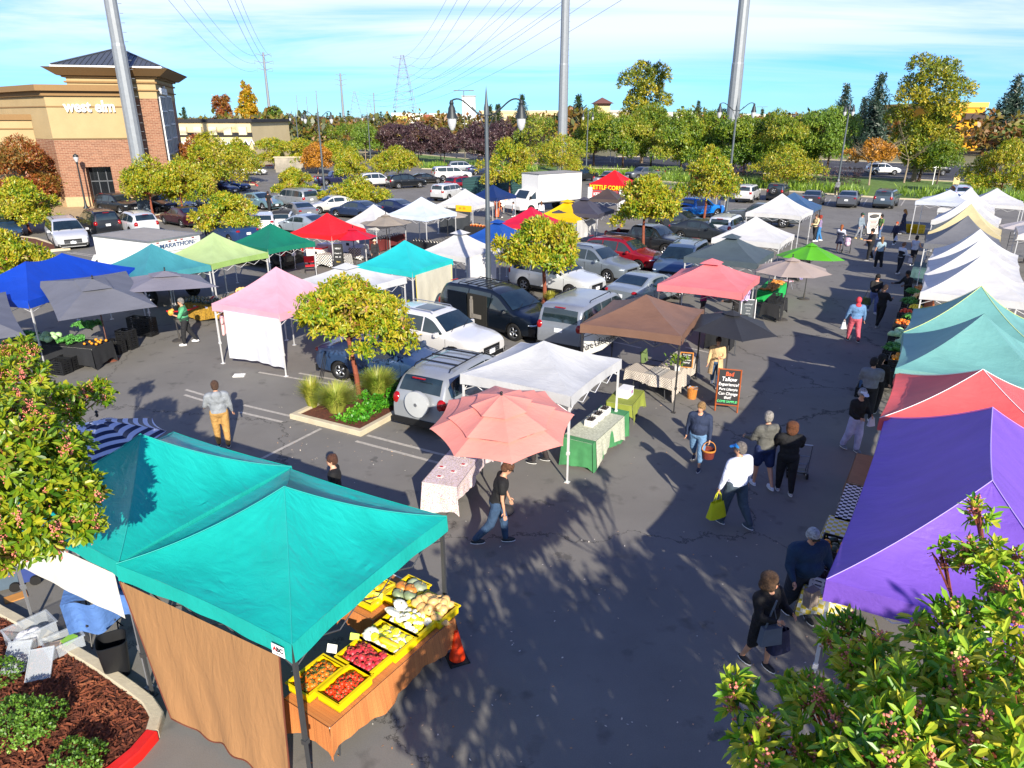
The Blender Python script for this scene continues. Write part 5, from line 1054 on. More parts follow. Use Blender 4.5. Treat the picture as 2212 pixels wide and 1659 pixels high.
for l,bx,by,ty,r in [('white steel power pole with crossarms beside the golden trees',589,300,113,.75),('slim steel pole far behind the parking lamps',745,290,158,.8),('wooden power pole behind the plum trees on the left',647,278,205,.4),('short distant power pole left of the slim steel one',690,280,195,.5),('distant lattice line pole near the horizon houses',812,284,200,.5),('thin pole carrying a phone antenna near the houses',668,278,208,.4)]:
    H=hgt(bx,by,ty); FT.append(monopole(l,bx,by,r,r*.5,H,[(H*.96,H*.09),(H*.88,H*.11),(H*.8,H*.09)],group='distant power poles') )
def lattice(label,bx,by,ty,wb,group='lattice transmission towers'):
    g=at(bx,by); H=hgt(bx,by,ty); t=thing('transmission_tower',label,'transmission tower',g,.3,group); m=mat('#9aa0a4',.6,.2,var=.05,key='lattice_steel'); r=H*.0022; 
    W=lambda z: wb/2*(1-z/H)**1.0+H*.018
    lg=[]
    for sx,sy in ((1,1),(1,-1),(-1,1),(-1,-1)):
        b=MB(); b.tube([(sx*W(0),sy*W(0),0),(sx*W(H*.6),sy*W(H*.6),H*.6),(sx*W(H),sy*W(H),H)],[r*1.6,r*1.2,r],4); b.build('leg',m,t,False)
    b=MB(); z=[H*(1-(1-i/11)**1.25) for i in range(12)]
    for i in range(11):
        a,c=W(z[i]),W(z[i+1]); ca=[(a,a),(-a,a),(-a,-a),(a,-a)]; cc=[(c,c),(-c,c),(-c,-c),(c,-c)]
        for j in range(4):
            k=(j+1)%4; b.tube([(ca[j][0],ca[j][1],z[i]),(cc[k][0],cc[k][1],z[i+1])],r*.7,4); b.tube([(ca[k][0],ca[k][1],z[i]),(cc[j][0],cc[j][1],z[i+1])],r*.7,4); b.tube([(ca[j][0],ca[j][1],z[i]),(ca[k][0],ca[k][1],z[i])],r*.7,4)
    b.build('bracing',m,t,False)
    for zz,L in ((.97,.13),(.86,.17),(.75,.13)):
        for s in (-1,1): b=MB(); b.tube([(0,0,H*zz+H*.02),(s*H*L,0,H*zz)],r,4); b.tube([(0,0,H*zz-H*.03),(s*H*L,0,H*zz)],r,4); b.build('crossarm',m,t,False)
    return t,g,H
LT=[lattice('tall lattice tower standing over the white hotel',877,285,118,15),lattice('small far lattice tower above the horizon houses',771,276,196,12),lattice('smallest lattice tower just left of the white hotel',800,274,215,10)]
def wire(label,a,c,sag,r,group):
    P_=[a.lerp(c,i/40)-Vector((0,0,4*sag*(i/40)*(1-i/40))) for i in range(41)]; b=MB(); b.tube(P_,r,4); o=b.build('power_line',mat('#50565c',.6,var=0,key='wire'),None); tag(o,label,'power line',group)
def arms(t,zs,L,rz=.2): return [Vector((t[1].x+s*L*math.cos(rz),t[1].y+s*L*math.sin(rz),z)) for z in zs for s in (-1,1)]
a0=arms(PT[0],(33,37,41),5); a1=arms(PT[1],(37,41,45),5.5); a2=arms(PT[2],(37,41,45),5.5)
Hs=hgt(589,300,113); f0=arms(FT[0],(Hs*.8,Hs*.88,Hs*.96),Hs*.1); LH=LT[0][2]; f1=arms(LT[0][:2],(LH*.75,LH*.86,LH*.97),LH*.14,.3); H2=LT[1][2]; f2=arms(LT[1][:2],(H2*.75,H2*.86,H2*.97),H2*.14,.3)
for a,c in zip(a0,f0): wire('dark cable sagging from the left steel pole to the white far pole',a,c,7,.035,'cables from the left pole')
for a,c in zip(a1,f1): wire('dark cable sagging from the middle steel pole to the tall lattice tower',a,c,10,.04,'cables from the middle pole')
for a,c in zip(a2,f2): wire('dark cable sagging from the right steel pole to the small lattice tower',a,c,14,.04,'cables from the right pole')
GLO=mat('#c9ccce',.15,var=0,trans=.3,key='lamp_globe'); LP=mat('#2a3034',.5,.3,var=.06,key='lamp_paint')
def street_lamp(label,bx,by,H=9.,rz=0.,spread=1.33,group='twin pendant street lamps',pier=True):
    g=at(bx,by); t=thing('street_lamp',label,'street lamp',g,rz,group); pz=.45 if pier else 0
    if pier: MB().lathe([(0,0),(.3,0),(.3,pz),(.26,pz+.03),(0,pz+.03)],n=20).build('pier',CONC,t)
    b=MB(); b.lathe([(0,pz+.03),(.26,pz+.03),(.26,pz+.16),(.16,pz+.22),(.12,pz+.5),(.1,H*.45),(.105,H*.455),(.105,H*.47),(.09,H*.48),(.075,H*.9),(.1,H*.9),(.1,H*.93),(.06,H*.95),(.03,H*.99),(0,H*1.02)],n=14); b.build('pole',mat('#4a5258',.5,.3,var=.1,scale=2,key='lamp_pole'),t)
    for s in (-1,1):
        a=MB(); P_=[]
        for i in range(15):
            u=i/14; x=s*spread*u; z=H*.905+.15*u+.42*math.sin(u*PI*1.0)**1.0*u+.33*u-.3*math.sin(u*PI)*(1-u); P_.append((x,0,z))
        zt=P_[-1][2]; P_.append((s*(spread+.06),0,zt-.1)); a.tube(P_,.032,6); a.tube([(0,0,H*.83),(s*.28,0,H*.9),(s*.55,0,H*.935)],.02,5); ar=a.build('arm',LP,t)
        l=MB(); x=s*spread; z=zt-.12; l.lathe([(.0,z+.16),(.05,z+.14),(.09,z+.04),(.07,z-.02),(.13,z-.14),(.15,z-.3),(.2,z-.42),(.215,z-.5),(.17,z-.5)],(x,0,0),16); ln=l.build('lantern',LP,t)
        q=MB(); q.lathe([(.175,z-.5),(.17,z-.65),(.13,z-.82),(.06,z-.93),(0,z-.95)],(x,0,0),14); q.build('globe',GLO,ln)
    return t
def post_lamp(label,bx,by,ty,group='single post lamps'):
    g=at(bx,by); H=hgt(bx,by,ty); t=thing('post_lamp',label,'street lamp',g,0,group); b=MB(); b.lathe([(0,0),(.25,0),(.25,.15),(.12,.4),(.08,.9),(.06,H*.8),(.1,H*.83),(.1,H*.85)],n=12); b.build('pole',LP,t)
    b=MB(); b.lathe([(.1,H*.85),(.2,H*.9),(.22,H*.93),(.2,H*.94)],n=12); b.build('globe',GLO,t); b=MB(); b.lathe([(.24,H*.935),(.2,H*.97),(.04,H*.99),(0,H*1.01)],n=12); b.build('cap',LP,t)
street_lamp('tall twin pendant lamp post in the middle of the market beside the black minivan',1056,690,8.95,-.05)
street_lamp('twin pendant lamp post behind the trees near the blue pickup',1567,474,9.4,-.05)
street_lamp('twin pendant lamp post among the parked cars on the left',703,433,8.8,-.1)
street_lamp('small twin pendant lamp post above the yellow trees at far left',650,362,8.8,-.5)
street_lamp('small twin pendant lamp post in front of the plum trees',801,350,8.8,-.5)
street_lamp('twin pendant lamp post seen edge on behind the grey sedans at right',1806,420,9.6,1.45)
street_lamp('twin pendant lamp post behind the box truck and tall steel pole',1266,372,9.,.9)
street_lamp('tiny twin pendant lamp post in front of the cream shop row',527,335,8.,-.4)
post_lamp('black post lamp standing before the tan shop wall',187,453,331); post_lamp('white headed post lamp behind the left trees',422,415,318); post_lamp('white headed post lamp low beside the shop window',386,418,324)
def cobra(label,bx,by,ty,s=1,two=True):
    g=at(bx,by); H=hgt(bx,by,ty); t=thing('road_light',label,'street light',g,0,'road lights on the horizon'); m=mat('#5a5850',.6,var=.05,key='pole_bronze'); MB().tube([(0,0,0),(0,0,H)],[.14,.08],6).build('pole',m,t)
    for k in ((-1,1) if two else (s,)): b=MB(); b.tube([(0,0,H),(k*1.2,0,H+.05)],.06,4); b.box((k*1.5,0,H+.05),(.9,.4,.15)); b.build('lamp_head',m,t,False)
for i,(l,bx,by,ty,two) in enumerate([('twin headed road light left of the dark shrubs',1639,300,231,1),('twin headed road light right of the first on the horizon',1701,300,244,1),('white road light reaching over beside the tall tree',1940,345,168,0),('white road light standing before the plum trees',1005,346,196,1),('thin white road light right of the lamp post',1072,335,247,0),('twin headed road light at the far right edge',2205,330,200,1),('small road light near the orange restaurant',1592,290,252,1),('far light pole by the yellow store',2086,300,232,1)]): cobra(l,bx,by,ty,-1,bool(two))
# ---------------------------------------------------------------- canopies of the market
WC='#c6c6c6'
def cp_(k,label,col,**kw): return canopy(label,FIT[k],col,**kw)
cp_('steelblue','steel blue pop-up canopy in front of the white truck box','#3f8a94',leg='#d8d8d8',group='canopies of the left row')
cp_('ltgreen','pale sage green pop-up canopy next to the steel blue one','#a9bf84',leg='#d8d8d8',valcol='#8fae62',group='canopies of the left row')
cp_('dkgreen','dark green pop-up canopy between the sage and red ones','#0d7058',leg='#d8d8d8',group='canopies of the left row')
cp_('red','bright red pop-up canopy over the white coolers','#d01c22',leg='#d8d8d8',group='canopies of the left row')
cp_('whiteA','plain white pop-up canopy just right of the red one',WC,group='canopies of the left row')
cp_('whiteB','bluish white pop-up canopy over the black cloth tables','#c2cede',group='canopies of the left row')
cp_('whiteC','white pop-up canopy with a yellow banner at its corner',WC,group='canopies of the left row')
cp_('navy','small navy blue pop-up canopy at the far end by the box truck','#142e62',group='canopies of the left row')
cp_('turq','bright turquoise pop-up canopy in the middle rows','#22b4b8',leg='#d8d8d8',group='canopies of the middle row')
cp_('whiteD','white pop-up canopy crossed by the lamp post shadow',WC,vent=True,group='canopies of the middle row')
cp_('blue2','royal blue pop-up canopy behind the lamp post','#1c4c9c',vent=True,group='canopies of the middle row')
cp_('crimson','crimson pop-up canopy left of the yellow one','#c01a3c',group='canopies of the middle row')
cp_('yellow','yellow pop-up canopy with a white side wall','#e0b806',vent=True,group='canopies of the middle row')
cp_('grayA','charcoal purple pop-up canopy behind the yellow one','#45434e',vent=True,group='canopies of the middle row')
cp_('brownB','dark brown pop-up canopy in front of the kettle corn stall','#4a3e3a',group='canopies of the middle row')
kc=cp_('kettle','red pop-up canopy lettered KETTLE CORN in yellow','#cc1a1e',val=.62,group='canopies of the middle row')
cp_('pink1','pale pink pop-up canopy with a hanging white curtain','#d8a0b0',leg='#e0e0e0',n=14,group='canopies of the middle row')
cp_('whiteE','flat topped white pop-up canopy behind the near yellow-green tree','#c2c4c6',vent=True,group='canopies of the middle row')
cp_('whiteN','large near white pop-up canopy over the green clothed table','#bcbec0',leg='#e0e0e0',n=16,sag=.09,group='canopies of the right hand row')
cp_('brown','mocha brown pop-up canopy over the chequered table','#785a4a',leg='#3a3a3c',n=14,group='canopies of the right hand row')
cp_('pink2','salmon pink pop-up canopy over the bread table','#d8787c',leg='#5a5c60',vent=True,n=12,group='canopies of the right hand row')
cp_('slate','slate grey pop-up canopy beside the lime parasol','#48555c',vent=True,n=12,group='canopies of the right hand row')
cp_('whiteF','white pop-up canopy between the slate one and the far white one',WC,n=12,group='canopies of the right hand row')
cp_('whiteG','white pop-up canopy at the far end with two shoppers under its corner',WC,n=12,group='canopies of the right hand row')
cp_('steel2','dusty blue pop-up canopy showing behind the far white one','#3a5a80',leg='#2a2a2c',group='canopies of the right hand row')
canopy('small light blue pop-up canopy half hidden behind a yellow tree',(17.6,66.5,59,3.,3.,2.1,3.0),'#3a9ab8')
# big blue double canopy
canopy('long royal blue canopy with two peaks at the far left',(-17.15,26.0,80,3.3,5.6,2.3,3.2),'#0a3fb0',ridge=1.7,n=14,group='canopies of the left row')
for k,l,col,kw in [('w1','small white canopy corner farthest along the right row','#c4cad4',{}),('w2','white canopy behind two others near the hedge',WC,{}),('w3','bright white canopy just behind the cream one',WC,{}),('cream4','cream canopy between the white and the grey one','#c4b78c',{}),
  ('gray5','mid grey canopy next to the cream one','#66686e',{}),('w6','white canopy just in front of the grey one',WC,{}),('w7','white canopy second in front of the grey one',WC,{}),('w8','white canopy touching the seafoam ones',WC,{}),('sea2','farther of the two seafoam green canopies','#6aa29e',dict(seam='#c8d07a')),('sea1','nearer of the two seafoam green canopies','#6aa29e',{})]:
    cx,cy,a,s1,s2,ze,zp=FIT[k]; canopy(l,(cx,cy,a,s1,s2,ze,zp+.15),col,n=14,curve=.5,sag=.10,group='canopies of the far right row',leg='#d8d8d8',fan=.006,**kw)
canopy('coral red canopy with white piped ridges beside the purple one',(9.66,13.74,57.9,3.2,3.24,2.29,3.15),'#dc5c5c',n=16,curve=.45,sag=.10,seam='#e0e0e0',group='canopies of the far right row',leg='#d8d8d8',fan=.008)
canopy('large violet purple canopy with a long ridge at the near right',(7.27,9.76,57.6,3.25,6.45,2.25,3.42),'#7652bc',n=18,curve=.3,sag=.12,ridge=3.04,val=.32,group='canopies of the far right row',leg='#d8d8d8',fan=.01,seam='#9c88d8')
for cx,cy,a,l,c in [(34.4,52.0,58,'white canopy in the second rank behind the far right row',WC),(28.6,37.6,58,'pale white canopy at the right edge behind the grey one','#c8c4c0')]: canopy(l,(cx,cy,a,3.6,3.6,2.3,3.3),c,group='canopies of the second right rank')
# foreground teal pair
TEAL='#18aca2'
t1=canopy('near teal green canopy with a brown side tarp and white label',(-3.19,8.8,61.1,3.25,3.2,2.3,3.15),TEAL,leg='#4a4c4e',n=26,curve=.5,sag=.12,seam='#1c9c94',rough=.35,group='teal canopies in the foreground',fan=.012,legw=.05)
t2=canopy('farther teal green canopy under the overhanging tree',(-6.0,10.45,61.6,3.1,3.25,2.26,3.2),TEAL,leg='#8a8c90',n=24,curve=.5,sag=.12,seam='#1c9c94',rough=.35,group='teal canopies in the foreground',fan=.012)
# ABC label on the near valance
lb=MB(); lb.box((0,0,0),(.2,.006,.15)); ab=lb.build('maker_label',mat('#e4e4e4',.5,var=0,key='label'),t1,False); ab.location=(1.625-.20,-1.6-.04,2.16)
for s_,x,c in (('A',-.05,'#b81c24'),('BC',.03,'#1c1c20')): text('lettering',s_,.085,mat(c,.5,var=0,key='print'),ab,(x,-.005,.012),(PI/2,0,0),.001,bold=.004)
text('lettering','CANOPY',.024,mat('#1c1c20',.5,var=0,key='print'),ab,(0,-.005,-.045),(PI/2,0,0),.001)
kx,ky,ka,ks,kt,kz,kp=FIT['kettle']
for rz_,y_,x_ in ((0,-kt/2-.05,0),(PI/2,0,ks/2+.05)): text('lettering','KETTLE CORN',.52,mat('#e8c81c',.5,var=0,key='sign_yellow'),kc,(x_,y_,kz-.3),(PI/2,0,rz_),.01,bold=.012,sx=.95)
text('lettering','KETTLE CORN!',.36,mat('#e8e4e0',.5,var=0,key='sign_white'),kc,(0,-kt/2-.02,kz-.9),(PI/2,0,0),.01,bold=.01)
MB().box((0,-kt/2+.02,kz-.9),(ks*.85,.03,.5)).build('banner',mat('#b81c28',.6,var=.1,key='banner_red'),kc,False)
MB().box((-ks/2+.15,-kt/2,1.1),(.35,.35,2.0)).build('side_post',WHT,kc,False); MB().box((ks/2-.15,-kt/2,1.1),(.35,.35,2.0)).build('side_post',WHT,kc,False)
# hung cloths: side walls
def wall(label,parent_fit,side,x0,x1,z0,z1,col,out_=.03,scal=0.,name='side_curtain',bow=.0,mt=None,edge=None,nu=30,cat='curtain',lean=0.,fold=1.,inset=0.):
    cx,cy,a,s1,s2,ze,zp=parent_fit; rz=R(a)-PI/2; o=MB()
    def fn(u,v):
        x=x0+inset*v+(x1-x0-inset*v)*u; z=z1-(z1-z0)*v; 
        if scal: z+=scal*(math.sin(u*31)*.4+.6*math.sin(u*13+1))*v**8
        d=out_+lean*v+(.02*math.sin(u*26)+.03*math.sin(u*9+v*2)-.05*math.sin(PI*u)*bow)*v*fold
        if side=='N': return (x,-s2/2-d,z)      # wall along local x at the near-left side
        if side=='R': return (s1/2+d,x,z)
        if side=='L': return (-s1/2-d,x,z)
    o.grid(fn,nu,12); mm=[mt or cloth(col,.25,False)]
    ob=o.build(name,mm,None,loc=(cx,cy,0),rz=rz); tag(ob,label,cat)
    if edge:
        e=MB(); e.tube([Vector(fn(i/60,1.0)) for i in range(61)],.012,5); e.tube([Vector(fn(1,i/12)) for i in range(13)],.012,5); e.tube([Vector(fn(0,i/12)) for i in range(13)],.012,5); e.build('hem',mat(edge,.8,var=.1,key='hem'),ob)
    return ob
F1=(-3.19,8.8,61.1,3.25,3.2,2.3,3.25); F2=(-6.0,10.45,61.6,3.1,3.25,2.26,3.3)
wall('brown shade tarp hanging from the near teal canopy to the ground',F1,'N',-1.58,1.42,.12,2.06,'#987048',out_=.03,scal=.05,name='shade_tarp',mt=mat('#987048',.85,var=.07,scale=1.4,bump=.5,bscale=3.5,trans=.15,stretch=(2.2,1,.6),key='mesh_tarp'),edge='#5a2a18',lean=.12,inset=.78,cat='tarp')
wall('white half height screen hung below the farther teal canopy',F2,'N',-1.7,1.38,1.25,2.02,'#c8c6be',out_=.0,name='white_screen',mt=mat('#c4c2ba',.7,var=.04,key='canvas'),cat='screen',fold=.3)
wall('wrinkled white curtain under the pale pink canopy',FIT['pink1'],'N',-.95,1.5,.30,1.98,WC,name='side_curtain',bow=3.,scal=.02,mt=mat('#d4d6dc',.8,var=.03,bump=.8,bscale=2.2,trans=.25,key='sheet_cloth'))
wall('white curtain with faint lettering under the shadow crossed white canopy',FIT['whiteD'],'R',-1.35,.9,.15,1.85,WC,name='side_curtain',mt=mat('#d8d8dc',.8,var=.03,bump=.4,bscale=4,trans=.25,key='sheet_cloth2'))
wall('cream curtain with a yellow hem under the turquoise canopy',FIT['turq'],'R',-1.35,1.35,.2,1.9,'#c8c4b4',name='side_curtain',edge='#c8b41c')
wall('white side wall hanging under the yellow canopy',FIT['yellow'],'R',-1.3,1.35,.7,1.85,WC,name='side_curtain')
wall('dark grey side wall under the far white canopy with the yellow banner',FIT['whiteC'],'N',-1.3,1.3,.1,1.9,'#3c4044',name='side_curtain')
bn=MB(); cx,cy,a,s1,s2,ze,zp=FIT['whiteC']; bn.box((0,-s2/2-.05,ze-.15),(1.3,.02,.42)); o=bn.build('yellow_banner',mat('#d8a414',.6,var=.1,key='banner_yellow'),None,False,loc=(cx+.8*math.cos(R(a)-PI/2),cy+.8*math.sin(R(a)-PI/2),0),rz=R(a)-PI/2); tag(o,'yellow banner on the corner of a far white canopy','banner')
for q in (-.3,.05): text('lettering','HONEY' if False else 'IIII',.2,mat('#b03a14',.6,var=0,key='print'),o,(q,-s2/2-.065,ze-.15),(PI/2,0,0),.003)
# ---------------------------------------------------------------- parasols
umbrella('large grey rectangular parasol on a brown pole at left',at(240,778),0,'#6c6e76',z=2.75,sq=(2.9,4.1),drop=.45,rz=R(39),pole='#5a3a30',base='#6a3a28',off=(.0,.35),tilt=(8,0))
umbrella('grey rectangular parasol cut by the left edge behind the leaves',Vector((-16.6,20.6,0)),0,'#6c6e76',z=2.7,sq=(2.9,4.1),drop=.45,rz=R(39),off=(0,.2),tilt=(8,0),pole='#8a8c90')
umbrella('lilac grey parasol over the packed goods table at left',Vector((-12.7,26.0,0)),0,'#807e88',z=2.6,drop=.38,sq=(3.1,2.6),rz=R(37),off=(-.1,.1),tilt=(0,4))
umbrella('red round parasol in front of the bright red canopy',at(768,578),1.35,'#c01830',z=2.15,drop=.42,n=8,rz=.2)
p_=at(838,548); umbrella('large taupe parasol behind the turquoise canopy',p_,1.6,'#948a7c',z=2.35,drop=.45,rz=.1)
umbrella('small beige parasol behind the first white roof with shade beneath',at(968,525),1.45,'#a89c8c',z=2.2,drop=.4,rz=.3)
umbrella('coral pink three tiered parasol with a black ball finial',Vector((-.22,13.45,0)),1.5,'#dc8c80',z=2.62,drop=.5,tiers=3,rz=.12,off=(-.0,-.1),pole='#a8aab0',tilt=(9,-3))
umbrella('lime green parasol with folded top in the sunny aisle',at(1736,646),1.5,'#56a81c',z=2.55,drop=.6,rz=.3,tilt=(-4,4))
umbrella('pale taupe parasol between the salmon canopy and the aisle',at(1687,691),1.6,'#a8988e',z=2.55,drop=.45,rz=.2,off=(.15,0))
umbrella('charcoal black parasol over the woman in a cream coat',at(1563,842),1.45,'#2c2d30',z=2.45,drop=.42,n=6,rz=.5,off=(.1,.1),tilt=(4,2))
st=bpy.data.materials.new('navy_white_stripes'); st.use_nodes=True; nt=st.node_tree; pb=nt.nodes['Principled BSDF']; tc=N(nt,'ShaderNodeTexCoord'); sp=N(nt,'ShaderNodeSeparateXYZ'); nt.links.new(tc.outputs['Object'],sp.inputs[0])
fr=M(nt,'GREATER_THAN',M(nt,'FRACT',M(nt,'MULTIPLY',sp.outputs[2],12.)),.5); mx=N(nt,'ShaderNodeMix',data_type='RGBA'); nt.links.new(fr,mx.inputs[0]); mx.inputs[6].default_value=lin('#0c1838'); mx.inputs[7].default_value=lin('#b4bcd0'); nt.links.new(mx.outputs[2],pb.inputs[0])
gp=at(214,918,2.15); umbrella('navy and white ring striped parasol behind the left tree',Vector((gp.x,gp.y,0)),1.2,'#ffffff',z=2.25,drop=.42,stripe=st,rz=.35,vent=False)
umbrella('white parasol at the right edge behind the cream canopy',Vector((30.0,41.5,0)),1.7,'#c8c0bc',z=2.5,drop=.5)
# ---------------------------------------------------------------- near teal stall
TR=Vector((-.91,9.02,0)); TA=Vector((-2.32,6.92,0)); ax=(TR-TA).normalized(); tyv=Vector((-ax.y,ax.x,0)); TL=(TR-TA).length; trz=math.atan2(ax.y,ax.x)
tcen=(TA+TR)/2+tyv*.42; table('long folding table of the teal stall',tcen,trz,TL,.84,.74)
OR=stripes(['#a05a2a','#b86e38','#a86030','#c8864a','#b06834','#bc7440','#8c5c34'],170.,'attr','orange_striped_cloth')
drape('orange and brown striped cloth on the squash table',tcen,trz,TL,.84,.74,OR,drops=(.42,.3,.45,.42),seed=3)
def onT(s,tq,z=.75): p=TA+ax*s+tyv*tq; return Vector((p.x,p.y,z))
YEL='#dcc000'
def tray(label,s,tq,L,W,rot=0.): 
    c=onT(s,tq,.752); crate(label,c,trz+rot,L,W,.15,YEL,False,'yellow plastic produce trays',cat='tray',name='produce_tray'); return Vector((c.x,c.y,.775)),trz+rot
c,r_=tray('yellow tray of small red tomatoes at the near end',.52,.25,.6,.4); heap('tomato','small red tomato heaped in the nearest yellow tray',c,r_,.5,.32,95,.09,1,cat='tomato')
c,r_=tray('yellow tray of orange persimmons beside the tent leg',.42,.70,.62,.4); heap('persimmon','orange persimmon heaped in the yellow tray by the tent leg',c,r_,.52,.33,66,.10,2,cat='persimmon')
c,r_=tray('yellow tray of red pomegranates behind the tomatoes',1.05,.42,.44,.62); heap('pomegranate','dark red pomegranate in the yellow tray behind the tomatoes',c,r_,.36,.52,34,.07,3,cat='pomegranate')
c,r_=tray('yellow tray of little pumpkins next to the pomegranates',1.52,.4,.46,.68); heap('mini_pumpkin','small white pumpkin in the middle yellow trays',c,r_,.38,.58,30,.09,4,cat='pumpkin'); heap('gourd','small yellow ribbed gourd in the middle yellow trays',Vector((c.x,c.y,c.z+.03)),r_,.38,.56,16,.10,5,cat='gourd')
c,r_=tray('yellow tray of striped gourds before the squash',2.0,.4,.46,.68); heap('gourd','small yellow ribbed gourd in the middle yellow trays',c,r_,.38,.56,22,.10,6,cat='gourd'); heap('mini_pumpkin','small white pumpkin in the middle yellow trays',Vector((c.x,c.y,c.z+.03)),r_,.36,.5,16,.10,16,cat='pumpkin')
heap('pattypan','large white scalloped squash resting on the gourds',onT(2.05,.72,.86),trz,.5,.25,2,.03,7,cat='squash'); heap('pattypan','large white scalloped squash near the front of the gourds',onT(1.45,.62,.85),trz,.2,.2,1,.03,17,cat='squash')
heap('delicata','long yellow squash lying across the little pumpkins',onT(1.4,.35,.87),trz+.9,.2,.2,1,.02,27,cat='squash')
c,r_=tray('yellow tray of butternut squash at the far end',2.42,.3,.46,.62); heap('butternut','tan butternut squash in the far end yellow tray',c,r_,.36,.5,20,.13,8,cat='squash')
c,r_=tray('yellow tray of green and orange squash at the back corner',2.5,.92,.6,.44); heap('kabocha','grey green round squash in the back corner tray',c,r_,.48,.36,6,.06,9,cat='squash',colz=['#7c8a6a','#c07830','#8a947a']); heap('delicata','yellow squash in the rearmost yellow tray',onT(2.2,1.35,.78),trz,.5,.4,8,.05,10,cat='squash')
table('second folding table behind the squash under the teal roof',TA+ax*2.35+tyv*1.35,trz,1.0,.7,.74); drape('orange striped cloth on the rear table',TA+ax*2.3+tyv*1.35,trz,1.0,.72,.74,OR,drops=(.3,.3,.3,.3),seed=5)
tray('rearmost yellow tray under the teal roof',2.2,1.35,.6,.44)
for i,(s,q) in enumerate([(1.22,.78),(2.25,.10),(2.1,1.15)]): card('lime green price card '+['by the little pumpkins','before the butternut squash','in the rearmost tray'][i],onT(s,q,.9),trz-1.2,.14,.1)
card('white price card by the pomegranates',onT(.86,.86,.9),trz-1.2,.15,.12,'#d8dcd4')
cn=thing('traffic_cone','orange traffic cone with a black base beside the squash table','traffic cone',at(988,1424)); MB().box((0,0,.02),(.33,.33,.04),taper=.9).build('base',RUB,cn,False,rz=.4)
b=MB(); b.lathe([(.13,.04),(.125,.07),(.035,.52),(.03,.54),(.02,.54),(.02,.5)],n=20); b.build('cone',mat('#e03a08',.45,var=.08,key='cone_orange'),cn)
# clutter behind the tarp
def bin_(label,px,py,w,h,col='#16171a',rz=.3,name='rubbish_bin'):
    g=at(px,py); t=thing(name,label,'bin',g,rz); b=MB()
    k=.78
    for i,(r,z) in enumerate([(w*k,0),(w,h),(w+.03,h),(w+.03,h-.03)]): pass
    def fn(u,v): a=2*PI*u; c,s_=math.cos(a),math.sin(a); q=w/2*(k+(1-k)*v); e=.45; return (q*math.copysign(abs(c)**e,c),q*math.copysign(abs(s_)**e,s_),h*v)
    b.grid(fn,28,4); b.grid(lambda u,v:(lambda p:(p[0]*.95,p[1]*.95,p[2]))(fn(u,v)),28,4,flip=True)
    b.grid(lambda u,v:(lambda p:(p[0]*(1+.06*v-.03),p[1]*(1+.06*v-.03),h))(fn(u,1)),28,1); b.poly([fn(i/28,0.)[:2] for i in range(28)],0.,.01); b.build('bin_body',mat(col,.45,var=.15,scale=4,key='bin_plastic'),t); return t
bin_('large empty black rubbish bin beside the brown tarp',256,1452,.42,.62,rz=.5); bin_('small black waste basket in the shade by the kerb',163,1338,.27,.34,rz=.8)
def clearbox(label,p,rz,L,W,H,tilt=(0,0)):
    m=clear(); b=MB(); 
    for s in (-1,1): b.box((s*L/2,0,H/2),(.008,W,H)); b.box((0,s*W/2,H/2),(L,.008,H)); b.box((s*(L/2+.01),0,H),(.03,W+.04,.015)); b.box((0,s*(W/2+.01),H),(L+.04,.03,.015))
    b.box((0,0,.01),(L,W,.012)); o=b.build('storage_box',m,None,False,loc=p,rz=rz); o.rotation_euler=(tilt[0],tilt[1],rz); return tag(o,label,'storage box','clear plastic storage boxes')
g=at(72,1385,.12); clearbox('large clear storage box with white bags on the kerb',g,.9,.62,.42,.3); g2=at(140,1400,.12); clearbox('smaller clear storage box with green cartons on the kerb',g2,.8,.5,.34,.2)
for i,(px,py,l) in enumerate([(38,1425,'clear box lid leaning on the left of the boxes'),(88,1440,'clear box lid leaning in front of the boxes')]):
    g=at(px,py,.2); b=MB(); b.box((0,0,0),(.34,.5,.012)); [b.box((s*.16,0,.012),(.012,.5,.02)) for s in (-1,1)]; [b.box((0,s*.24,.012),(.34,.012,.02)) for s in (-1,1)]; o=b.build('box_lid',clear(alpha=.33),None,False,loc=g+Vector((0,0,.05))); o.rotation_euler=(.5,0,.2+.1*i); tag(o,l,'lid','box lids'); o.name='clear_lid'
g=at(72,1380,.2); b=MB(); [b.ell((rnd.uniform(-.18,.18),rnd.uniform(-.1,.1),.08+.05*rnd.random()),(.11,.08,.07),8,6) for _ in range(7)]; tag(b.build('plastic_bags',mat('#c8c8cc',.5,var=.2,bump=1,bscale=14,key='crumpled_bag'),None,loc=g,rz=.9),'crumpled white plastic bags inside the large clear box','bags')
b=MB(); b.box((.08,0,.1),(.2,.14,.05),rz=.4); b.box((-.1,.02,.09),(.16,.12,.06),rz=-.3,m=1); tag(b.build('cartons',[mat('#7cae3a',.6,var=.1,key='green_card'),mat('#b8a088',.6,var=.1,key='tan_card')],None,False,loc=at(140,1398,.16),rz=.8),'green and tan cartons inside the smaller clear box','cartons')
b=MB(); b.box((0,0,.0),(.34,.02,.22)); o=b.build('cardboard_piece',mat('#b07a3c',.8,var=.1,key='cardboard'),None,False,loc=at(34,1290,.01)); o.rotation_euler=(PI/2,0,.7); tag(o,'piece of tan cardboard lying behind the grey tent leg','cardboard')
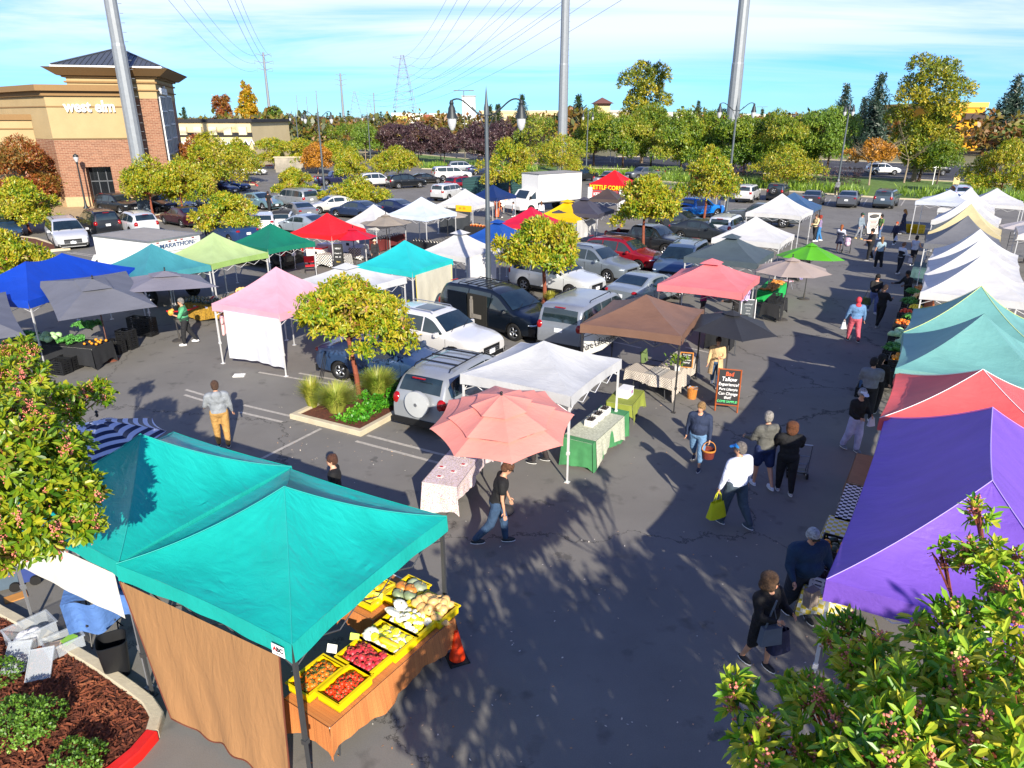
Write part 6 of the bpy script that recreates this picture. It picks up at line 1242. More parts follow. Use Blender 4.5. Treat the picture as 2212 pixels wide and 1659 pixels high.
for i,(px,py,c,l) in enumerate([(48,1255,'#2c3e78','dark blue wheeled cooler under the left tree'),(4,1270,'#4a5a68','grey blue tub at the left edge by the cooler')]):
    g=at(px,py); t=thing('wheeled_cooler',l,'cooler',g,.5); MB().box((0,0,.32),(.6,.42,.5),taper=1.08).build('tub',mat(c,.5,var=.08,key='cooler_plastic'),t,False); MB().box((0,0,.6),(.68,.5,.06)).build('lid',mat('#b8bcc4',.5,var=.05,key='cooler_lid'),t,False)
    for s in (-1,1): b=MB(); b.lathe([(0,-.03),(.09,-.03),(.09,.03),(0,.03)],(.28*s if False else .24,s*.24,.09),12,ax='y'); b.build('wheel',RUB,t)
g=at(232,1378); t=thing('folding_chair','folding chair draped with a blue shirt behind the tarp','chair',g,.4); b=MB()
for s in (-.2,.2): b.tube([(s,-.2,0),(s,.22,.85)],.012,6); b.tube([(s,.25,0),(s,-.2,.45)],.012,6)
b.build('frame',BLKP,t); b=MB(); b.box((0,0,.44),(.42,.38,.03)); b.build('seat',BLKP,t,False)
b=MB(); b.grid(lambda u,v:(-.45+.9*u,-.28+.1*math.sin(u*9)+.08*v,.98-.62*v-.08*math.sin(u*5)),16,8); b.grid(lambda u,v:(-.45+.9*u,-.28+.5*v,.98+.02*math.sin(u*9)),16,4); tag(b.build('blue_shirt',mat('#4a6ea8',.8,var=.1,bump=.5,bscale=9,key='blue_cloth'),None,loc=g,rz=.4),'blue cloth shirts hanging over the folding chair','shirt')
# blue flowery table
def PX(a,b,z): return at(a,b,z)
a_,b_=PX(960,1100,.0),PX(965,1040,.74); c0=at(1000,1085,0)
q0,q1,q2=at(912,1034,.74),at(986,1052,.74),at(1047,972,.74)
axv=(q2-q1).normalized(); L_=2.2; W_=.76; ctr=q1+axv*L_/2+Vector((-axv.y,axv.x,0))*W_/2
FLOR=stripes(['#c8bcc8','#b8a0a8','#d8d0d8','#a88c5c','#c8c0cc','#8a7488'],90.,0,'flower_print'); 
nt=FLOR.node_tree; vv=[n for n in nt.nodes if n.bl_idname=='ShaderNodeTexNoise'][0]; vv.noise_dimensions='3D'; vv.inputs['Scale'].default_value=34; tcx=[n for n in nt.nodes if n.bl_idname=='ShaderNodeTexCoord'][0]; nt.links.new(tcx.outputs['Object'],vv.inputs['Vector'])
fz=math.atan2(axv.y,axv.x); table('folding table below the coral parasol',ctr,fz,L_,W_); drape('white and mauve flower print cloth below the coral parasol',ctr,fz,L_,W_,.74,FLOR,drops=(.4,.35,.6,.35),seed=8)
def onF(s,q,z=.75): p=q1+axv*s+Vector((-axv.y,axv.x,0))*q; return Vector((p.x,p.y,z))
for i in range(9): o=heap('pack',['small tan gift packet standing on the flower print cloth'][0],onF(1.35+.13*(i%5),.3+.14*(i//5)),fz,.1,.1,1,0,i,cat='packet',flat=True)
for i,(s,q) in enumerate([(.32,.5),(.62,.3),(.75,.62),(1.0,.2)]):
    b=MB(); b.box((0,0,.004),(.15,.11,.006)); b.box((.02,0,.008),(.08,.07,.003),m=1); tag(b.build('leaflet',[mat('#d8d4d0',.6,var=.05,key='paper'),mat('#b02a30',.6,var=0,key='red_print')],None,False,loc=onF(s,q,.75),rz=fz+1.5),'white and red card lying on the flower print cloth','card','red and white cards on the flower print cloth')
b=MB(); b.lathe([(0,0),(.16,0),(.2,.16),(.18,.17),(.15,.03)],n=14); b.build('basket',mat('#b8863c',.8,var=.2,bump=.6,bscale=40,key='wicker'),None,loc=onF(1.5,.5,.75)); tag(bpy.context.scene.objects['basket'],'wicker tray of goods on the flower print cloth','basket')
# green table under white canopy
g1=at(1225,985,0); wt=Vector((2.15,16.45,0)); table('long table under the near white canopy',wt,GA,2.3,.76); drape('green cloth under the near white canopy',wt,GA,2.3,.76,.74,mat('#3c7c4c',.85,var=.15,key='green_cloth'),drops=(.58,.6,.6,.6),seed=2)
drape('cream patterned runner over the green cloth',wt-E2*.1,GA,1.75,.79,.748,mat('#a8ab98',.9,var=.3,scale=22,key='cream_lace'),drops=(0,.5,0,.52),seed=4)
wt2=Vector((3.15,18.35,0)); table('short table behind the green clothed one',wt2,GA+.1,1.2,.7); drape('olive green cloth on the short table',wt2,GA+.1,1.2,.7,.74,mat('#7c8630',.85,var=.08,bump=.3,bscale=8,key='olive_cloth'),drops=(.45,.35,.3,.4),seed=6)
b=MB(); b.box((0,0,.12),(.42,.3,.24)); b.box((0,0,.245),(.44,.32,.02)); o=b.build('white_box',WHT,None,False,loc=wt2+Vector((0,0,.75)),rz=GA); tag(o,'white carton box with a purple label on the olive cloth','box'); MB().box((.1,-.152,.12),(.1,.004,.1)).build('label_patch',mat('#8a3a8a',.5,var=0,key='purple_print'),o,False)
for k in range(3):
    c=wt+E2*(-.15+.42*k)+E1*(-.1)+Vector((0,0,.755)); crate('white wooden rack of dark bottles '+['nearest on','in the middle of','farthest on']['012'.index(str(k))]+' the cream runner',c,GA,.3,.22,.14,'#d4d4d0',True,'white racks of bottles'); heap('bottle','small dark bottle standing in a white rack',c+Vector((0,0,.02)),GA,.26,.18,12,0,k,cat='bottle',flat=True)
# brown canopy table
bt=Vector((4.75,20.2,0)); GING=checks('#c8c0b4','#8a8074',26.,'taupe_gingham'); table('table under the mocha brown canopy',bt+E1*-.5,GA-PI/2-.1,1.5,.7); drape('taupe checked cloth with a fringe under the brown canopy',bt+E1*-.5,GA-PI/2-.1,1.5,.7,.74,GING,drops=(.6,.3,.3,.3),seed=3)
bt2=Vector((5.35,21.5,0)); table('second table under the mocha brown canopy',bt2,GA,1.8,.7); drape('taupe checked cloth on the table by the tent pole',bt2,GA,1.8,.7,.74,GING,drops=(.5,.4,.5,.6),seed=9)
drape('grey striped runner with fringe on the taupe checked cloth',bt+E1*-.35,GA-PI/2-.1,.5,.72,.75,stripes(['#c8c4bc','#2a2c30','#d0ccc4','#4a4c50'],40,0,'runner'),drops=(0,.35,0,.3),seed=11)
aframe('large wooden framed chalkboard standing at the edge of the shade',at(1568,882),-.28,.62,1.25,[(1.10,'Bad',.17,'#f06030'),(.95,'Tallow',.17,'#f4f4f4'),(.80,'Experience?',.13,'#f4f4f4'),(.66,'Pure Lifestyle',.105,'#f4f4f4'),(.53,'Can Change',.12,'#f4f4f4'),(.42,'that!',.12,'#f4f4f4'),(.30,'COME SAMPLE!',.093,'#5ce08a')])
g=at(1482,790,.8); t=thing('tabletop_chalkboard','small chalkboard on the taupe checked cloth by the tent pole','chalkboard',(g.x,g.y,.75),-.25); b=MB(); b.box((0,0,.24),(.4,.02,.5)); b.build('frame',mat('#b8762c',.6,var=.1,key='light_wood'),t,False); MB().box((0,-.012,.24),(.34,.008,.44)).build('board',mat('#121416',.7,var=.05,key='slate'),t,False)
for z,s in ((.41,'Your Lips'),(.33,'Called...'),(.24,'They need'),(.16,'Healing!')): text('lettering',s,.07,mat('#e8e8e8',.8,var=0,key='chalk'),t,(0,-.018,z),(PI/2,0,0),.001,sx=.9,shear=.1)
g=at(1494,860); t=thing('wastebasket','woven amber basket on the asphalt before the chalkboard','basket',g); b=MB(); b.lathe([(0,0),(.13,0),(.155,.32),(.165,.33),(.145,.33),(.12,.03)],n=18); b.build('basket_body',mat('#b8742c',.6,var=.25,scale=30,bump=.8,bscale=40,key='wicker'),t); b=MB(); b.grid(lambda u,v:((.15+.03*math.sin(u*30))*math.cos(2*PI*u)*(1-.1*v),.15*math.sin(2*PI*u)*(1-.1*v),.33+.03*math.sin(u*25)-.03*v),24,3); b.build('liner',mat('#7a8894',.5,var=.1,key='liner'),t)
g=at(1462,800,.75); t=thing('potted_plant','leafy green plant on the taupe checked table','plant',(g.x,g.y,.75)); b=MB(); b.lathe([(0,0),(.08,0),(.1,.16),(.08,.16)],n=12); b.build('pot',WHT,t); rg2=np.random.default_rng(3); V,Fq=leaves(rg2.normal(size=(26,3))*.1+np.array([0,0,.32]),np.tile([[0,0,1.]],(26,1)),3,.16,.07,rg2,fold=True); o=bpy.data.objects.new('leaves',npmesh('leaves',V,Fq,[leafmat(PAL['light'])])); C.objects.link(o); o.parent=t
g=at(1405,822); t=thing('camp_chair','green and black folding camp chair under the brown canopy','chair',g,1.0); b=MB()
for s in (-.25,.25): b.tube([(s,-.25,.0),(s,-.25,.62)],.012,6); b.tube([(s,.22,0),(s,.3,1.0)],.012,6); b.tube([(s,-.28,.62),(s,.27,.62)],.014,6); b.tube([(s,-.25,.02),(s,.22,.42)],.01,6)
b.build('frame',BLKP,t); MB().box((0,0,.42),(.5,.48,.025)).build('seat',mat('#1c1e20',.8,key='canvas'),t,False); MB().box((0,.27,.78),(.5,.025,.4),rx=-.15).build('backrest',mat('#5c7040',.8,var=.15,key='green_canvas'),t,False)
for k,(px,py,l) in enumerate([(1438,835,'black tub below the fringe of the checked cloth')]): g=at(px,py); crate(l,g,GA,.5,.35,.25,'#1c1d20',False,'black storage tubs')
A0,B0,C0_=at(1262,714,1.85),at(1336,728,1.85),at(1262,762,1.15); dv=(B0-A0); bw=dv.length; C0_=Vector((A0.x,A0.y,1.05))
t=thing('fabric_banner','white pennant banner lettered Pure Lifestyle below the brown canopy','banner',(A0.x,A0.y,0),math.atan2(dv.y,dv.x)); b=MB(); b.add([(0,0,1.85),(bw,0,1.85),(bw*.55,0,1.35),(0,0,1.0),(0,.012,1.85),(bw,.012,1.85),(bw*.55,.012,1.35),(0,.012,1.0)],[(3,2,1,0),(4,5,6,7),(0,1,5,4),(1,2,6,5),(2,3,7,6),(3,0,4,7)]); b.build('cloth_panel',mat('#d4d2cc',.8,var=.04,key='canvas'),t,False)
text('lettering','Pure Lifestyle',.3,mat('#1c1c20',.6,var=0,key='print'),t,(bw*.42,-.014,1.55),(PI/2,-.5,0),.002,sx=.8,shear=.2)
# bread table
bk=Vector((8.15,25.9,0)); BLKC=mat('#16181c',.9,var=.1,bump=.3,bscale=8,key='black_cloth'); table('long bread table under the salmon canopy',bk,GA,2.8,.8); drape('black cloth on the bread table',bk,GA,2.8,.8,.74,BLKC,drops=(.6,.6,.65,.6),seed=5)
for k in range(5):
    c=bk+E2*(-1.1+.52*k)+E1*(-.1)+Vector((0,0,.752)); crate('orange tray of loaves, number %s from the near end'%['one','two','three','four','five'][k],c,GA,.46,.5,.06,['#a8501c','#8a5a2c'][k%2],False,'trays on the bread table'); heap('loaf','golden bread loaf on the black clothed table',c+Vector((0,0,.03)),GA,.42,.44,8,.03,k,cat='bread',size=.8)
aframe('white framed menu board beside the bread table',at(1612,698),-.25,.55,1.05,[(.85,'Sourdough',.08,'#c8ccd0'),(.7,'Country',.07,'#c8ccd0'),(.58,'Olive',.07,'#c8ccd0'),(.46,'Walnut',.07,'#c8ccd0')],'#d8dadc','#3a4248')
bk2=Vector((11.1,29.3,0)); table('narrow table behind the taupe parasol',bk2,GA,1.6,.7); drape('black cloth on the narrow table behind the taupe parasol',bk2,GA,1.6,.7,.74,BLKC,drops=(.5,.45,.5,.5),seed=7)
for k in range(2): crate('black mesh crate %s on the narrow black table'%['nearer','farther'][k],bk2+E2*(-.3+.62*k)+Vector((0,0,.752)),GA,.55,.38,.2,'#1a1c1e',True,'mesh crates on the narrow table')
bk3=Vector((11.9,32.0,0)); table('table under the slate grey canopy',bk3,GA,2.4,.8); drape('bright green cloth under the slate grey canopy',bk3,GA,2.4,.8,.74,mat('#0c9a48',.8,var=.08,key='bright_green_cloth'),drops=(.5,.5,.55,.5),seed=7)
heap('loaf','brown bread roll on the bright green cloth',bk3+Vector((0,0,.75)),GA,2.2,.6,34,.05,5,cat='bread',size=.8)
bk4=Vector((16.3,40.2,0)); table('dark goods table beyond the white canopies',bk4,GA,2.2,.8); drape('black cloth on the dark goods table',bk4,GA,2.2,.8,.74,BLKC,drops=(.6,.6,.65,.6),seed=7); heap('jar','amber jar on the black cloth beyond the white canopies',bk4+Vector((0,0,.75)),GA,2.,.6,26,0,2,cat='jar',flat=True,size=1.4)
bk5=Vector((14.9,37.0,0)); drape('lilac cloth on a small table beside the white canopy leg',bk5,GA,1.,.7,.74,mat('#8a80b8',.8,var=.05,key='lilac_cloth'),drops=(.5,.5,.5,.5),seed=7); table('small table under the lilac cloth',bk5,GA,1.,.7)
t=thing('camp_chair','red striped folding chair beside the lime parasol','chair',(13.6,34.6,0),.6); b=MB(); [b.tube([(s,-.2,0),(s,.25,.85)],.012,5) for s in (-.22,.22)]; [b.tube([(s,.25,0),(s,-.2,.45)],.012,5) for s in (-.22,.22)]; b.build('frame',ALU,t); MB().box((0,0,.43),(.44,.4,.03)).build('seat',stripes(['#c8c8d0','#a82a30','#d0d0d8','#3a4a80'],20,0,'flag_stripes'),t,False)
# left stalls
def stall(c,rz,L,W,cl,lab,drops=(.6,.6,.6,.6),seed=1): table('table under the '+lab,c,rz,L,W); drape(lab,c,rz,L,W,.74,cl,drops=drops,seed=seed)
BAT=mat('#8a6a1c',.85,var=.6,scale=14,key='batik_cloth')
sq=at(447,690,0); s0=Vector((-12.4,29.0,0)); stall(s0,GA-PI/2+.25,3.0,.9,BAT,'gold patterned cloth of the packed goods stall',seed=3)
r_=GA-PI/2+.25
for k in range(6): 
    c=s0+Vector((math.cos(r_),math.sin(r_),0))*(-1.2+.48*k)+Vector((0,0,.752)); heap('pack',['dark green packet on the gold patterned table','deep red packet on the gold patterned table'][k>3],c,r_,.44,.8,12,0,k,cat='packet',flat=True,colz=[['#3a4a44','#5a6a64'],['#7a1420','#a83040']][k>3],group='packets on the gold patterned table %s'%['green','red'][k>3])
for k in range(5): c=s0+Vector((math.cos(r_),math.sin(r_),0))*(-1.2+.55*k)+Vector((math.sin(r_),-math.cos(r_),0))*.47; b=MB(); b.box((0,0,.6),(.12,.01,.17),rx=.2); o=b.build('price_card',mat('#b8bcd8',.6,var=.05,key='card'),None,False,loc=c,rz=r_); tag(o,'pale price card pinned to the gold patterned cloth','price card','pale cards on the gold cloth')
s1=Vector((-11.3,31.4,0)); stall(s1,GA,2.6,.9,BAT,'gold patterned cloth of the lemon stall',seed=4)
for k,(kd,lb,cl) in enumerate([('butternut','tan butternut squash in a black crate of the lemon stall',None),('lemon','yellow lemon in a black crate of the lemon stall',None),('butternut','tan butternut squash in a black crate of the lemon stall',None),('gourd','small yellow gourd in a black crate of the lemon stall',None)]):
    c=s1+E2*(-.95+.62*k)+Vector((0,0,.752)); crate('black crate of %s at the lemon stall'%['squash nearest the aisle','lemons','squash in the third place','gourds at the far end'][k],c,GA,.58,.42,.16,'#17181a'); heap(kd,lb,c+Vector((0,0,.08)),GA,.48,.34,10,.06,k,cat='produce')
rope=MB()
rp=[at(462,640,.9),at(425,668,.55),at(395,676,.5),at(360,672,.8)]; rope.tube([rp[0].lerp(rp[-1],i/14)-Vector((0,0,.9*(i/14)*(1-i/14))) for i in range(15)],.03,6); tag(rope.build('red_rope',mat('#c01420',.6,var=.05,key='red_rope'),None),'red rope barrier hanging before the packed goods stall','rope')
# crates under left parasols
cc=[(252,762),(278,752),(300,722),(322,724),(190,785),(212,779),(155,796),(133,806)]
for i,(px,py) in enumerate(cc):
    for z in range(3 if i in(1,2,3) else 2):
        g=at(px,py); crate('%s black crate in the stack %s'%(['bottom','second','top'][z],['left of the brown parasol pole','just right of the brown parasol pole','in front of the blue tent legs','at the corner by the blue tent legs','second from the left leaves','third from the left leaves','nearest the grey tent leg','half hidden by the leaves'][i]),(g.x,g.y,.235*z),R(-14),.58,.4,.23,'#141517')
stall(Vector((-15.7,23.5,0)),R(-14),3.6,.9,BLKC,'dark cloth below the blue canopy',seed=3)
for k,(kd,lb) in enumerate([('greens','bunch of leafy greens below the blue canopy'),('cabbage','green cabbage on the dark cloth below the blue canopy'),('greens','bunch of leafy greens below the blue canopy'),('orange','orange fruit in a crate below the blue canopy')]):
    heap(kd,lb,Vector((-17.0+.95*k,23.8-.24*k,.76)),R(-14),.7,.7,9,.08,k,cat='produce')
sg=at(212,700,.8); b=MB(); b.box((0,0,.0),(.85,.5,.06),rx=.5); heap('greens','heap of pale green beans beside the brown pole',at(190,706,.85),.2,.8,.6,12,.1,9,cat='produce')
# red stall: coolers, chalkboard, gingham table
GBW=checks('#d8d8d4','#1c1c1e',13.,'black_gingham')
sr=at(712,588,0); stall(at(720,580,0)+Vector((0,.4,0)),GA-PI/2+.2,1.8,.75,GBW,'black and white gingham cloth under the red canopy',seed=3); stall(at(772,562,0)+Vector((0,.6,0)),GA+.4,1.4,.7,GBW,'black and white gingham cloth beside the red parasol',seed=5)
for i,(px,py,l) in enumerate([(688,572,'white cooler with a red lid left under the red canopy'),(712,564,'white cooler standing beside the red canopy leg'),(756,552,'white cooler with a red lid behind the chalkboard')]):
    g=at(px,py); t=thing('cooler',l,'cooler',g,R(-20)); MB().box((0,0,.62),(1.05,.62,.7)).build('tub',WHT,t,False); MB().box((0,0,1.0),(1.1,.66,.08)).build('lid',mat('#c01c20' if i!=1 else '#d8d8d8',.5,var=.05,key='cooler_lid'),t,False); MB().box((.1,-.32,.75),(.2,.03,.16)).build('latch',BLKP,t,False); [MB().box((x,y,.13),(.07,.07,.27)).build('leg',BLKP,t,False) for x in (-.45,.45) for y in (-.25,.25)]
aframe('tall narrow chalkboard menu hung on the red canopy leg',at(734,590),.0,.5,1.6,[(1.35,'MENU',.12,'#e8e8e8'),(1.1,'Cheese  2',.1,'#e8e8e8'),(.9,'Milk  3.5',.1,'#e8e8e8'),(.65,'Sauce',.1,'#e0c040')],'#1c1c1c','#121416',spread=.15)
t=thing('camp_chair','red folding camp chair beside the dark green canopy','chair',at(672,590),.4); b=MB(); [b.tube([(s,-.25,0),(s,.3,.9)],.014,5) for s in (-.3,.3)]; [b.tube([(s,.25,0),(s,-.25,.6)],.014,5) for s in (-.3,.3)]; b.build('frame',BLKP,t); MB().box((0,0,.42),(.58,.45,.03)).build('seat',mat('#c81420',.7,key='red_canvas'),t,False); MB().box((0,.28,.72),(.58,.03,.35)).build('backrest',mat('#c81420',.7,key='red_canvas'),t,False)
stall(at(850,545,0)+Vector((-.6,1.6,0)),GA+.1,2.8,.8,mat('#5a1c1c',.85,var=.4,scale=20,key='dark_red_cloth'),'dark red cloth table behind the taupe parasol',seed=5); heap('pack','white packet on the dark red cloth',at(850,545,0)+Vector((-.6,1.6,.75)),GA+.1,2.5,.6,24,0,4,cat='packet',flat=True)
stall(Vector((-5.2,44.3,0)),GA-PI/2,2.6,.8,BLKC,'black cloth under the bluish white canopy',seed=5); heap('bottle','small bottle on the black cloth under the bluish white canopy',Vector((-5.2,44.3,.75)),GA-PI/2,2.3,.5,20,0,4,cat='bottle',flat=True)
stall(Vector((-3.2,46.5,0)),GA,2.4,.8,BLKC,'black cloth beside the small beige parasol',seed=6)
stall(Vector((-2.1,50.9,0)),GA-PI/2,2.4,.8,BLKC,'black shelving table at the canopy with a yellow banner',seed=6); heap('jar','amber jar on the far black table',Vector((-2.1,50.9,.75)),GA-PI/2,2.,.5,18,0,8,cat='jar',flat=True,size=1.5)
stall(Vector((.3,54.2,0)),GA,2.,.8,mat('#c8601c',.8,var=.3,scale=12,key='orange_cloth'),'orange cloth of the craft stall by the box truck',seed=6)
for i,(px,py) in enumerate([(1074,470),(1119,452)]): g=at(px,py); t=thing('orange_barrier',['orange barrier by the craft stall','orange barrier before the box truck'][i],'barrier',g,.3); MB().box((0,0,.75),(.28,.18,1.4)).build('panel',mat('#e0500c',.5,var=.1,key='cone_orange'),t,False); MB().box((0,0,.04),(.6,.4,.08)).build('foot',RUB,t,False)
for i in range(5): g=at(1075+i*9,462-i*2); b=MB(); b.box((0,0,.9),(.5,.04,.6),rx=-.2); b.tube([(-.2,.1,0),(-.2,-.02,1.2)],.02,4); b.tube([(.2,.1,0),(.2,-.02,1.2)],.02,4); o=b.build('art_easel',[mat(['#d8622c','#e0e0dc','#c8a070','#d87a3c','#e4e0d8'][i],.7,var=.3,scale=9,key='artwork')],None,False,loc=g,rz=.2); tag(o,'small easel board of the craft stall in %s'%['deep orange','white','tan','light orange','cream'][i],'easel','easels of the craft stall')
# pink canopy sundries
t=thing('child_outfit','pale pink child outfit hanging on the pink canopy frame','child outfit',at(492,770),.3); tm=mat('#d8a8a8',.8,var=.08,key='pink_knit'); b=MB(); b.ell((0,0,1.35),(.1,.14,.2),10,8); b.caps((0,.12,1.48),(.0,.26,1.3),.05,.04); b.caps((0,-.12,1.48),(.0,-.26,1.3),.05,.04); b.caps((0,.06,1.2),(.02,.08,.85),.06,.05); b.caps((0,-.06,1.2),(-.02,-.08,.85),.06,.05); b.build('garment',tm,t); b=MB(); b.ell((0,0,1.62),(.09,.09,.08),10,8); b.build('bonnet',mat('#a8643c',.8,var=.2,bump=.6,bscale=30,key='brown_wool'),t)
b=MB(); b.tube([(0,0,1.58),(0,0,2.0)],.006,4); b.build('hanger',STEEL,t)
g=at(517,812); b=MB(); b.box((0,0,.02),(.36,.26,.035)); b.box((.08,0,.05),(.06,.12,.03)); o=b.build('tent_weight',WHT,None,False,loc=g,rz=.1); tag(o,'white square weight plate at the pink canopy curtain','weight')
for k_ in range(2):
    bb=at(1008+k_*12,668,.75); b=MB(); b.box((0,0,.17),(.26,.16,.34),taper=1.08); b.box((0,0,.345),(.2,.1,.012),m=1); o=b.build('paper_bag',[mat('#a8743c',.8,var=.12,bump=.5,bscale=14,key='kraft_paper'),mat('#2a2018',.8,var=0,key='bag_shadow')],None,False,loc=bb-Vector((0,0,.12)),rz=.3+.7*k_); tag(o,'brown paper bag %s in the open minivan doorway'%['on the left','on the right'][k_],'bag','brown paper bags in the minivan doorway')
g=at(690,820); b=MB(); [b.tube([(i*.05,0,0),(i*.05+.22,.1,.95)],.012,5) for i in range(3)]; b.build('folded_stand',BLKP,None,loc=g); tag(bpy.context.scene.objects['folded_stand'],'folded black stand leaning beside the white curtain','stand')
# right row stalls along the aisle
def row(c,n,rz=R(58.5)): pass
RD=Vector((math.cos(R(58.6)),math.sin(R(58.6)),0)); RN=Vector((-RD.y,RD.x,0))
base0=Vector((4.25,8.0,0))
def onR(s,off=.15,z=0.): p=base0+RD*s+RN*off; return Vector((p.x,p.y,z))
YG=checks('#c8b43c','#c8c8bc',12,'yellow_gingham')
stall(onR(3.1,.1),R(58.6),2.7,.7,YG,'yellow gingham cloth under the purple canopy edge',seed=4,drops=(.5,.4,.4,.5))
c=onR(2.98,.2,.752); crate('black crate of squash and gourds at the purple stall',c,R(58.6),.6,.42,.26); heap('avocado','dark green squash in the black crate of the purple stall',c+Vector((0,0,.12)),R(58.6),.5,.34,7,.06,2,cat='squash',size=1.2); heap('orange','yellow orange gourd in the black crate of the purple stall',c+Vector((0,0,.14)),R(58.6),.5,.34,4,.05,3,cat='gourd',size=1.4)
c=onR(2.08,.18,.752); crate('white crate of dark grapes at the purple stall',c,R(58.6),.55,.4,.24,'#a8acc0'); heap('grapes','bunch of dark grapes in the white crate',c+Vector((0,0,.16)),R(58.6),.42,.3,7,.03,3,cat='grapes'); heap('orange','orange melon between the crates of the purple stall',onR(2.52,.25,.76),R(58.6),.2,.3,3,.0,5,cat='melon',size=1.5)
for k,(s,l,cl) in enumerate([(6.9,'tan cloth hanging at the coral canopy edge','#8a6a48'),(5.2,'black and white gingham cloth hanging at the purple canopy edge',None)]):
    drape(l,onR(s,.0),R(58.6),1.6,.7,.74,GBW if cl is None else mat(cl,.85,var=.1,key='tan_cloth'),drops=(.4,.5,.4,.3),seed=k+3); table('table at the aisle under the '+['coral','purple'][k]+' canopy',onR(s,.0),R(58.6),1.6,.7)
for k in range(13):
    s=15.2+k*.92; kind=['orange','greens','cabbage','cabbage','grapes','persimmon','greens','tomato','lemon','greens','melon','greens','loaf'][k]
    nm=['oranges','leafy herbs','cabbages','more cabbages','dark grapes','persimmons','greens','tomatoes','lemons','lettuce','melons','chard','rolls'][k]
    c=onR(s,.1+.25*(k%2),.752)
    crate('black crate of %s along the right hand row'%nm,c,R(58.6),.8,.55,.24); heap(kind,'%s in a crate along the right hand row'%nm,c+Vector((0,0,.14)),R(58.6),.68,.44,{'cabbage':9,'greens':8,'loaf':12,'grapes':8,'melon':8}.get(kind,22),.1,k,cat=nm,size=1.25 if kind in('orange','persimmon','tomato','lemon') else 1.1)
for k in range(4): stall(onR(16.3+3.0*k,.05),R(58.6),2.8,1.,[BLKC,mat('#5c7c88',.8,var=.1,key='blue_grey_cloth'),BLKC,mat('#a85a2c',.8,var=.3,key='rust_cloth')][k],['black cloth with goods beside the seafoam canopies','blue grey cloth under the cabbages','black cloth beside the nearest white canopy','rust cloth beside the farther white canopy'][k],seed=k)
g=onR(14.0,.75); crate('dark crate stack base at the seafoam canopy corner',g,R(58.6),.7,.6,.3,'#101214'); crate('blue tub on the dark crate by the seafoam canopy',g+Vector((0,0,.3)),R(58.6),.62,.46,.34,'#3a5880',False,'blue tubs')
drape('black cloth printed with sunflowers at the seafoam canopy',onR(14.9,.35),R(58.6),1.0,.7,.74,mat('#141618',.8,var=.1,key='sunflower_cloth'),drops=(.5,.6,.6,.3),seed=3); table('table under the sunflower cloth',onR(14.9,.35),R(58.6),1.,.7)
o=bpy.data.objects.new('sunflower_print',None); bpy.data.objects.remove(o)
for k in range(6):
    g=at(1958+ (k%3)*13 ,502-(k//3)*0+ (k%3)*1); crate('yellow plastic crate %s of the %s stack by the grey canopy'%(['lower','upper'][k//3],['left','middle','right'][k%3]),(g.x,g.y,.3*(k//3)),.1,.6,.4,.3,'#c8a800',True,'yellow crates by the grey canopy')
stall(Vector((24.0,34.6,0))+Vector((-2.6,2.2,0)),R(58.6),2.2,.8,mat('#3c5a5c',.8,var=.2,key='dark_teal_cloth'),'dark teal cloth beside the grey canopy',seed=5)
t=thing('menu_sign','tall white menu board leaning in the open aisle','sign',at(1882,508),-.1); b=MB(); b.box((0,0,.85),(.85,.05,1.45),rx=-.15); [b.tube([(s*.38,.05,0),(s*.38,-.12,1.6)],.02,4) for s in (-1,1)]; [b.tube([(s*.38,.5,0),(s*.38,.05,1.5)],.02,4) for s in (-1,1)]; b.build('board',mat('#c8c0b8',.6,var=.04,key='sign_board'),t,False); b=MB(); b.lathe([(0,0),(.3,0)],n=20); o=b.build('emblem',mat('#14141a',.6,var=0,key='print'),t); o.scale=(1,.42,1); o.rotation_euler=(PI/2-.15,0,0); o.location=(0,-.085,1.38)
for k in range(8): b=MB(); b.box((0,-.03-.0,0),(.6-.1*(k%3),.004,.04)); o=b.build('print_line',mat('#8a2a30' if k==2 else '#4a4a50',.6,var=0,key='print'),t,False); o.location=(0,.01-.03-(1.05-.085*k-.85)*-.15,1.08-.09*k); o.rotation_euler=(-.15,0,0)
# ---------------------------------------------------------------- people
PB=[]
def pp(*a,**k): r=person(*a,**k); PB.append(r); return r
h=pp('grey haired man in a green shirt and dark vest walking past the parasols',407,744,200,1.72,top='#4a9468',sleeve=.5,bottom='#17181c',shoe='#d8d8d8',hair='#7a7876',vest='#1c3a2c',stride=12,L=(30,10,80),Rr=(5,8,15),headturn=20,build=1.1,belly=.03)[1]
b=MB(); b.ell((0,0,0),(.1,.08,.12),8,6); b.ell((.05,.05,.08),(.07,.06,.06),8,6); o=b.build('snack_bag',mat('#d89a3c',.5,var=.5,scale=14,key='snack_print'),None,loc=h[0]+Vector((0,0,.06))); tag(o,'orange and yellow bags of food held by the man in green','bag')
pp('man in a pale grey hoodie and khaki trousers seen from behind',484,962,112,1.72,top='#7e848a',bottom='#a07c44',shoe='#1c1c1e',hair='#4a3426',hood=1,stride=6,L=(15,16,50),Rr=(5,12,20),build=1.12,belly=.02)
g=at(719,992,1.62); pp('woman with a brown bun in a black top behind the near teal canopy',0,0,185,1.66,top='#0e0e10',sleeve=.3,bottom='#1c1c22',hair='#4a2c1e',hstyle='bun',headturn=10,loc=Vector((g.x,g.y,0)),skin='f')
pp('man in a black shirt and jeans striding past the flower print table',1074,1176,5,1.82,top='#121214',sleeve=.25,bottom='#2c4460',shoe='#1a2026',hair='#5a3a26',stride=17,lean=13,L=(8,6,10),Rr=(-6,6,10),headtilt=25,glasses=True,build=1.02,knee=12)
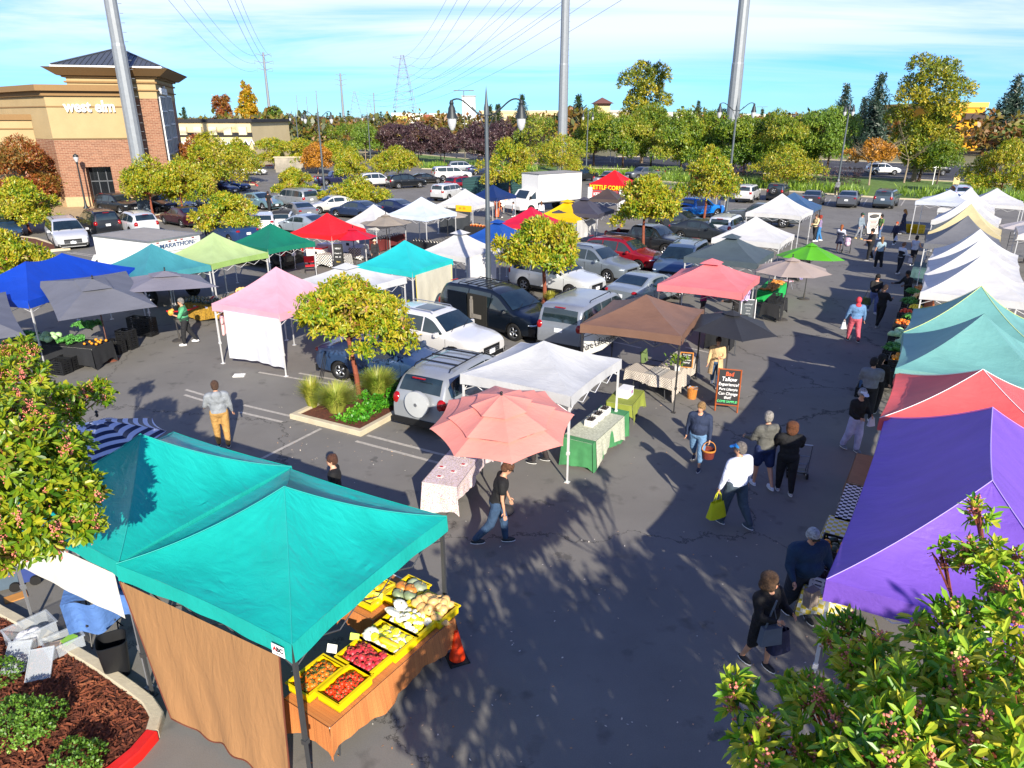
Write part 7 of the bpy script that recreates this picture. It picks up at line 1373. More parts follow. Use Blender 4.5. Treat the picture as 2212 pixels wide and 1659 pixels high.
h=pp('woman in an open navy jacket and blue capris carrying a basket',1502,1008,245,1.66,top='#1e2a44',bottom='#5c7ea0',blen=.82,shoe='#14203c',hair='#8a6c44',headturn=-25,stride=15,L=(8,10,12),Rr=(-5,10,10),build=1.12,vest=None,hood=1,belly=.03)[1]
def basket(label,hand,col='#6a2418',r=.16,h_=.22,group=None):
    z0=hand.z-.2-h_; t=thing('basket',label,'basket',(hand.x,hand.y,z0),0,group); b=MB(); b.lathe([(0,0),(r*.8,0),(r,h_),(r*.93,h_),(r*.74,.03)],n=20); b.build('basket_body',mat(col,.7,var=.35,scale=30,bump=.8,bscale=50,key='basketwork'),t); b=MB(); b.lathe([(r*1.02,h_-.03),(r*1.05,h_),(r*.95,h_+.01)],n=20); b.build('rim',mat('#b8782c',.7,var=.2,key='cane'),t); b=MB(); b.tube([(r*math.cos(a),0,h_+.2*math.sin(a)) for a in [PI*i/12 for i in range(13)]],.01,6); b.build('handle',mat('#b8782c',.7,var=.2,key='cane'),t)
basket('dark red round basket with a cane rim carried by the navy jacket woman',h[0])
h=pp('man in a bright blue cap and white long sleeved shirt seen from behind',1580,1134,118,1.84,top='#c8ccdc',bottom='#3a4854',shoe='#3a4654',hair='#6a6460',hat=('cap','#1878c0'),stride=14,L=(5,14,10),Rr=(0,12,12),build=1.18,headturn=35,belly=.03)[1]
bag('bright yellow shopping bag carried by the man in the blue cap',h[0],.5,.46,.22,.36,'#c8cc10',.25)
pp('tall man in a grey hoodie and blue shorts walking beside the blue cap man',1642,1050,100,1.8,top='#54544f',bottom='#16264e',blen=.42,shoe='#b8bcc8',hair='#8a8680',hood=1,stride=10,L=(25,10,50),Rr=(5,12,20),headturn=-30,glasses=True,build=1.1)
pp('auburn haired woman all in black pushing a cart',1692,1062,78,1.66,top='#0b0b0d',bottom='#0b0b0d',shoe='#a8a8a8',hair='#5c3418',hstyle='curly',stride=8,L=(35,6,40),Rr=(35,6,40),build=1.2,headturn=-15)
g=at(1722,1035); t=thing('folding_trolley','silver folding cart pushed by the woman in black','trolley',g,1.35); b=MB()
for s in (-.2,.2): b.tube([(-.12,s,.95),(.05,s,.08),(.3,s,.05)],.013,6); b.tube([(.3,s,.05),(.05,s,.45)],.01,5)
for z in (.2,.4,.6): b.tube([(.02+.0*z,-.2,z),(.02,.2,z)],.008,5)
b.tube([(-.12,-.2,.95),(-.12,.2,.95)],.014,6); b.build('frame',ALU,t); [MB().lathe([(0,-.02),(.07,-.02),(.07,.02),(0,.02)],(x,s,.07),12,ax='y').build('wheel',RUB,t) for x,s in ((.05,.22),(.05,-.22),(.3,.2),(.3,-.2))]; MB().box((.14,0,.16),(.26,.36,.02)).build('platform',BLKP,t,False)
h=pp('woman in a white cap, black sweater and pale lilac trousers with sunglasses',1838,974,-75,1.66,top='#0c0c10',bottom='#9c9cc0',bkind='wide',shoe='#5c6474',hair='#8a8a90',hat=('cap','#c0cce0'),glasses=True,stride=8,L=(20,8,70),Rr=(10,10,70),headtilt=15)[1]
bag('small white bag held by the woman in the white cap',h[0],.3,.2,.12,.2,'#b8b8cc',.04)
pp('man in a black cap and grey long sleeved shirt at the seafoam stall',1866,905,70,1.76,top='#70747c',bottom='#15161a',hair='#1c1412',hat=('cap','#0c0c0e'),L=(25,8,60),Rr=(25,8,50),build=1.1,headturn=-35)
pp('person with long dark hair dressed in black beside the seafoam canopy',1884,888,50,1.68,top='#09090b',bottom='#08080a',bkind='wide',shoe='#0c0c0e',hair='#0c0a0a',hstyle='long',L=(30,8,60),Rr=(10,8,20),headturn=-30)
h=pp('woman in a coral head scarf and denim jacket walking away',1840,737,82,1.66,top='#52749a',bottom='#a84a58',shoe='#1a1a1e',hair='#b8404a',hstyle='none',hat=('hood','#b8323e'),stride=14,L=(8,16,16),Rr=(0,14,12),build=1.15)[1]
bag('white plastic bag carried by the woman in the denim jacket',h[0],.2,.26,.16,.26,'#b8bcc4',.1,taper=.5)
pp('woman in a black hoodie and sunglasses with a green shoulder bag',1882,676,-95,1.66,top='#0c0c0f',bottom='#5c6a98',shoe='#a8acc0',hair='#0d0b0b',hstyle='long',glasses=True,stride=10,L=(25,8,70),Rr=(25,8,70),headtilt=10)
g=at(1872,650,.95); t=thing('shoulder_bag','green and yellow shoulder bag on the black hoodie woman','bag',g,.4); MB().box((0,0,0),(.14,.34,.28),taper=.8).build('bag_body',mat('#3a4a24',.7,var=.5,scale=8,key='bag_print'),t,False); b=MB(); b.tube([(0,-.12,.12),(0,0,.5),(0,.12,.12)],.012,5); b.build('strap',BLKP,t)
pp('person in a long black top reading a white leaflet',1896,706,30,1.68,top='#0a0a0c',bottom='#0a0a0c',shoe='#8a8c90',hair='#2a1a14',L=(35,8,70),Rr=(35,8,60),headtilt=20,stride=10,hstyle='pony')
pp('shopkeeper in black leaning behind the herb baskets',1953,668,195,1.7,top='#08080a',bottom='#0c0c10',hair='#0e0c0c',L=(35,12,50),Rr=(35,12,50),lean=12,skin='d')
pp('long haired blonde woman in a pale shirt and black trousers from behind',1895,578,88,1.68,top='#7c909c',sleeve=.3,bottom='#0c0d12',bkind='wide',shoe='#101014',hair='#7a5a38',hstyle='long',hairlen=.28,L=(5,10,10),Rr=(12,10,15))
pp('man in a black t-shirt and black trousers looking down the aisle',1875,562,175,1.8,top='#131316',sleeve=.35,bottom='#0e0e12',shoe='#26262a',hair='#17120f',L=(30,8,60),Rr=(10,8,20),build=1.2,stride=10,belly=.05)
pp('woman with a dark bob in a green t-shirt',1897,517,190,1.66,top='#54703c',sleeve=.35,bottom='#4a6080',hair='#1a1412',hstyle='bob')
h=pp('man in a green baseball cap and grey jacket in the open aisle',1854,517,-60,1.76,top='#6a7884',bottom='#7c8088',shoe='#c8a850',hair='#2c2c2c',hat=('cap','#0f4a34'),L=(10,8,20),Rr=(5,8,15))[1]
bag('dark tote bag held by the man in the green cap',h[0],.2,.4,.2,.36,'#2a2c30',.12)
pp('long haired woman in a letterman jacket and navy skirt pushing a stroller',1810,545,60,1.66,top='#a8acb8',bottom='#1c2440',bkind='skirt',blen=.38,shoe='#c8b8a8',hair='#8a4a20',hstyle='long',hairlen=.25,L=(35,10,40),Rr=(35,10,40),vest='#161c34')
g=at(1827,545); t=thing('stroller','pushchair with a pale pink cover beside the long haired woman','stroller',g,1.1); b=MB(); [b.tube([(-.45,s,1.0),(.1,s,.35),(.4,s,.12)],.014,6) for s in (-.22,.22)]; [b.tube([(.25,s,.6),(-.3,s,.12)],.012,6) for s in (-.22,.22)]; b.tube([(-.45,-.22,1.0),(-.45,.22,1.0)],.016,6); b.build('frame',BLKP,t); [MB().lathe([(0,-.02),(.11,-.02),(.11,.02),(0,.02)],(x,s,.11),12,ax='y').build('wheel',RUB,t) for x,s in ((-.3,.24),(-.3,-.24),(.4,.22),(.4,-.22))]; b=MB(); b.ell((.0,0,.58),(.32,.2,.22),10,8); b.ell((-.1,0,.8),(.2,.2,.16),10,8); b.build('cover',mat('#b8a0b4',.8,var=.2,key='pink_cover'),t)
h=pp('boy with red hair in a navy cape walking with a white bag',1930,528,200,1.45,top='#161c3a',bottom='#10131c',hair='#a8421c',stride=10,skin='f')[1]
bag('white plastic bag beside the red haired boy',h[0],.2,.26,.16,.28,'#a8b0c4',.1,taper=.5)
pp('long haired woman in an ankle length navy dress',1947,505,150,1.7,top='#16203c',bottom='#16203c',bkind='skirt',blen=.85,hair='#a8763c',hstyle='long',hairlen=.2,headtilt=15)
pp('woman in a dark vest over a white sleeved sweater carrying shopping',1940,592,20,1.66,top='#b8bcc8',bottom='#0f1420',hair='#6a4a34',hat=('beanie','#8a6a50'),vest='#0c0e16',L=(20,10,40),Rr=(20,10,50),headtilt=15)
h=PB[-1][1]; bag('white and red bag carried by the woman in the dark vest',h[1],.3,.3,.18,.3,'#c0b8bc',.08); bag('pale plastic bag on the far arm of the vest woman',h[0],.3,.3,.2,.3,'#a0a4b8',.08,taper=.6)
pp('woman in a white tank top facing the far canopy stall',1969,574,35,1.66,top='#a8b0c4',sleeve=.0,bottom='#0c0e18',hair='#1a1614',hstyle='bob',L=(25,10,50),Rr=(25,10,50))
pp('shopper in a cream hoodie under the far white canopy corner',1757,521,200,1.76,top='#c0b088',bottom='#1e2026',hair='#5a4030',hood=1,L=(25,8,70),Rr=(10,8,20))
pp('shopper in a lilac sweater and blue jeans beside the cream hoodie',1766,521,160,1.7,top='#7c6c8c',bottom='#2c6aa0',hair='#8a2c1c',hstyle='bob',L=(10,20,70),Rr=(10,20,70))
h=pp('woman in a long cream coat and ripped jeans under the charcoal parasol',1542,836,250,1.6,top='#b89c74',bottom='#3a5474',shoe='#d8d8d8',hair='#3a2418',hstyle='long',hairlen=.1,coat=.45,stride=12,L=(20,8,80),Rr=(10,8,20))[1]
pp('blonde woman in a black jacket at the bread table',1585,712,130,1.7,top='#0e0e11',bottom='#0e0e11',bkind='wide',hair='#a88a50',hstyle='bob',L=(35,10,50),Rr=(20,14,70))
pp('baker in a magenta jacket behind the bread table',1515,694,0,1.6,top='#90145a',bottom='#17141c',hair='#1e1614',L=(35,10,50),Rr=(35,10,50))
pp('shopper in a lavender shirt behind the black jacket woman',1606,696,140,1.7,top='#a894bc',bottom='#1c1c24',hair='#3c2a20')
h=pp('curly haired woman in a black sweater and capris with a grey shoulder bag',1636,1440,-62,1.66,top='#0c0b0d',bottom='#0a0a0c',blen=.62,shoe='#141416',hair='#4a3420',hstyle='curly',glasses=True,L=(30,8,75),Rr=(25,8,80),headturn=35,build=1.12,belly=.03,vox=.02)[1]
t=thing('shoulder_bag','grey leather shoulder bag hanging at the curly haired woman','bag',at(1664,1372,.78)+Vector((0,0,0)),.2); MB().box((0,0,0),(.34,.12,.3),taper=.85).build('bag_body',mat('#56606c',.5,var=.1,key='grey_leather'),t,False); b=MB(); b.tube([(-.1,0,.13),(-.03,.0,.45),(.02,0,.62)],.014,6); b.tube([(.1,0,.13),(.02,.03,.45),(.02,0,.62)],.01,6); b.build('strap',mat('#56606c',.5,var=.1,key='grey_leather'),t)
bag('navy blue tote bag with a pale pattern at the curly haired woman side',at(1690,1350,.9),.4,.38,.2,.36,'#15193c',.1)
pp('grey haired person in a blue pullover and sunglasses in the aisle shade',1722,1335,-80,1.72,top='#12304a',bottom='#101c2c',bkind='wide',shoe='#101418',hair='#a8acb0',glasses=True,L=(15,14,50),Rr=(15,14,45),build=1.38,belly=.05,headtilt=20,vox=.024)
t=thing('paper_bag','open tan paper bag held beside the blue pullover','bag',at(1752,1290,.85),.5); MB().box((0,0,0),(.2,.13,.3),taper=1.1).build('bag_body',mat('#7c7068',.7,var=.15,bump=.6,bscale=14,key='paper'),t,False)
pp('vendor in dark trousers hidden behind the coral parasol',1160,998,160,1.7,top='#201c20',bottom='#2a2426',shoe='#141416',hair='#3c2a20')
pp('seated vendor in a pale cap beside the turquoise canopy',812,575,-60,1.5,top='#1c1c20',bottom='#1c1c22',hair='#6a5040',hat=('sun','#c8b8a0'))
pp('person in a grey jacket and white hat behind the parked sedans',1806,424,100,1.7,top='#6a6c70',bottom='#141416',hair='#9a9a98',hat=('beanie','#c8ccd4'),hood=1)
pp('man in a black t-shirt standing between the cars on the left',583,458,80,1.75,top='#0e0e10',sleeve=.3,bottom='#1c1c20',hair='#2c1e16')
pp('child in a white shirt at the craft stall',1109,468,180,1.2,top='#c8ccd0',sleeve=.3,bottom='#3a4458',hair='#2c1e14'); pp('child in orange at the craft stall by the barrier',1082,470,0,1.2,top='#b8603c',sleeve=.3,bottom='#3a3a48',hair='#2c1e14')
pp('girl with long brown hair behind the crimson canopy',1169,478,90,1.55,top='#c8c8cc',bottom='#3a4458',hair='#6a4428',hstyle='long')
pp('person in a white shirt beside the bright blue pickup',1551,470,180,1.7,top='#c8c4c0',sleeve=.4,bottom='#3a3a40',hair='#a8683c')
# ---------------------------------------------------------------- vehicles in place
SR=dict(silver_rail=1)
car('sedan','#2a4264','dark blue sedan parked behind the planting island tree','rr',735,823,-24,opt=dict(roofglass=1))
car('suv','#8e9398','silver SUV with a round spare wheel cover at the island','rb',903,910,62,z=.4,opt=dict(spare=1,crossbars=1))
car('suv','#d8d8d8','white SUV with a black sunroof and dark grille beside the dark minivan','fb',1062,762,-33,z=.45,opt=dict(roofglass=1,silver_rail=1))
car('van','#0e1620','black minivan with its sliding door open beside the lamp post','fr',1108,738,-40,opt=dict(opendoor=1,crossbars=1))
car('bigsuv','#8a8f96','large silver SUV seen from behind next to the brown canopy','rb',1205,742,59,z=.5,metal=.5)
car('suv','#c8ccd0','white crossover with dark windows behind the second yellow tree','fr',1229.5,648,-38)
car('suv','#7c868e','grey SUV between the white crossover and the red wagon','fr',1310,612,-40,metal=.5)
car('sedan','#8e99a2','light silver sedan with pale seats beside the salmon canopy','rb',1337,645,48,z=.6,metal=.5)
car('suv','#8a1420','dark red wagon with its nose toward the market aisle','fr',1376,590,-38)
car('pickup','#25292e','dark grey pickup with a black bed rack near the centre','rr',1332,542,-40)
car('sedan','#3c4248','charcoal sedan behind the dark grey pickup','c',1470,497,-38)
car('sedan','#2c3238','dark sedan with an open hood look behind the blue minivan','c',1520,520,-38)
car('van','#4a6078','slate blue minivan facing the viewer by the slate canopy','fb',1444,602,-118,z=.35,metal=.5)
car('boxy','#c8ccd0','small white SUV with tinted rear window behind the white canopies','rb',1551,505,58,z=.6)
car('pickup','#4c535a','grey pickup half hidden by the far white canopy','rl',1690,493,150)
car('pickup','#0c6ac0','bright sky blue pickup under the yellow trees','rr',1486,478,32,metal=.1)
for a in [('suv','#1a1c20','black SUV parked before the shop entrance','fr',260,464,-28),('van','#c4c6c8','white minivan facing the viewer at far left','fb',160,530,-52,.3),('van','#15181e','black minivan with a red rear light band at far left','rl',197,511,132),
 ('suv','#c4c8cc','white SUV behind the white truck box','c',298,505,135),('sedan','#3c1420','maroon sedan right of the white truck box','c',398,486,140),('sedan','#2a4668','blue sedan cut by the left edge','c',14,508,-50),('suv','#2a2c30','dark SUV behind the left tree trunk','c',12,478,-30),
 ('sedan','#14161a','black sedan between the two tree trunks by the shop','c',336,455,-28),('sedan','#c4c8cc','white sedan right of the tree trunks by the shop','c',374,452,-28),('suv','#8a8f94','silver SUV at the edge of the tree shade by the shop','c',415,448,-28),
 ('sedan','#c8cacc','white sedan crossing the far drive on the left','c',541,378,12),('sedan','#1c3c70','blue sedan under the tree on the left drive','c',497,411,-20),('hatch','#1c2c50','dark blue hatchback beside the blue sedan','c',478,420,-20),
 ('sedan','#6c8a94','pale teal sedan next to the man in black','c',564,450,-35),('bigsuv','#8a8e92','large silver SUV parked under the round yellow tree','c',640,450,140),('sedan','#15202c','dark sedan right of the large silver SUV','c',698,441,140),
 ('hatch','#c4c6c8','white small convertible with a black soft top','rb',606,487,100,.6,dict(softtop=1)),('hatch','#c4c6c8','white hatchback left of the small convertible','rb',568,490,100,.6),('sedan','#74787e','grey sedan with a red tail lamp beside the convertible','rl',636,479,128),
 ('sedan','#c8c8c4','cream white sedan behind the red canopy','fl',690,463,212),('coupe','#c4c8cc','white rounded sedan behind the lamp base','rb',700,420,70,.6),('pickup','#15183c','dark blue pickup by the brick wall at left','c',730,400,30),
 ('suv','#c4c6c8','white SUV under the twin yellow trees','c',815,403,30),('suv','#11161c','black crossover right of the twin yellow trees','c',878,406,30),('coupe','#101114','black sports coupe behind the white SUVs','c',920,396,25),
 ('bigsuv','#c8c8c8','large white SUV behind the white hatch','c',976,390,22),('boxy','#c4c6c8','white compact SUV with dark rear window','rb',943,425,60,.5),('suv','#8a1018','red SUV next to the green refuse enclosures','c',1000,412,50),('suv','#8e949a','silver SUV at the grass verge','c',1000,372,15),('sedan','#182848','dark blue sedan right of the silver SUV on the verge','c',1042,377,20),
 ('sedan','#8c98a4','light silver sedan between the green and red canopies','c',655,505,150),('sedan','#2a3a58','navy sedan behind the white canopies on the left','c',770,470,150),('sedan','#1c2848','dark blue sedan in the next bay behind the white canopies','c',845,466,150),('sedan','#24406c','mid blue sedan under the tree behind the sage canopy','c',500,520,140),('suv','#10161a','very dark SUV under the dark green canopy','c',575,572,150),
 ('boxy','#c8c8c8','white boxy SUV under the pine side hedge','rb',1604,428,60,.5),('boxy','#1c2024','black off-roader with a spare wheel on its back','rb',1672,424,62,.5,dict(sparetyre=1)),('sedan','#3a3c44','charcoal coupe parked at the verge','rb',1750,437,62,.5),('sedan','#565a62','grey sedan parked beside the hooded person','rb',1827,438,60,.5),('boxy','#4a5660','blue grey SUV at the end of the parked line','rb',1905,440,55,.5),('suv','#b8c0d0','white SUV peeking over the right row canopies','rb',2082,425,70,.7),
 ('pickup','#7c8086','silver pickup behind the kettle corn stall','rb',1292,394,48,.5),('pickup','#24282c','dark pickup under the tree by the box truck','c',1252,392,40),('pickup','#54585e','gunmetal pickup facing the kettle corn stall','c',1393,388,205),
 ('suv','#c8cacc','white crossover driving on the road','c',1905,377,-8),('bigsuv','#0c0d10','black SUV driving on the road','c',2005,378,-8),('suv','#1c3050','small blue car far behind the road at right','c',2075,318,60)]:
    z=a[7] if len(a)>7 else 0; op=a[8] if len(a)>8 else None; car(a[0],a[1],a[2],a[3],a[4],a[5],a[6],z=z,opt=op,group='cars on the road' if 'road' in a[2] and 'off' not in a[2] else 'cars parked in the lot')
boxtruck('white box truck with a plain cargo box at the far end of the left row',3.6,66.3,R(217),5.0,2.4,.95,3.35)
boxtruck('white truck box lettered MARATHON behind the blue canopies',-16.75,32.85,R(152),3.9,2.6,.9,2.95,sign='-MARATHON-')
for i,(px,l) in enumerate([(1042,'left dark green ribbed refuse enclosure'),(1112,'right dark green ribbed refuse enclosure')]):
    g=at(px,424); t=thing('refuse_enclosure',l,'refuse container',g,R(-20),'green ribbed refuse enclosures'); m=mat('#1e3c3c',.6,var=.08,key='green_metal'); W,H,D=3.5,2.1,2.6; b=MB()
    pr=[(-W/2,0),(-W/2,H*.78),(-W/2+.5,H*.95),(0,H),(W/2-.5,H*.95),(W/2,H*.78),(W/2,0)]; n=len(pr); b.add([(x,-D/2,z) for x,z in pr]+[(x,D/2,z) for x,z in pr],[tuple(range(n-1,-1,-1)),tuple(range(n,2*n))]+[(k,k+1,n+k+1,n+k) for k in range(n-1)]); b.build('shell',m,t,False); b=MB(); [b.box((0,-D/2-.02,.2+.17*k),(W-.3,.05,.06)) for k in range(10)]; b.box((0,-D/2-.04,H*.45),(.08,.06,H*.9)); b.build('slats',mat('#2c5252',.6,var=.05,key='green_slats'),t,False)
# red traffic sign etc
def roadsign(label,px,py,ty,col,w=.9,h=.6): g=at(px,py); H=hgt(px,py,ty); t=thing('road_sign',label,'sign',g,0); MB().tube([(0,0,0),(0,0,H)],.05,6).build('post',WHT,t); MB().box((0,-.06,H-h/2),(w,.04,h)).build('panel',mat(col,.5,var=.03,key='sign_panel'),t,False)
roadsign('orange red sign on a white post across the road',1328,352,312,'#b8401c',1.6,1.1); roadsign('plain white post beside the orange red sign',1318,350,324,'#d0d0cc',.3,.3); roadsign('green street name sign above the far junction',700,300,268,'#0c7a4c',3.2,.9); roadsign('white slim post in the grass at the right',2014,399,360,'#d0d0cc',.12,.3); roadsign('short tan utility marker in the grass at the right',2064,398,382,'#b8a070',.8,1.2)
g=at(1006,262); t,_=far_building('white billboard frames on stilts above the low retail hall',998,1026,208,360,3,'#d8dad8','#8a8c90',0,1)[0:2]
g=at(316,462); t=thing('utility_cabinet','dark blue mottled utility cabinet beside the tree trunks','cabinet',g,.4); MB().box((0,0,.9),(1.2,.7,1.8),taper=.94).build('housing',mat('#3a4c5c',.5,var=.6,scale=2,key='mottled_paint'),t,False); MB().box((0,0,1.83),(1.2,.75,.06)).build('lid',mat('#2c3844',.5,var=.1,key='cab_lid'),t,False)
g=at(1590,660,0); t=thing('wire_cart','grey wire mesh cart at the right edge of the market','cart',at(2190,560),.3); b=MB(); [b.tube([(x,y,0),(x,y,1.6)],.02,4) for x in (-.4,.4) for y in (-.3,.3)]; [b.tube([(-.4,y,z),(.4,y,z)],.012,4) for y in (-.3,.3) for z in np.arange(.2,1.7,.2)]; b.build('frame',mat('#6c7074',.5,.4,key='cart_metal'),t); MB().box((0,0,.2),(.8,.6,.03)).build('shelf',BLKP,t,False)
g=at(640,372); t=thing('monument_wall','low stained concrete sign wall beyond the left trees','wall',g,.1); MB().box((0,0,1.1),(6.,.7,2.2)).build('wall',mat('#8a8478',.9,var=.4,scale=.6,key='stained_concrete'),t,False); MB().box((0,0,2.25),(6.3,.9,.15)).build('cap',CONC,t,False)
# ---------------------------------------------------------------- trees
UM=dict(n=1900,k=6,ll=.17,lw=.075)
tree('small yellow-green tree in the island beside the pink canopy',773,868,592,280,'umb','arb',0,.55,n=1400,k=7,ll=.125,lw=.05,fold=True,bn=130,lean=-.12,r0=.085,dx=-.12,limbs=7)
for i,a in enumerate([('small tree in front of the white crossover',1175,656,466,190,1,.56),('yellow tree beside the dark grey pickup',1387,552,378,150,2,.56),('yellow tree standing before the bright blue pickup',1519,487,318,145,3,.62),('broad yellow tree over the black off-roader',1698,410,318,155,4,.8),('rounded tree left of the box truck',1101,442,298,126,1,.68),('broad yellow tree right of the middle steel pole base',1212,392,290,146,2,.78),
 ('low round yellow tree between the silver cars at left',641,440,362,102,3,.72),('wide low yellow tree above the white canopies',773,452,384,148,4,.85),('yellow tree with a dark forked trunk at centre left',861,393,316,110,0,.75),('yellow tree twinned with the dark trunked one',756,398,318,92,1,.75),('yellow tree at far left over the white minivan',64,504,390,148,2,.75),('wide tree cut by the left edge above the blue canopy',36,640,502,175,3,.75),
 ('tall broad tree before the tan shop tower',332,468,340,150,4,.72),('broad tree right of the shop entrance tree',397,468,346,150,0,.7),('round tree behind the pale green canopy',501,518,414,142,1,.75),('large tree rising over the shop right corner',470,430,285,150,2,.8),('tree shading the far drive at left',523,398,300,100,3,.75)]):
    l,bx,by,ty,w_,v,fr=a; t=tree(l,bx,by,ty,w_,'umb','arb',v,fr,**UM,bn=60,lean=.1*math.sin(i*2),r0=.1)
for i,a in enumerate([('small yellow tree in the left far row, first',595,366,300,82,1,'arb'),('small yellow tree in the left far row, second',653,370,300,82,2,'arb'),('small yellow tree in the left far row, third',688,376,310,70,3,'orange'),('small yellow tree in the left far row, fourth',727,360,305,70,0,'arb'),('olive tree behind the left far row near the poles',648,330,278,90,1,'arbg'),('olive tree behind the twin trees',752,340,270,110,2,'arbg'),('yellow green tree before the purple leaved ones',790,345,262,80,3,'light'),('yellow ornamental tree by the twin lamp',820,332,302,48,4,'gold'),('light green tree beyond the verge',1000,318,285,50,0,'light'),('dark magnolia left of the middle steel pole',1160,368,248,120,1,'mag')]):
    tree(a[0],a[1],a[2],a[3],a[4],'round',a[6],a[5],.75,n=1300,k=6,ll=.24,lw=.11,group='trees beyond the left lot',trunk='#8a7a68')
for i,a in enumerate([('dark glossy magnolia just right of the middle steel pole',1282,358,232,112,0,.72,'mag'),('dark magnolia beside the orange sign',1406,360,226,122,1,.72,'mag'),('dark magnolia behind the blue pickup trees',1345,362,250,100,2,.75,'mag'),('large olive magnolia left of the right steel pole',1470,372,240,130,3,.78,'mag'),('large green tree behind the right steel pole',1541,372,238,150,4,.8,'arbg'),('dense green tree right of the right steel pole',1665,382,240,140,0,.8,'mag'),('bright green tree behind the sedans with a forked trunk',1784,380,228,142,1,.7,'light'),('olive tree between the right steel pole trees',1605,378,250,120,2,.8,'arbg'),('green tree left of the bright green one',1725,376,246,100,3,.78,'mag'),('glossy dark tree below the tall one',1985,392,250,120,4,.8,'mag')]):
    tree(a[0],a[1],a[2],a[3]+3,a[4]*1.12,'round',a[7],a[5],a[6],n=2300,k=6,ll=.32,lw=.14,group='tall trees along the road',trunk='#5a4434',r0=.18,asp=.8)
tree('tall open tree with yellowing leaves at right',1972,392,122,150,'oval','tall',1,.82,n=2400,k=6,ll=.36,lw=.16,group=None,trunk='#7a6a58',r0=.3)
tree('slender tall yellow-green tree left of centre right',1385,352,133,108,'oval','tall',2,.85,n=2200,k=6,ll=.45,lw=.2,group=None,trunk='#6a5a48',r0=.3)
tree('golden poplar shaped tree beside the white power pole',545,305,182,70,'flame','gold',1,.9,n=1700,k=6,ll=.75,lw=.34,group=None,r0=.3); tree('russet bare tipped tree left of the golden one',490,305,205,46,'oval','russet',2,.9,n=1200,k=5,ll=.7,lw=.3,group=None,r0=.25); tree('green round tree at the foot of the white power pole',600,305,232,60,'round','light',2,.85,n=1200,k=6,ll=.7,lw=.3,group=None)
tree('red and orange maple before the cream shops',440,420,292,95,'round','russet',3,.8,n=1300,k=6,ll=.24,lw=.11,group=None); tree('large russet and green tree before the tan shop',72,452,300,160,'round','russet',1,.85,n=2200,k=6,ll=.24,lw=.1,group=None,trunk='#5a4030')
for i,(px,by,ty,w_) in enumerate([(622,318,252,72),(850,345,266,85),(905,350,268,85),(960,352,276,70),(1035,360,266,95),(1085,352,262,90),(1140,352,268,90)]): tree('dark purple leaved plum tree, '+['apart at the left by the far road','first from the left of the row','second from the left of the row','third from the left of the row','behind the box truck trees','fifth from the left of the row','last of the row by the steel pole'][i],px,by,ty,w_,'round','plum',i,.72,n=1300,k=6,ll=.3,lw=.14,group='purple leaved plum trees along the road',trunk='#5a4a40')
for i,(px,by,ty,w_,l) in enumerate([(1876,398,300,118,'autumn tree with golden leaves behind the grey sedan')]): tree(l,px,by,ty,w_,'umb','orange',2,.5,n=700,k=6,ll=.22,lw=.12,group=None,trunk='#8a7a64')
for i,(px,by,ty,w_,l,rgp) in enumerate([(1953,395,300,130,'leafless grey tree behind the golden one',0),(1876,400,306,90,'bare branched sapling crossing the golden tree',1),(952,345,285,60,'bare pale branched tree among the plums',2)]):
    g=at(px,by); H=hgt(px,by,ty); t=thing('bare_tree',l,'tree',g,rgp,None); trunkmesh(H*.6,.11,9,H*.5,px,'#8a7c6a',bare=True).build('trunk',mat('#8a7c6a',.85,var=.2,key='grey_bark'),t)
tree('small clipped round green tree in the verge',2023,398,303,86,'round','arbg',0,.6,n=1300,k=6,ll=.16,lw=.08,group=None,trunk='#4a4038'); tree('wide yellow tree behind the right row canopies',2160,425,308,170,'umb','arb',3,.85,n=2300,k=6,ll=.2,lw=.09,group=None)
tree('orange brown tree below the yellow store',2078,320,255,55,'round','russet',2,.75,n=1000,k=5,ll=.35,lw=.17,group=None); tree('pale green willow like tree at the far right',2190,335,262,70,'round','light',3,.8,n=1200,k=6,ll=.35,lw=.15,group=None); tree('brown bushy tree beside the cedar',2130,330,265,70,'round','russet',4,.8,n=1000,k=5,ll=.35,lw=.16,group=None)
for i,a in enumerate([('dark cedar with drooping tiers at the right',2165,325,162,95,'conif',.3,0),('sparse topped conifer right of the edge-on lamp',1876,335,160,66,'conif',.12,.12),('smaller sparse conifer left of the edge-on lamp',1807,335,182,52,'conif',.12,.15),('dark pointed conifer right of the middle steel pole',1246,330,205,44,'dark',.15,0),('dark narrow conifer behind the box truck tree',1127,325,205,40,'dark',.15,0),('smaller dark conifer in front of the retail hall',1076,325,225,34,'dark',.15,0),('small dark conifer left of the pale hall',1060,322,228,24,'dark',.15,0),('dark cypress group beside the tan shop',406,300,232,14,'dark',.1,0),('small far conifer by the orange restaurant',1503,290,218,22,'dark',.2,0),('small conifer beside the sparse ones',1850,330,212,24,'conif',.15,.1),('little conifer left of the dark shrubs',1640,300,236,16,'dark',.2,0)]): conifer(a[0],a[1],a[2],a[3],a[4],a[5],17,a[6],sparse=a[7],var=i)
for i in range(14): px=690+i*17+rnd.uniform(-5,5); conifer('tiny dark cypress on the left horizon',px,288,rnd.uniform(238,256),rnd.uniform(7,12),'dark',8,.15,group='tiny cypresses on the left horizon',var=i)
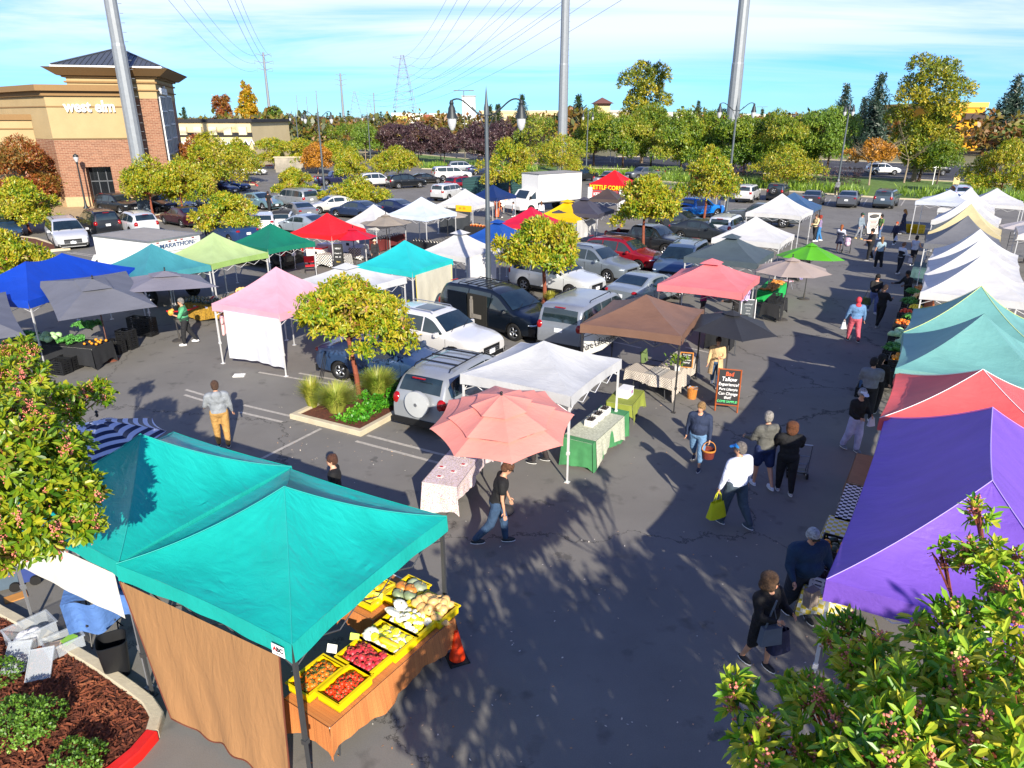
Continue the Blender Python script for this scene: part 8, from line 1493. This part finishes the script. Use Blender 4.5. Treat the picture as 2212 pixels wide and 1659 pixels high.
# far belt of trees
rg=np.random.default_rng(11); lob=[]
for i in range(900):
    px=rg.uniform(350,2300); y=rg.uniform(150,900)**1.0; q=atd(px,265,y); r_=rg.uniform(2.5,5.); lob.append((q.x,q.y,r_*rg.uniform(.5,1.),r_*1.2,r_*1.2,r_))
P_,D=rosettes(lob,30000,rg,inner=0,low=-.2); V,Fq=leaves(P_,D,3,1.5,.9,rg); o=bpy.data.objects.new('far_woods',npmesh('far_woods',V,Fq,[leafmat(['#2c3818','#46501c','#6a6420','#7a4c24','#55602a','#3c4a20'],'far_foliage',.15,nscale=.03,wi=.35)])); C.objects.link(o); tag(o,'belt of autumn coloured trees filling the suburb to the horizon','woods',kind='stuff')
# hedges, shrubs, grasses on the verge
hx=at(1436,402); boxhedge('clipped golden green hedge beside the blue pickup trees',hx.x,hx.y,3.6,1.8,2.2,.2,'light'); hx=at(1600,400); boxhedge('clipped brownish purple hedge behind the white boxy SUV',hx.x,hx.y,6,2,2.2,.2,'plum'); hx=at(1795,398); boxhedge('dark hedge behind the edge-on lamp post',hx.x,hx.y,7,2,1.9,.2,'plum'); hx=at(855,380); boxhedge('small clipped box hedge in the far lawn',at(852,352).x,at(852,352).y,3,2,2,.2,'mag')
rg=np.random.default_rng(21); P_=[]
for i in range(len(edge)-1):
    a,c=edge[i],edge[i+1]; n=int((c-a).length*26); s=rg.random(n)[:,None]; base=np.array(a)[None]*(1-s)+np.array(c)[None]*s; nv=np.array([-(c-a).y,(c-a).x,0])/(c-a).length; base=base+nv*(rg.random(n)**1.3*5+.3)[:,None]; P_.append(base)
P_=np.concatenate(P_); P_[:,2]=0; cl=np.sin(P_[:,0]*.9)+np.sin(P_[:,0]*.37+2)+rg.normal(size=len(P_))*.4; P_=P_[cl>-.4]; V,Fq=leaves(P_,np.tile([[0,0,1.]],(len(P_),1)),5,.95,.09,rg,up=1,tilt=(.7,1.4),droop=-.1); o=bpy.data.objects.new('verge_planting',npmesh('verge_planting',V,Fq,[leafmat(['#3c5a18','#5c8020','#84a030','#9cb040'],'strap_leaves',.3)])); C.objects.link(o); tag(o,'strap leaved green ground planting along the verge kerb','ground cover',kind='stuff')
# island plants
def gp_(px,py): q=at(px,py); return q.x,q.y
x,y=gp_(676,885); grasstuft('upright yellow green grass clump at the left corner of the island',x,y,.95,.45,700,['#8a9a30','#b0a848','#6c8424','#c8b878'],1,.1,'grass clumps in the island'); x,y=gp_(728,895); grasstuft('wide feathery green grass clump at the front of the island',x,y,.85,.75,1500,['#6c8428','#8a9c3c','#a8a850','#587020'],2,.1,'grass clumps in the island'); x,y=gp_(818,862); grasstuft('round feathery green grass clump behind the island tree trunk',x,y,.9,.65,1400,['#5c7c24','#7c9434','#a0a048','#4c6a1c'],3,.1,'grass clumps in the island')
x,y=gp_(1189,660); grasstuft('small grass clump beside the white crossover',x,y,.6,.4,500,['#8a9a30','#b0a848','#6c8424'],4,.1,'grass clumps in the island')
ctr=(i1*1.0+i2)/2+d2*.6; rg=np.random.default_rng(8); n=420; s=rg.random(n)[:,None]; q=rg.random(n)[:,None]; B0=i1+d2*.25+(i0-i1)*.12; P_=np.array(B0)[None]+np.array(d2*3.6)[None]*s+np.array((i0-i1)*.36)[None]*q; P_[:,2]=.16+.10*rg.random(n)
P2=np.array(i1+d2*1.3+(i0-i1)*.5)[None]+np.array(d2*2.)[None]*rg.random((90,1))+np.array((i0-i1)*.2)[None]*rg.random((90,1)); P2[:,2]=.2; P_=np.concatenate([P_,P2]); V,Fq=leaves(P_,np.tile([[0,0,1.]],(len(P_),1)),6,.095,.06,rg,tilt=(.1,.9)); o=bpy.data.objects.new('ground_cover',npmesh('ground_cover',V,Fq,[leafmat(['#2c6a14','#3c8418','#5ca024','#8abc3c'],'ivy',.25)])); C.objects.link(o); tag(o,'glossy bright green ground cover filling the island edge','ground cover',kind='stuff')
# corner bed shrubs
for i,(px,py,rx,ry,h_,n) in enumerate([(55,1600,.55,.45,.45,520),(178,1665,.36,.3,.3,260),(-30,1500,.5,.4,.4,300)]): x,y=gp_(px,py); shrub(['leafy light green shrub in the bark mulch bed','small green shrub beside the red kerb','green shrub cut by the left edge of the mulch bed'][i],x,y,rx,ry,h_,'light',n,.045,.03,z=.1,seed=i,k=6,cols=['#2c4c14','#4c7420','#6c9430','#94b848'])
# foreground strawberry trees
def neartree(label,base,lobes,trunkpts,n,ll,lw,seed,nb,pal,group='large strawberry trees in the foreground',k=8):
    rg=np.random.default_rng(seed); t=thing('tree',label,'tree',base,0,group); P_,D=rosettes(lobes,n,rg,inner=.75,low=-.9,shell=(.7,1.08)); V,Fq=leaves(P_,D,k,ll,lw,rg,up=.6,tilt=(.1,1.1),fold=True,jit=.12); P2,D2=rosettes(lobes,n//3,rg,inner=0,low=-1,shell=(.2,.75)); V2,F2=leaves(P2,D2,k,ll,lw,rg,fold=True,jit=.3); 
    o=bpy.data.objects.new('crown',npmesh('crown',np.concatenate([V,V2]),np.concatenate([Fq,F2+len(V)]),[leafmat(pal,'broad_leaves',.42,.36,1.1,.6)])); C.objects.link(o); o.parent=t
    idx=rg.choice(len(P_),nb,replace=False); B,BF=berries(P_[idx]*1.0+np.array([0,0,.05]),rg,.0125,46,.05); q=bpy.data.objects.new('berries',npmesh('berries',B,BF,[mat('#d0786a',.6,var=.35,scale=20,key='berries')],smooth=True)); C.objects.link(q); q.parent=o; q['kind']='stuff'
    b=MB(); b.tube(trunkpts,[.085]+[.07]*(len(trunkpts)-2)+[.045],9); top=Vector(trunkpts[-1]); hubs=[Vector(lobes[i][:3])*.55+top*.45+Vector((0,0,-.35)) for i in range(0,len(lobes),4)]
    for h in hubs: b.tube([Vector(trunkpts[-2]),(Vector(trunkpts[-2])+h)/2+Vector((.05,.04,-.08)),h],[.04,.03,.02],6)
    for l in lobes:
        e=Vector(l[:3]); s=min(hubs,key=lambda h:(h-e).length); mid=s.lerp(e,.5)+Vector((rg.normal()*.08,rg.normal()*.08,-.1)); b.tube([s,s.lerp(mid,.5)+Vector((rg.normal()*.04,rg.normal()*.04,0)),mid,e],[.018,.015,.011,.006],6)
        for j in range(7):
            d=Vector(rg.normal(size=3)).normalized(); q2=e+Vector((d.x*l[3],d.y*l[3],d.z*l[3]))*.85; b.tube([mid.lerp(e,rg.random()),e.lerp(q2,.6),q2],[.014,.009,.004],4)
    b.build('trunk',mat('#7a3c28',.7,var=.3,scale=5,bump=.4,bscale=14,key='red_bark'),t); return t
def L_(px,py,z,r,base,rz=None): p=at(px,py,z)-Vector(base); return (p.x,p.y,z,r,r,(rz or r*.8))
NG=['#346a1a','#528a22','#7cac2a','#a8c438','#c8bc3c','#68a026','#407420']
NY=['#2c5010','#4c7818','#7c981c','#b0ac28','#8ca830','#3f6c14','#b8844c']
bl=(-8.9,8.2,0); neartree('large strawberry tree with pink berries over the left edge',bl,[L_(40,1010,4.2,.62,bl),L_(120,880,4.0,.36,bl),L_(30,830,4.1,.5,bl),L_(205,850,3.75,.24,bl),L_(60,1120,3.7,.5,bl),L_(150,1060,3.8,.34,bl),L_(40,760,3.9,.3,bl),L_(130,970,4.2,.3,bl),L_(-60,950,4.3,.8,bl),L_(10,1190,3.3,.28,bl),L_(180,1130,3.55,.2,bl),L_(90,1165,3.4,.22,bl)],[(0,0,0),(.1,.05,1.2),(.3,.1,2.4),(.4,.2,3.2)],1150,.13,.05,4,230,NY)
br=(3.6,2.6,0); neartree('large strawberry tree with pink berries in the lower right corner',br,[L_(1990,1570,4.2,.4,br),L_(2130,1480,4.4,.4,br),L_(1810,1580,4.0,.3,br),L_(1660,1620,3.9,.25,br),L_(1590,1490,4.0,.11,br,.1),L_(1890,1440,4.0,.24,br),L_(2040,1370,4.1,.26,br),L_(2180,1330,4.3,.3,br),L_(2130,1210,4.2,.2,br),L_(2030,1190,4.1,.13,br),L_(2110,1110,4.2,.1,br),L_(1820,1370,3.7,.18,br),L_(2200,1600,4.5,.36,br),L_(1900,1650,4.3,.28,br),L_(1730,1500,3.8,.16,br),L_(2200,1240,4.2,.2,br)],[(0,0,0),(-.05,.1,1.2),(.1,.3,2.4),(.2,.5,3.1)],560,.14,.042,5,110,NG)
# trees standing behind the viewpoint, whose shade falls on the asphalt
for i,(x,y,H,W) in enumerate([(2.7,.5,5.4,4.2),(4.2,.1,5.2,4.2),(5.9,-.8,5.9,5.)]):
    tree('tree standing behind the viewpoint, %s'%['nearest to the aisle','closest to the right row','farthest back'][i],0,0,0,0,'round','arbg',i,.82,n=900,k=8,ll=.2,lw=.09,base=(x,y,0),H=H,group='trees behind the viewpoint',r0=.12)
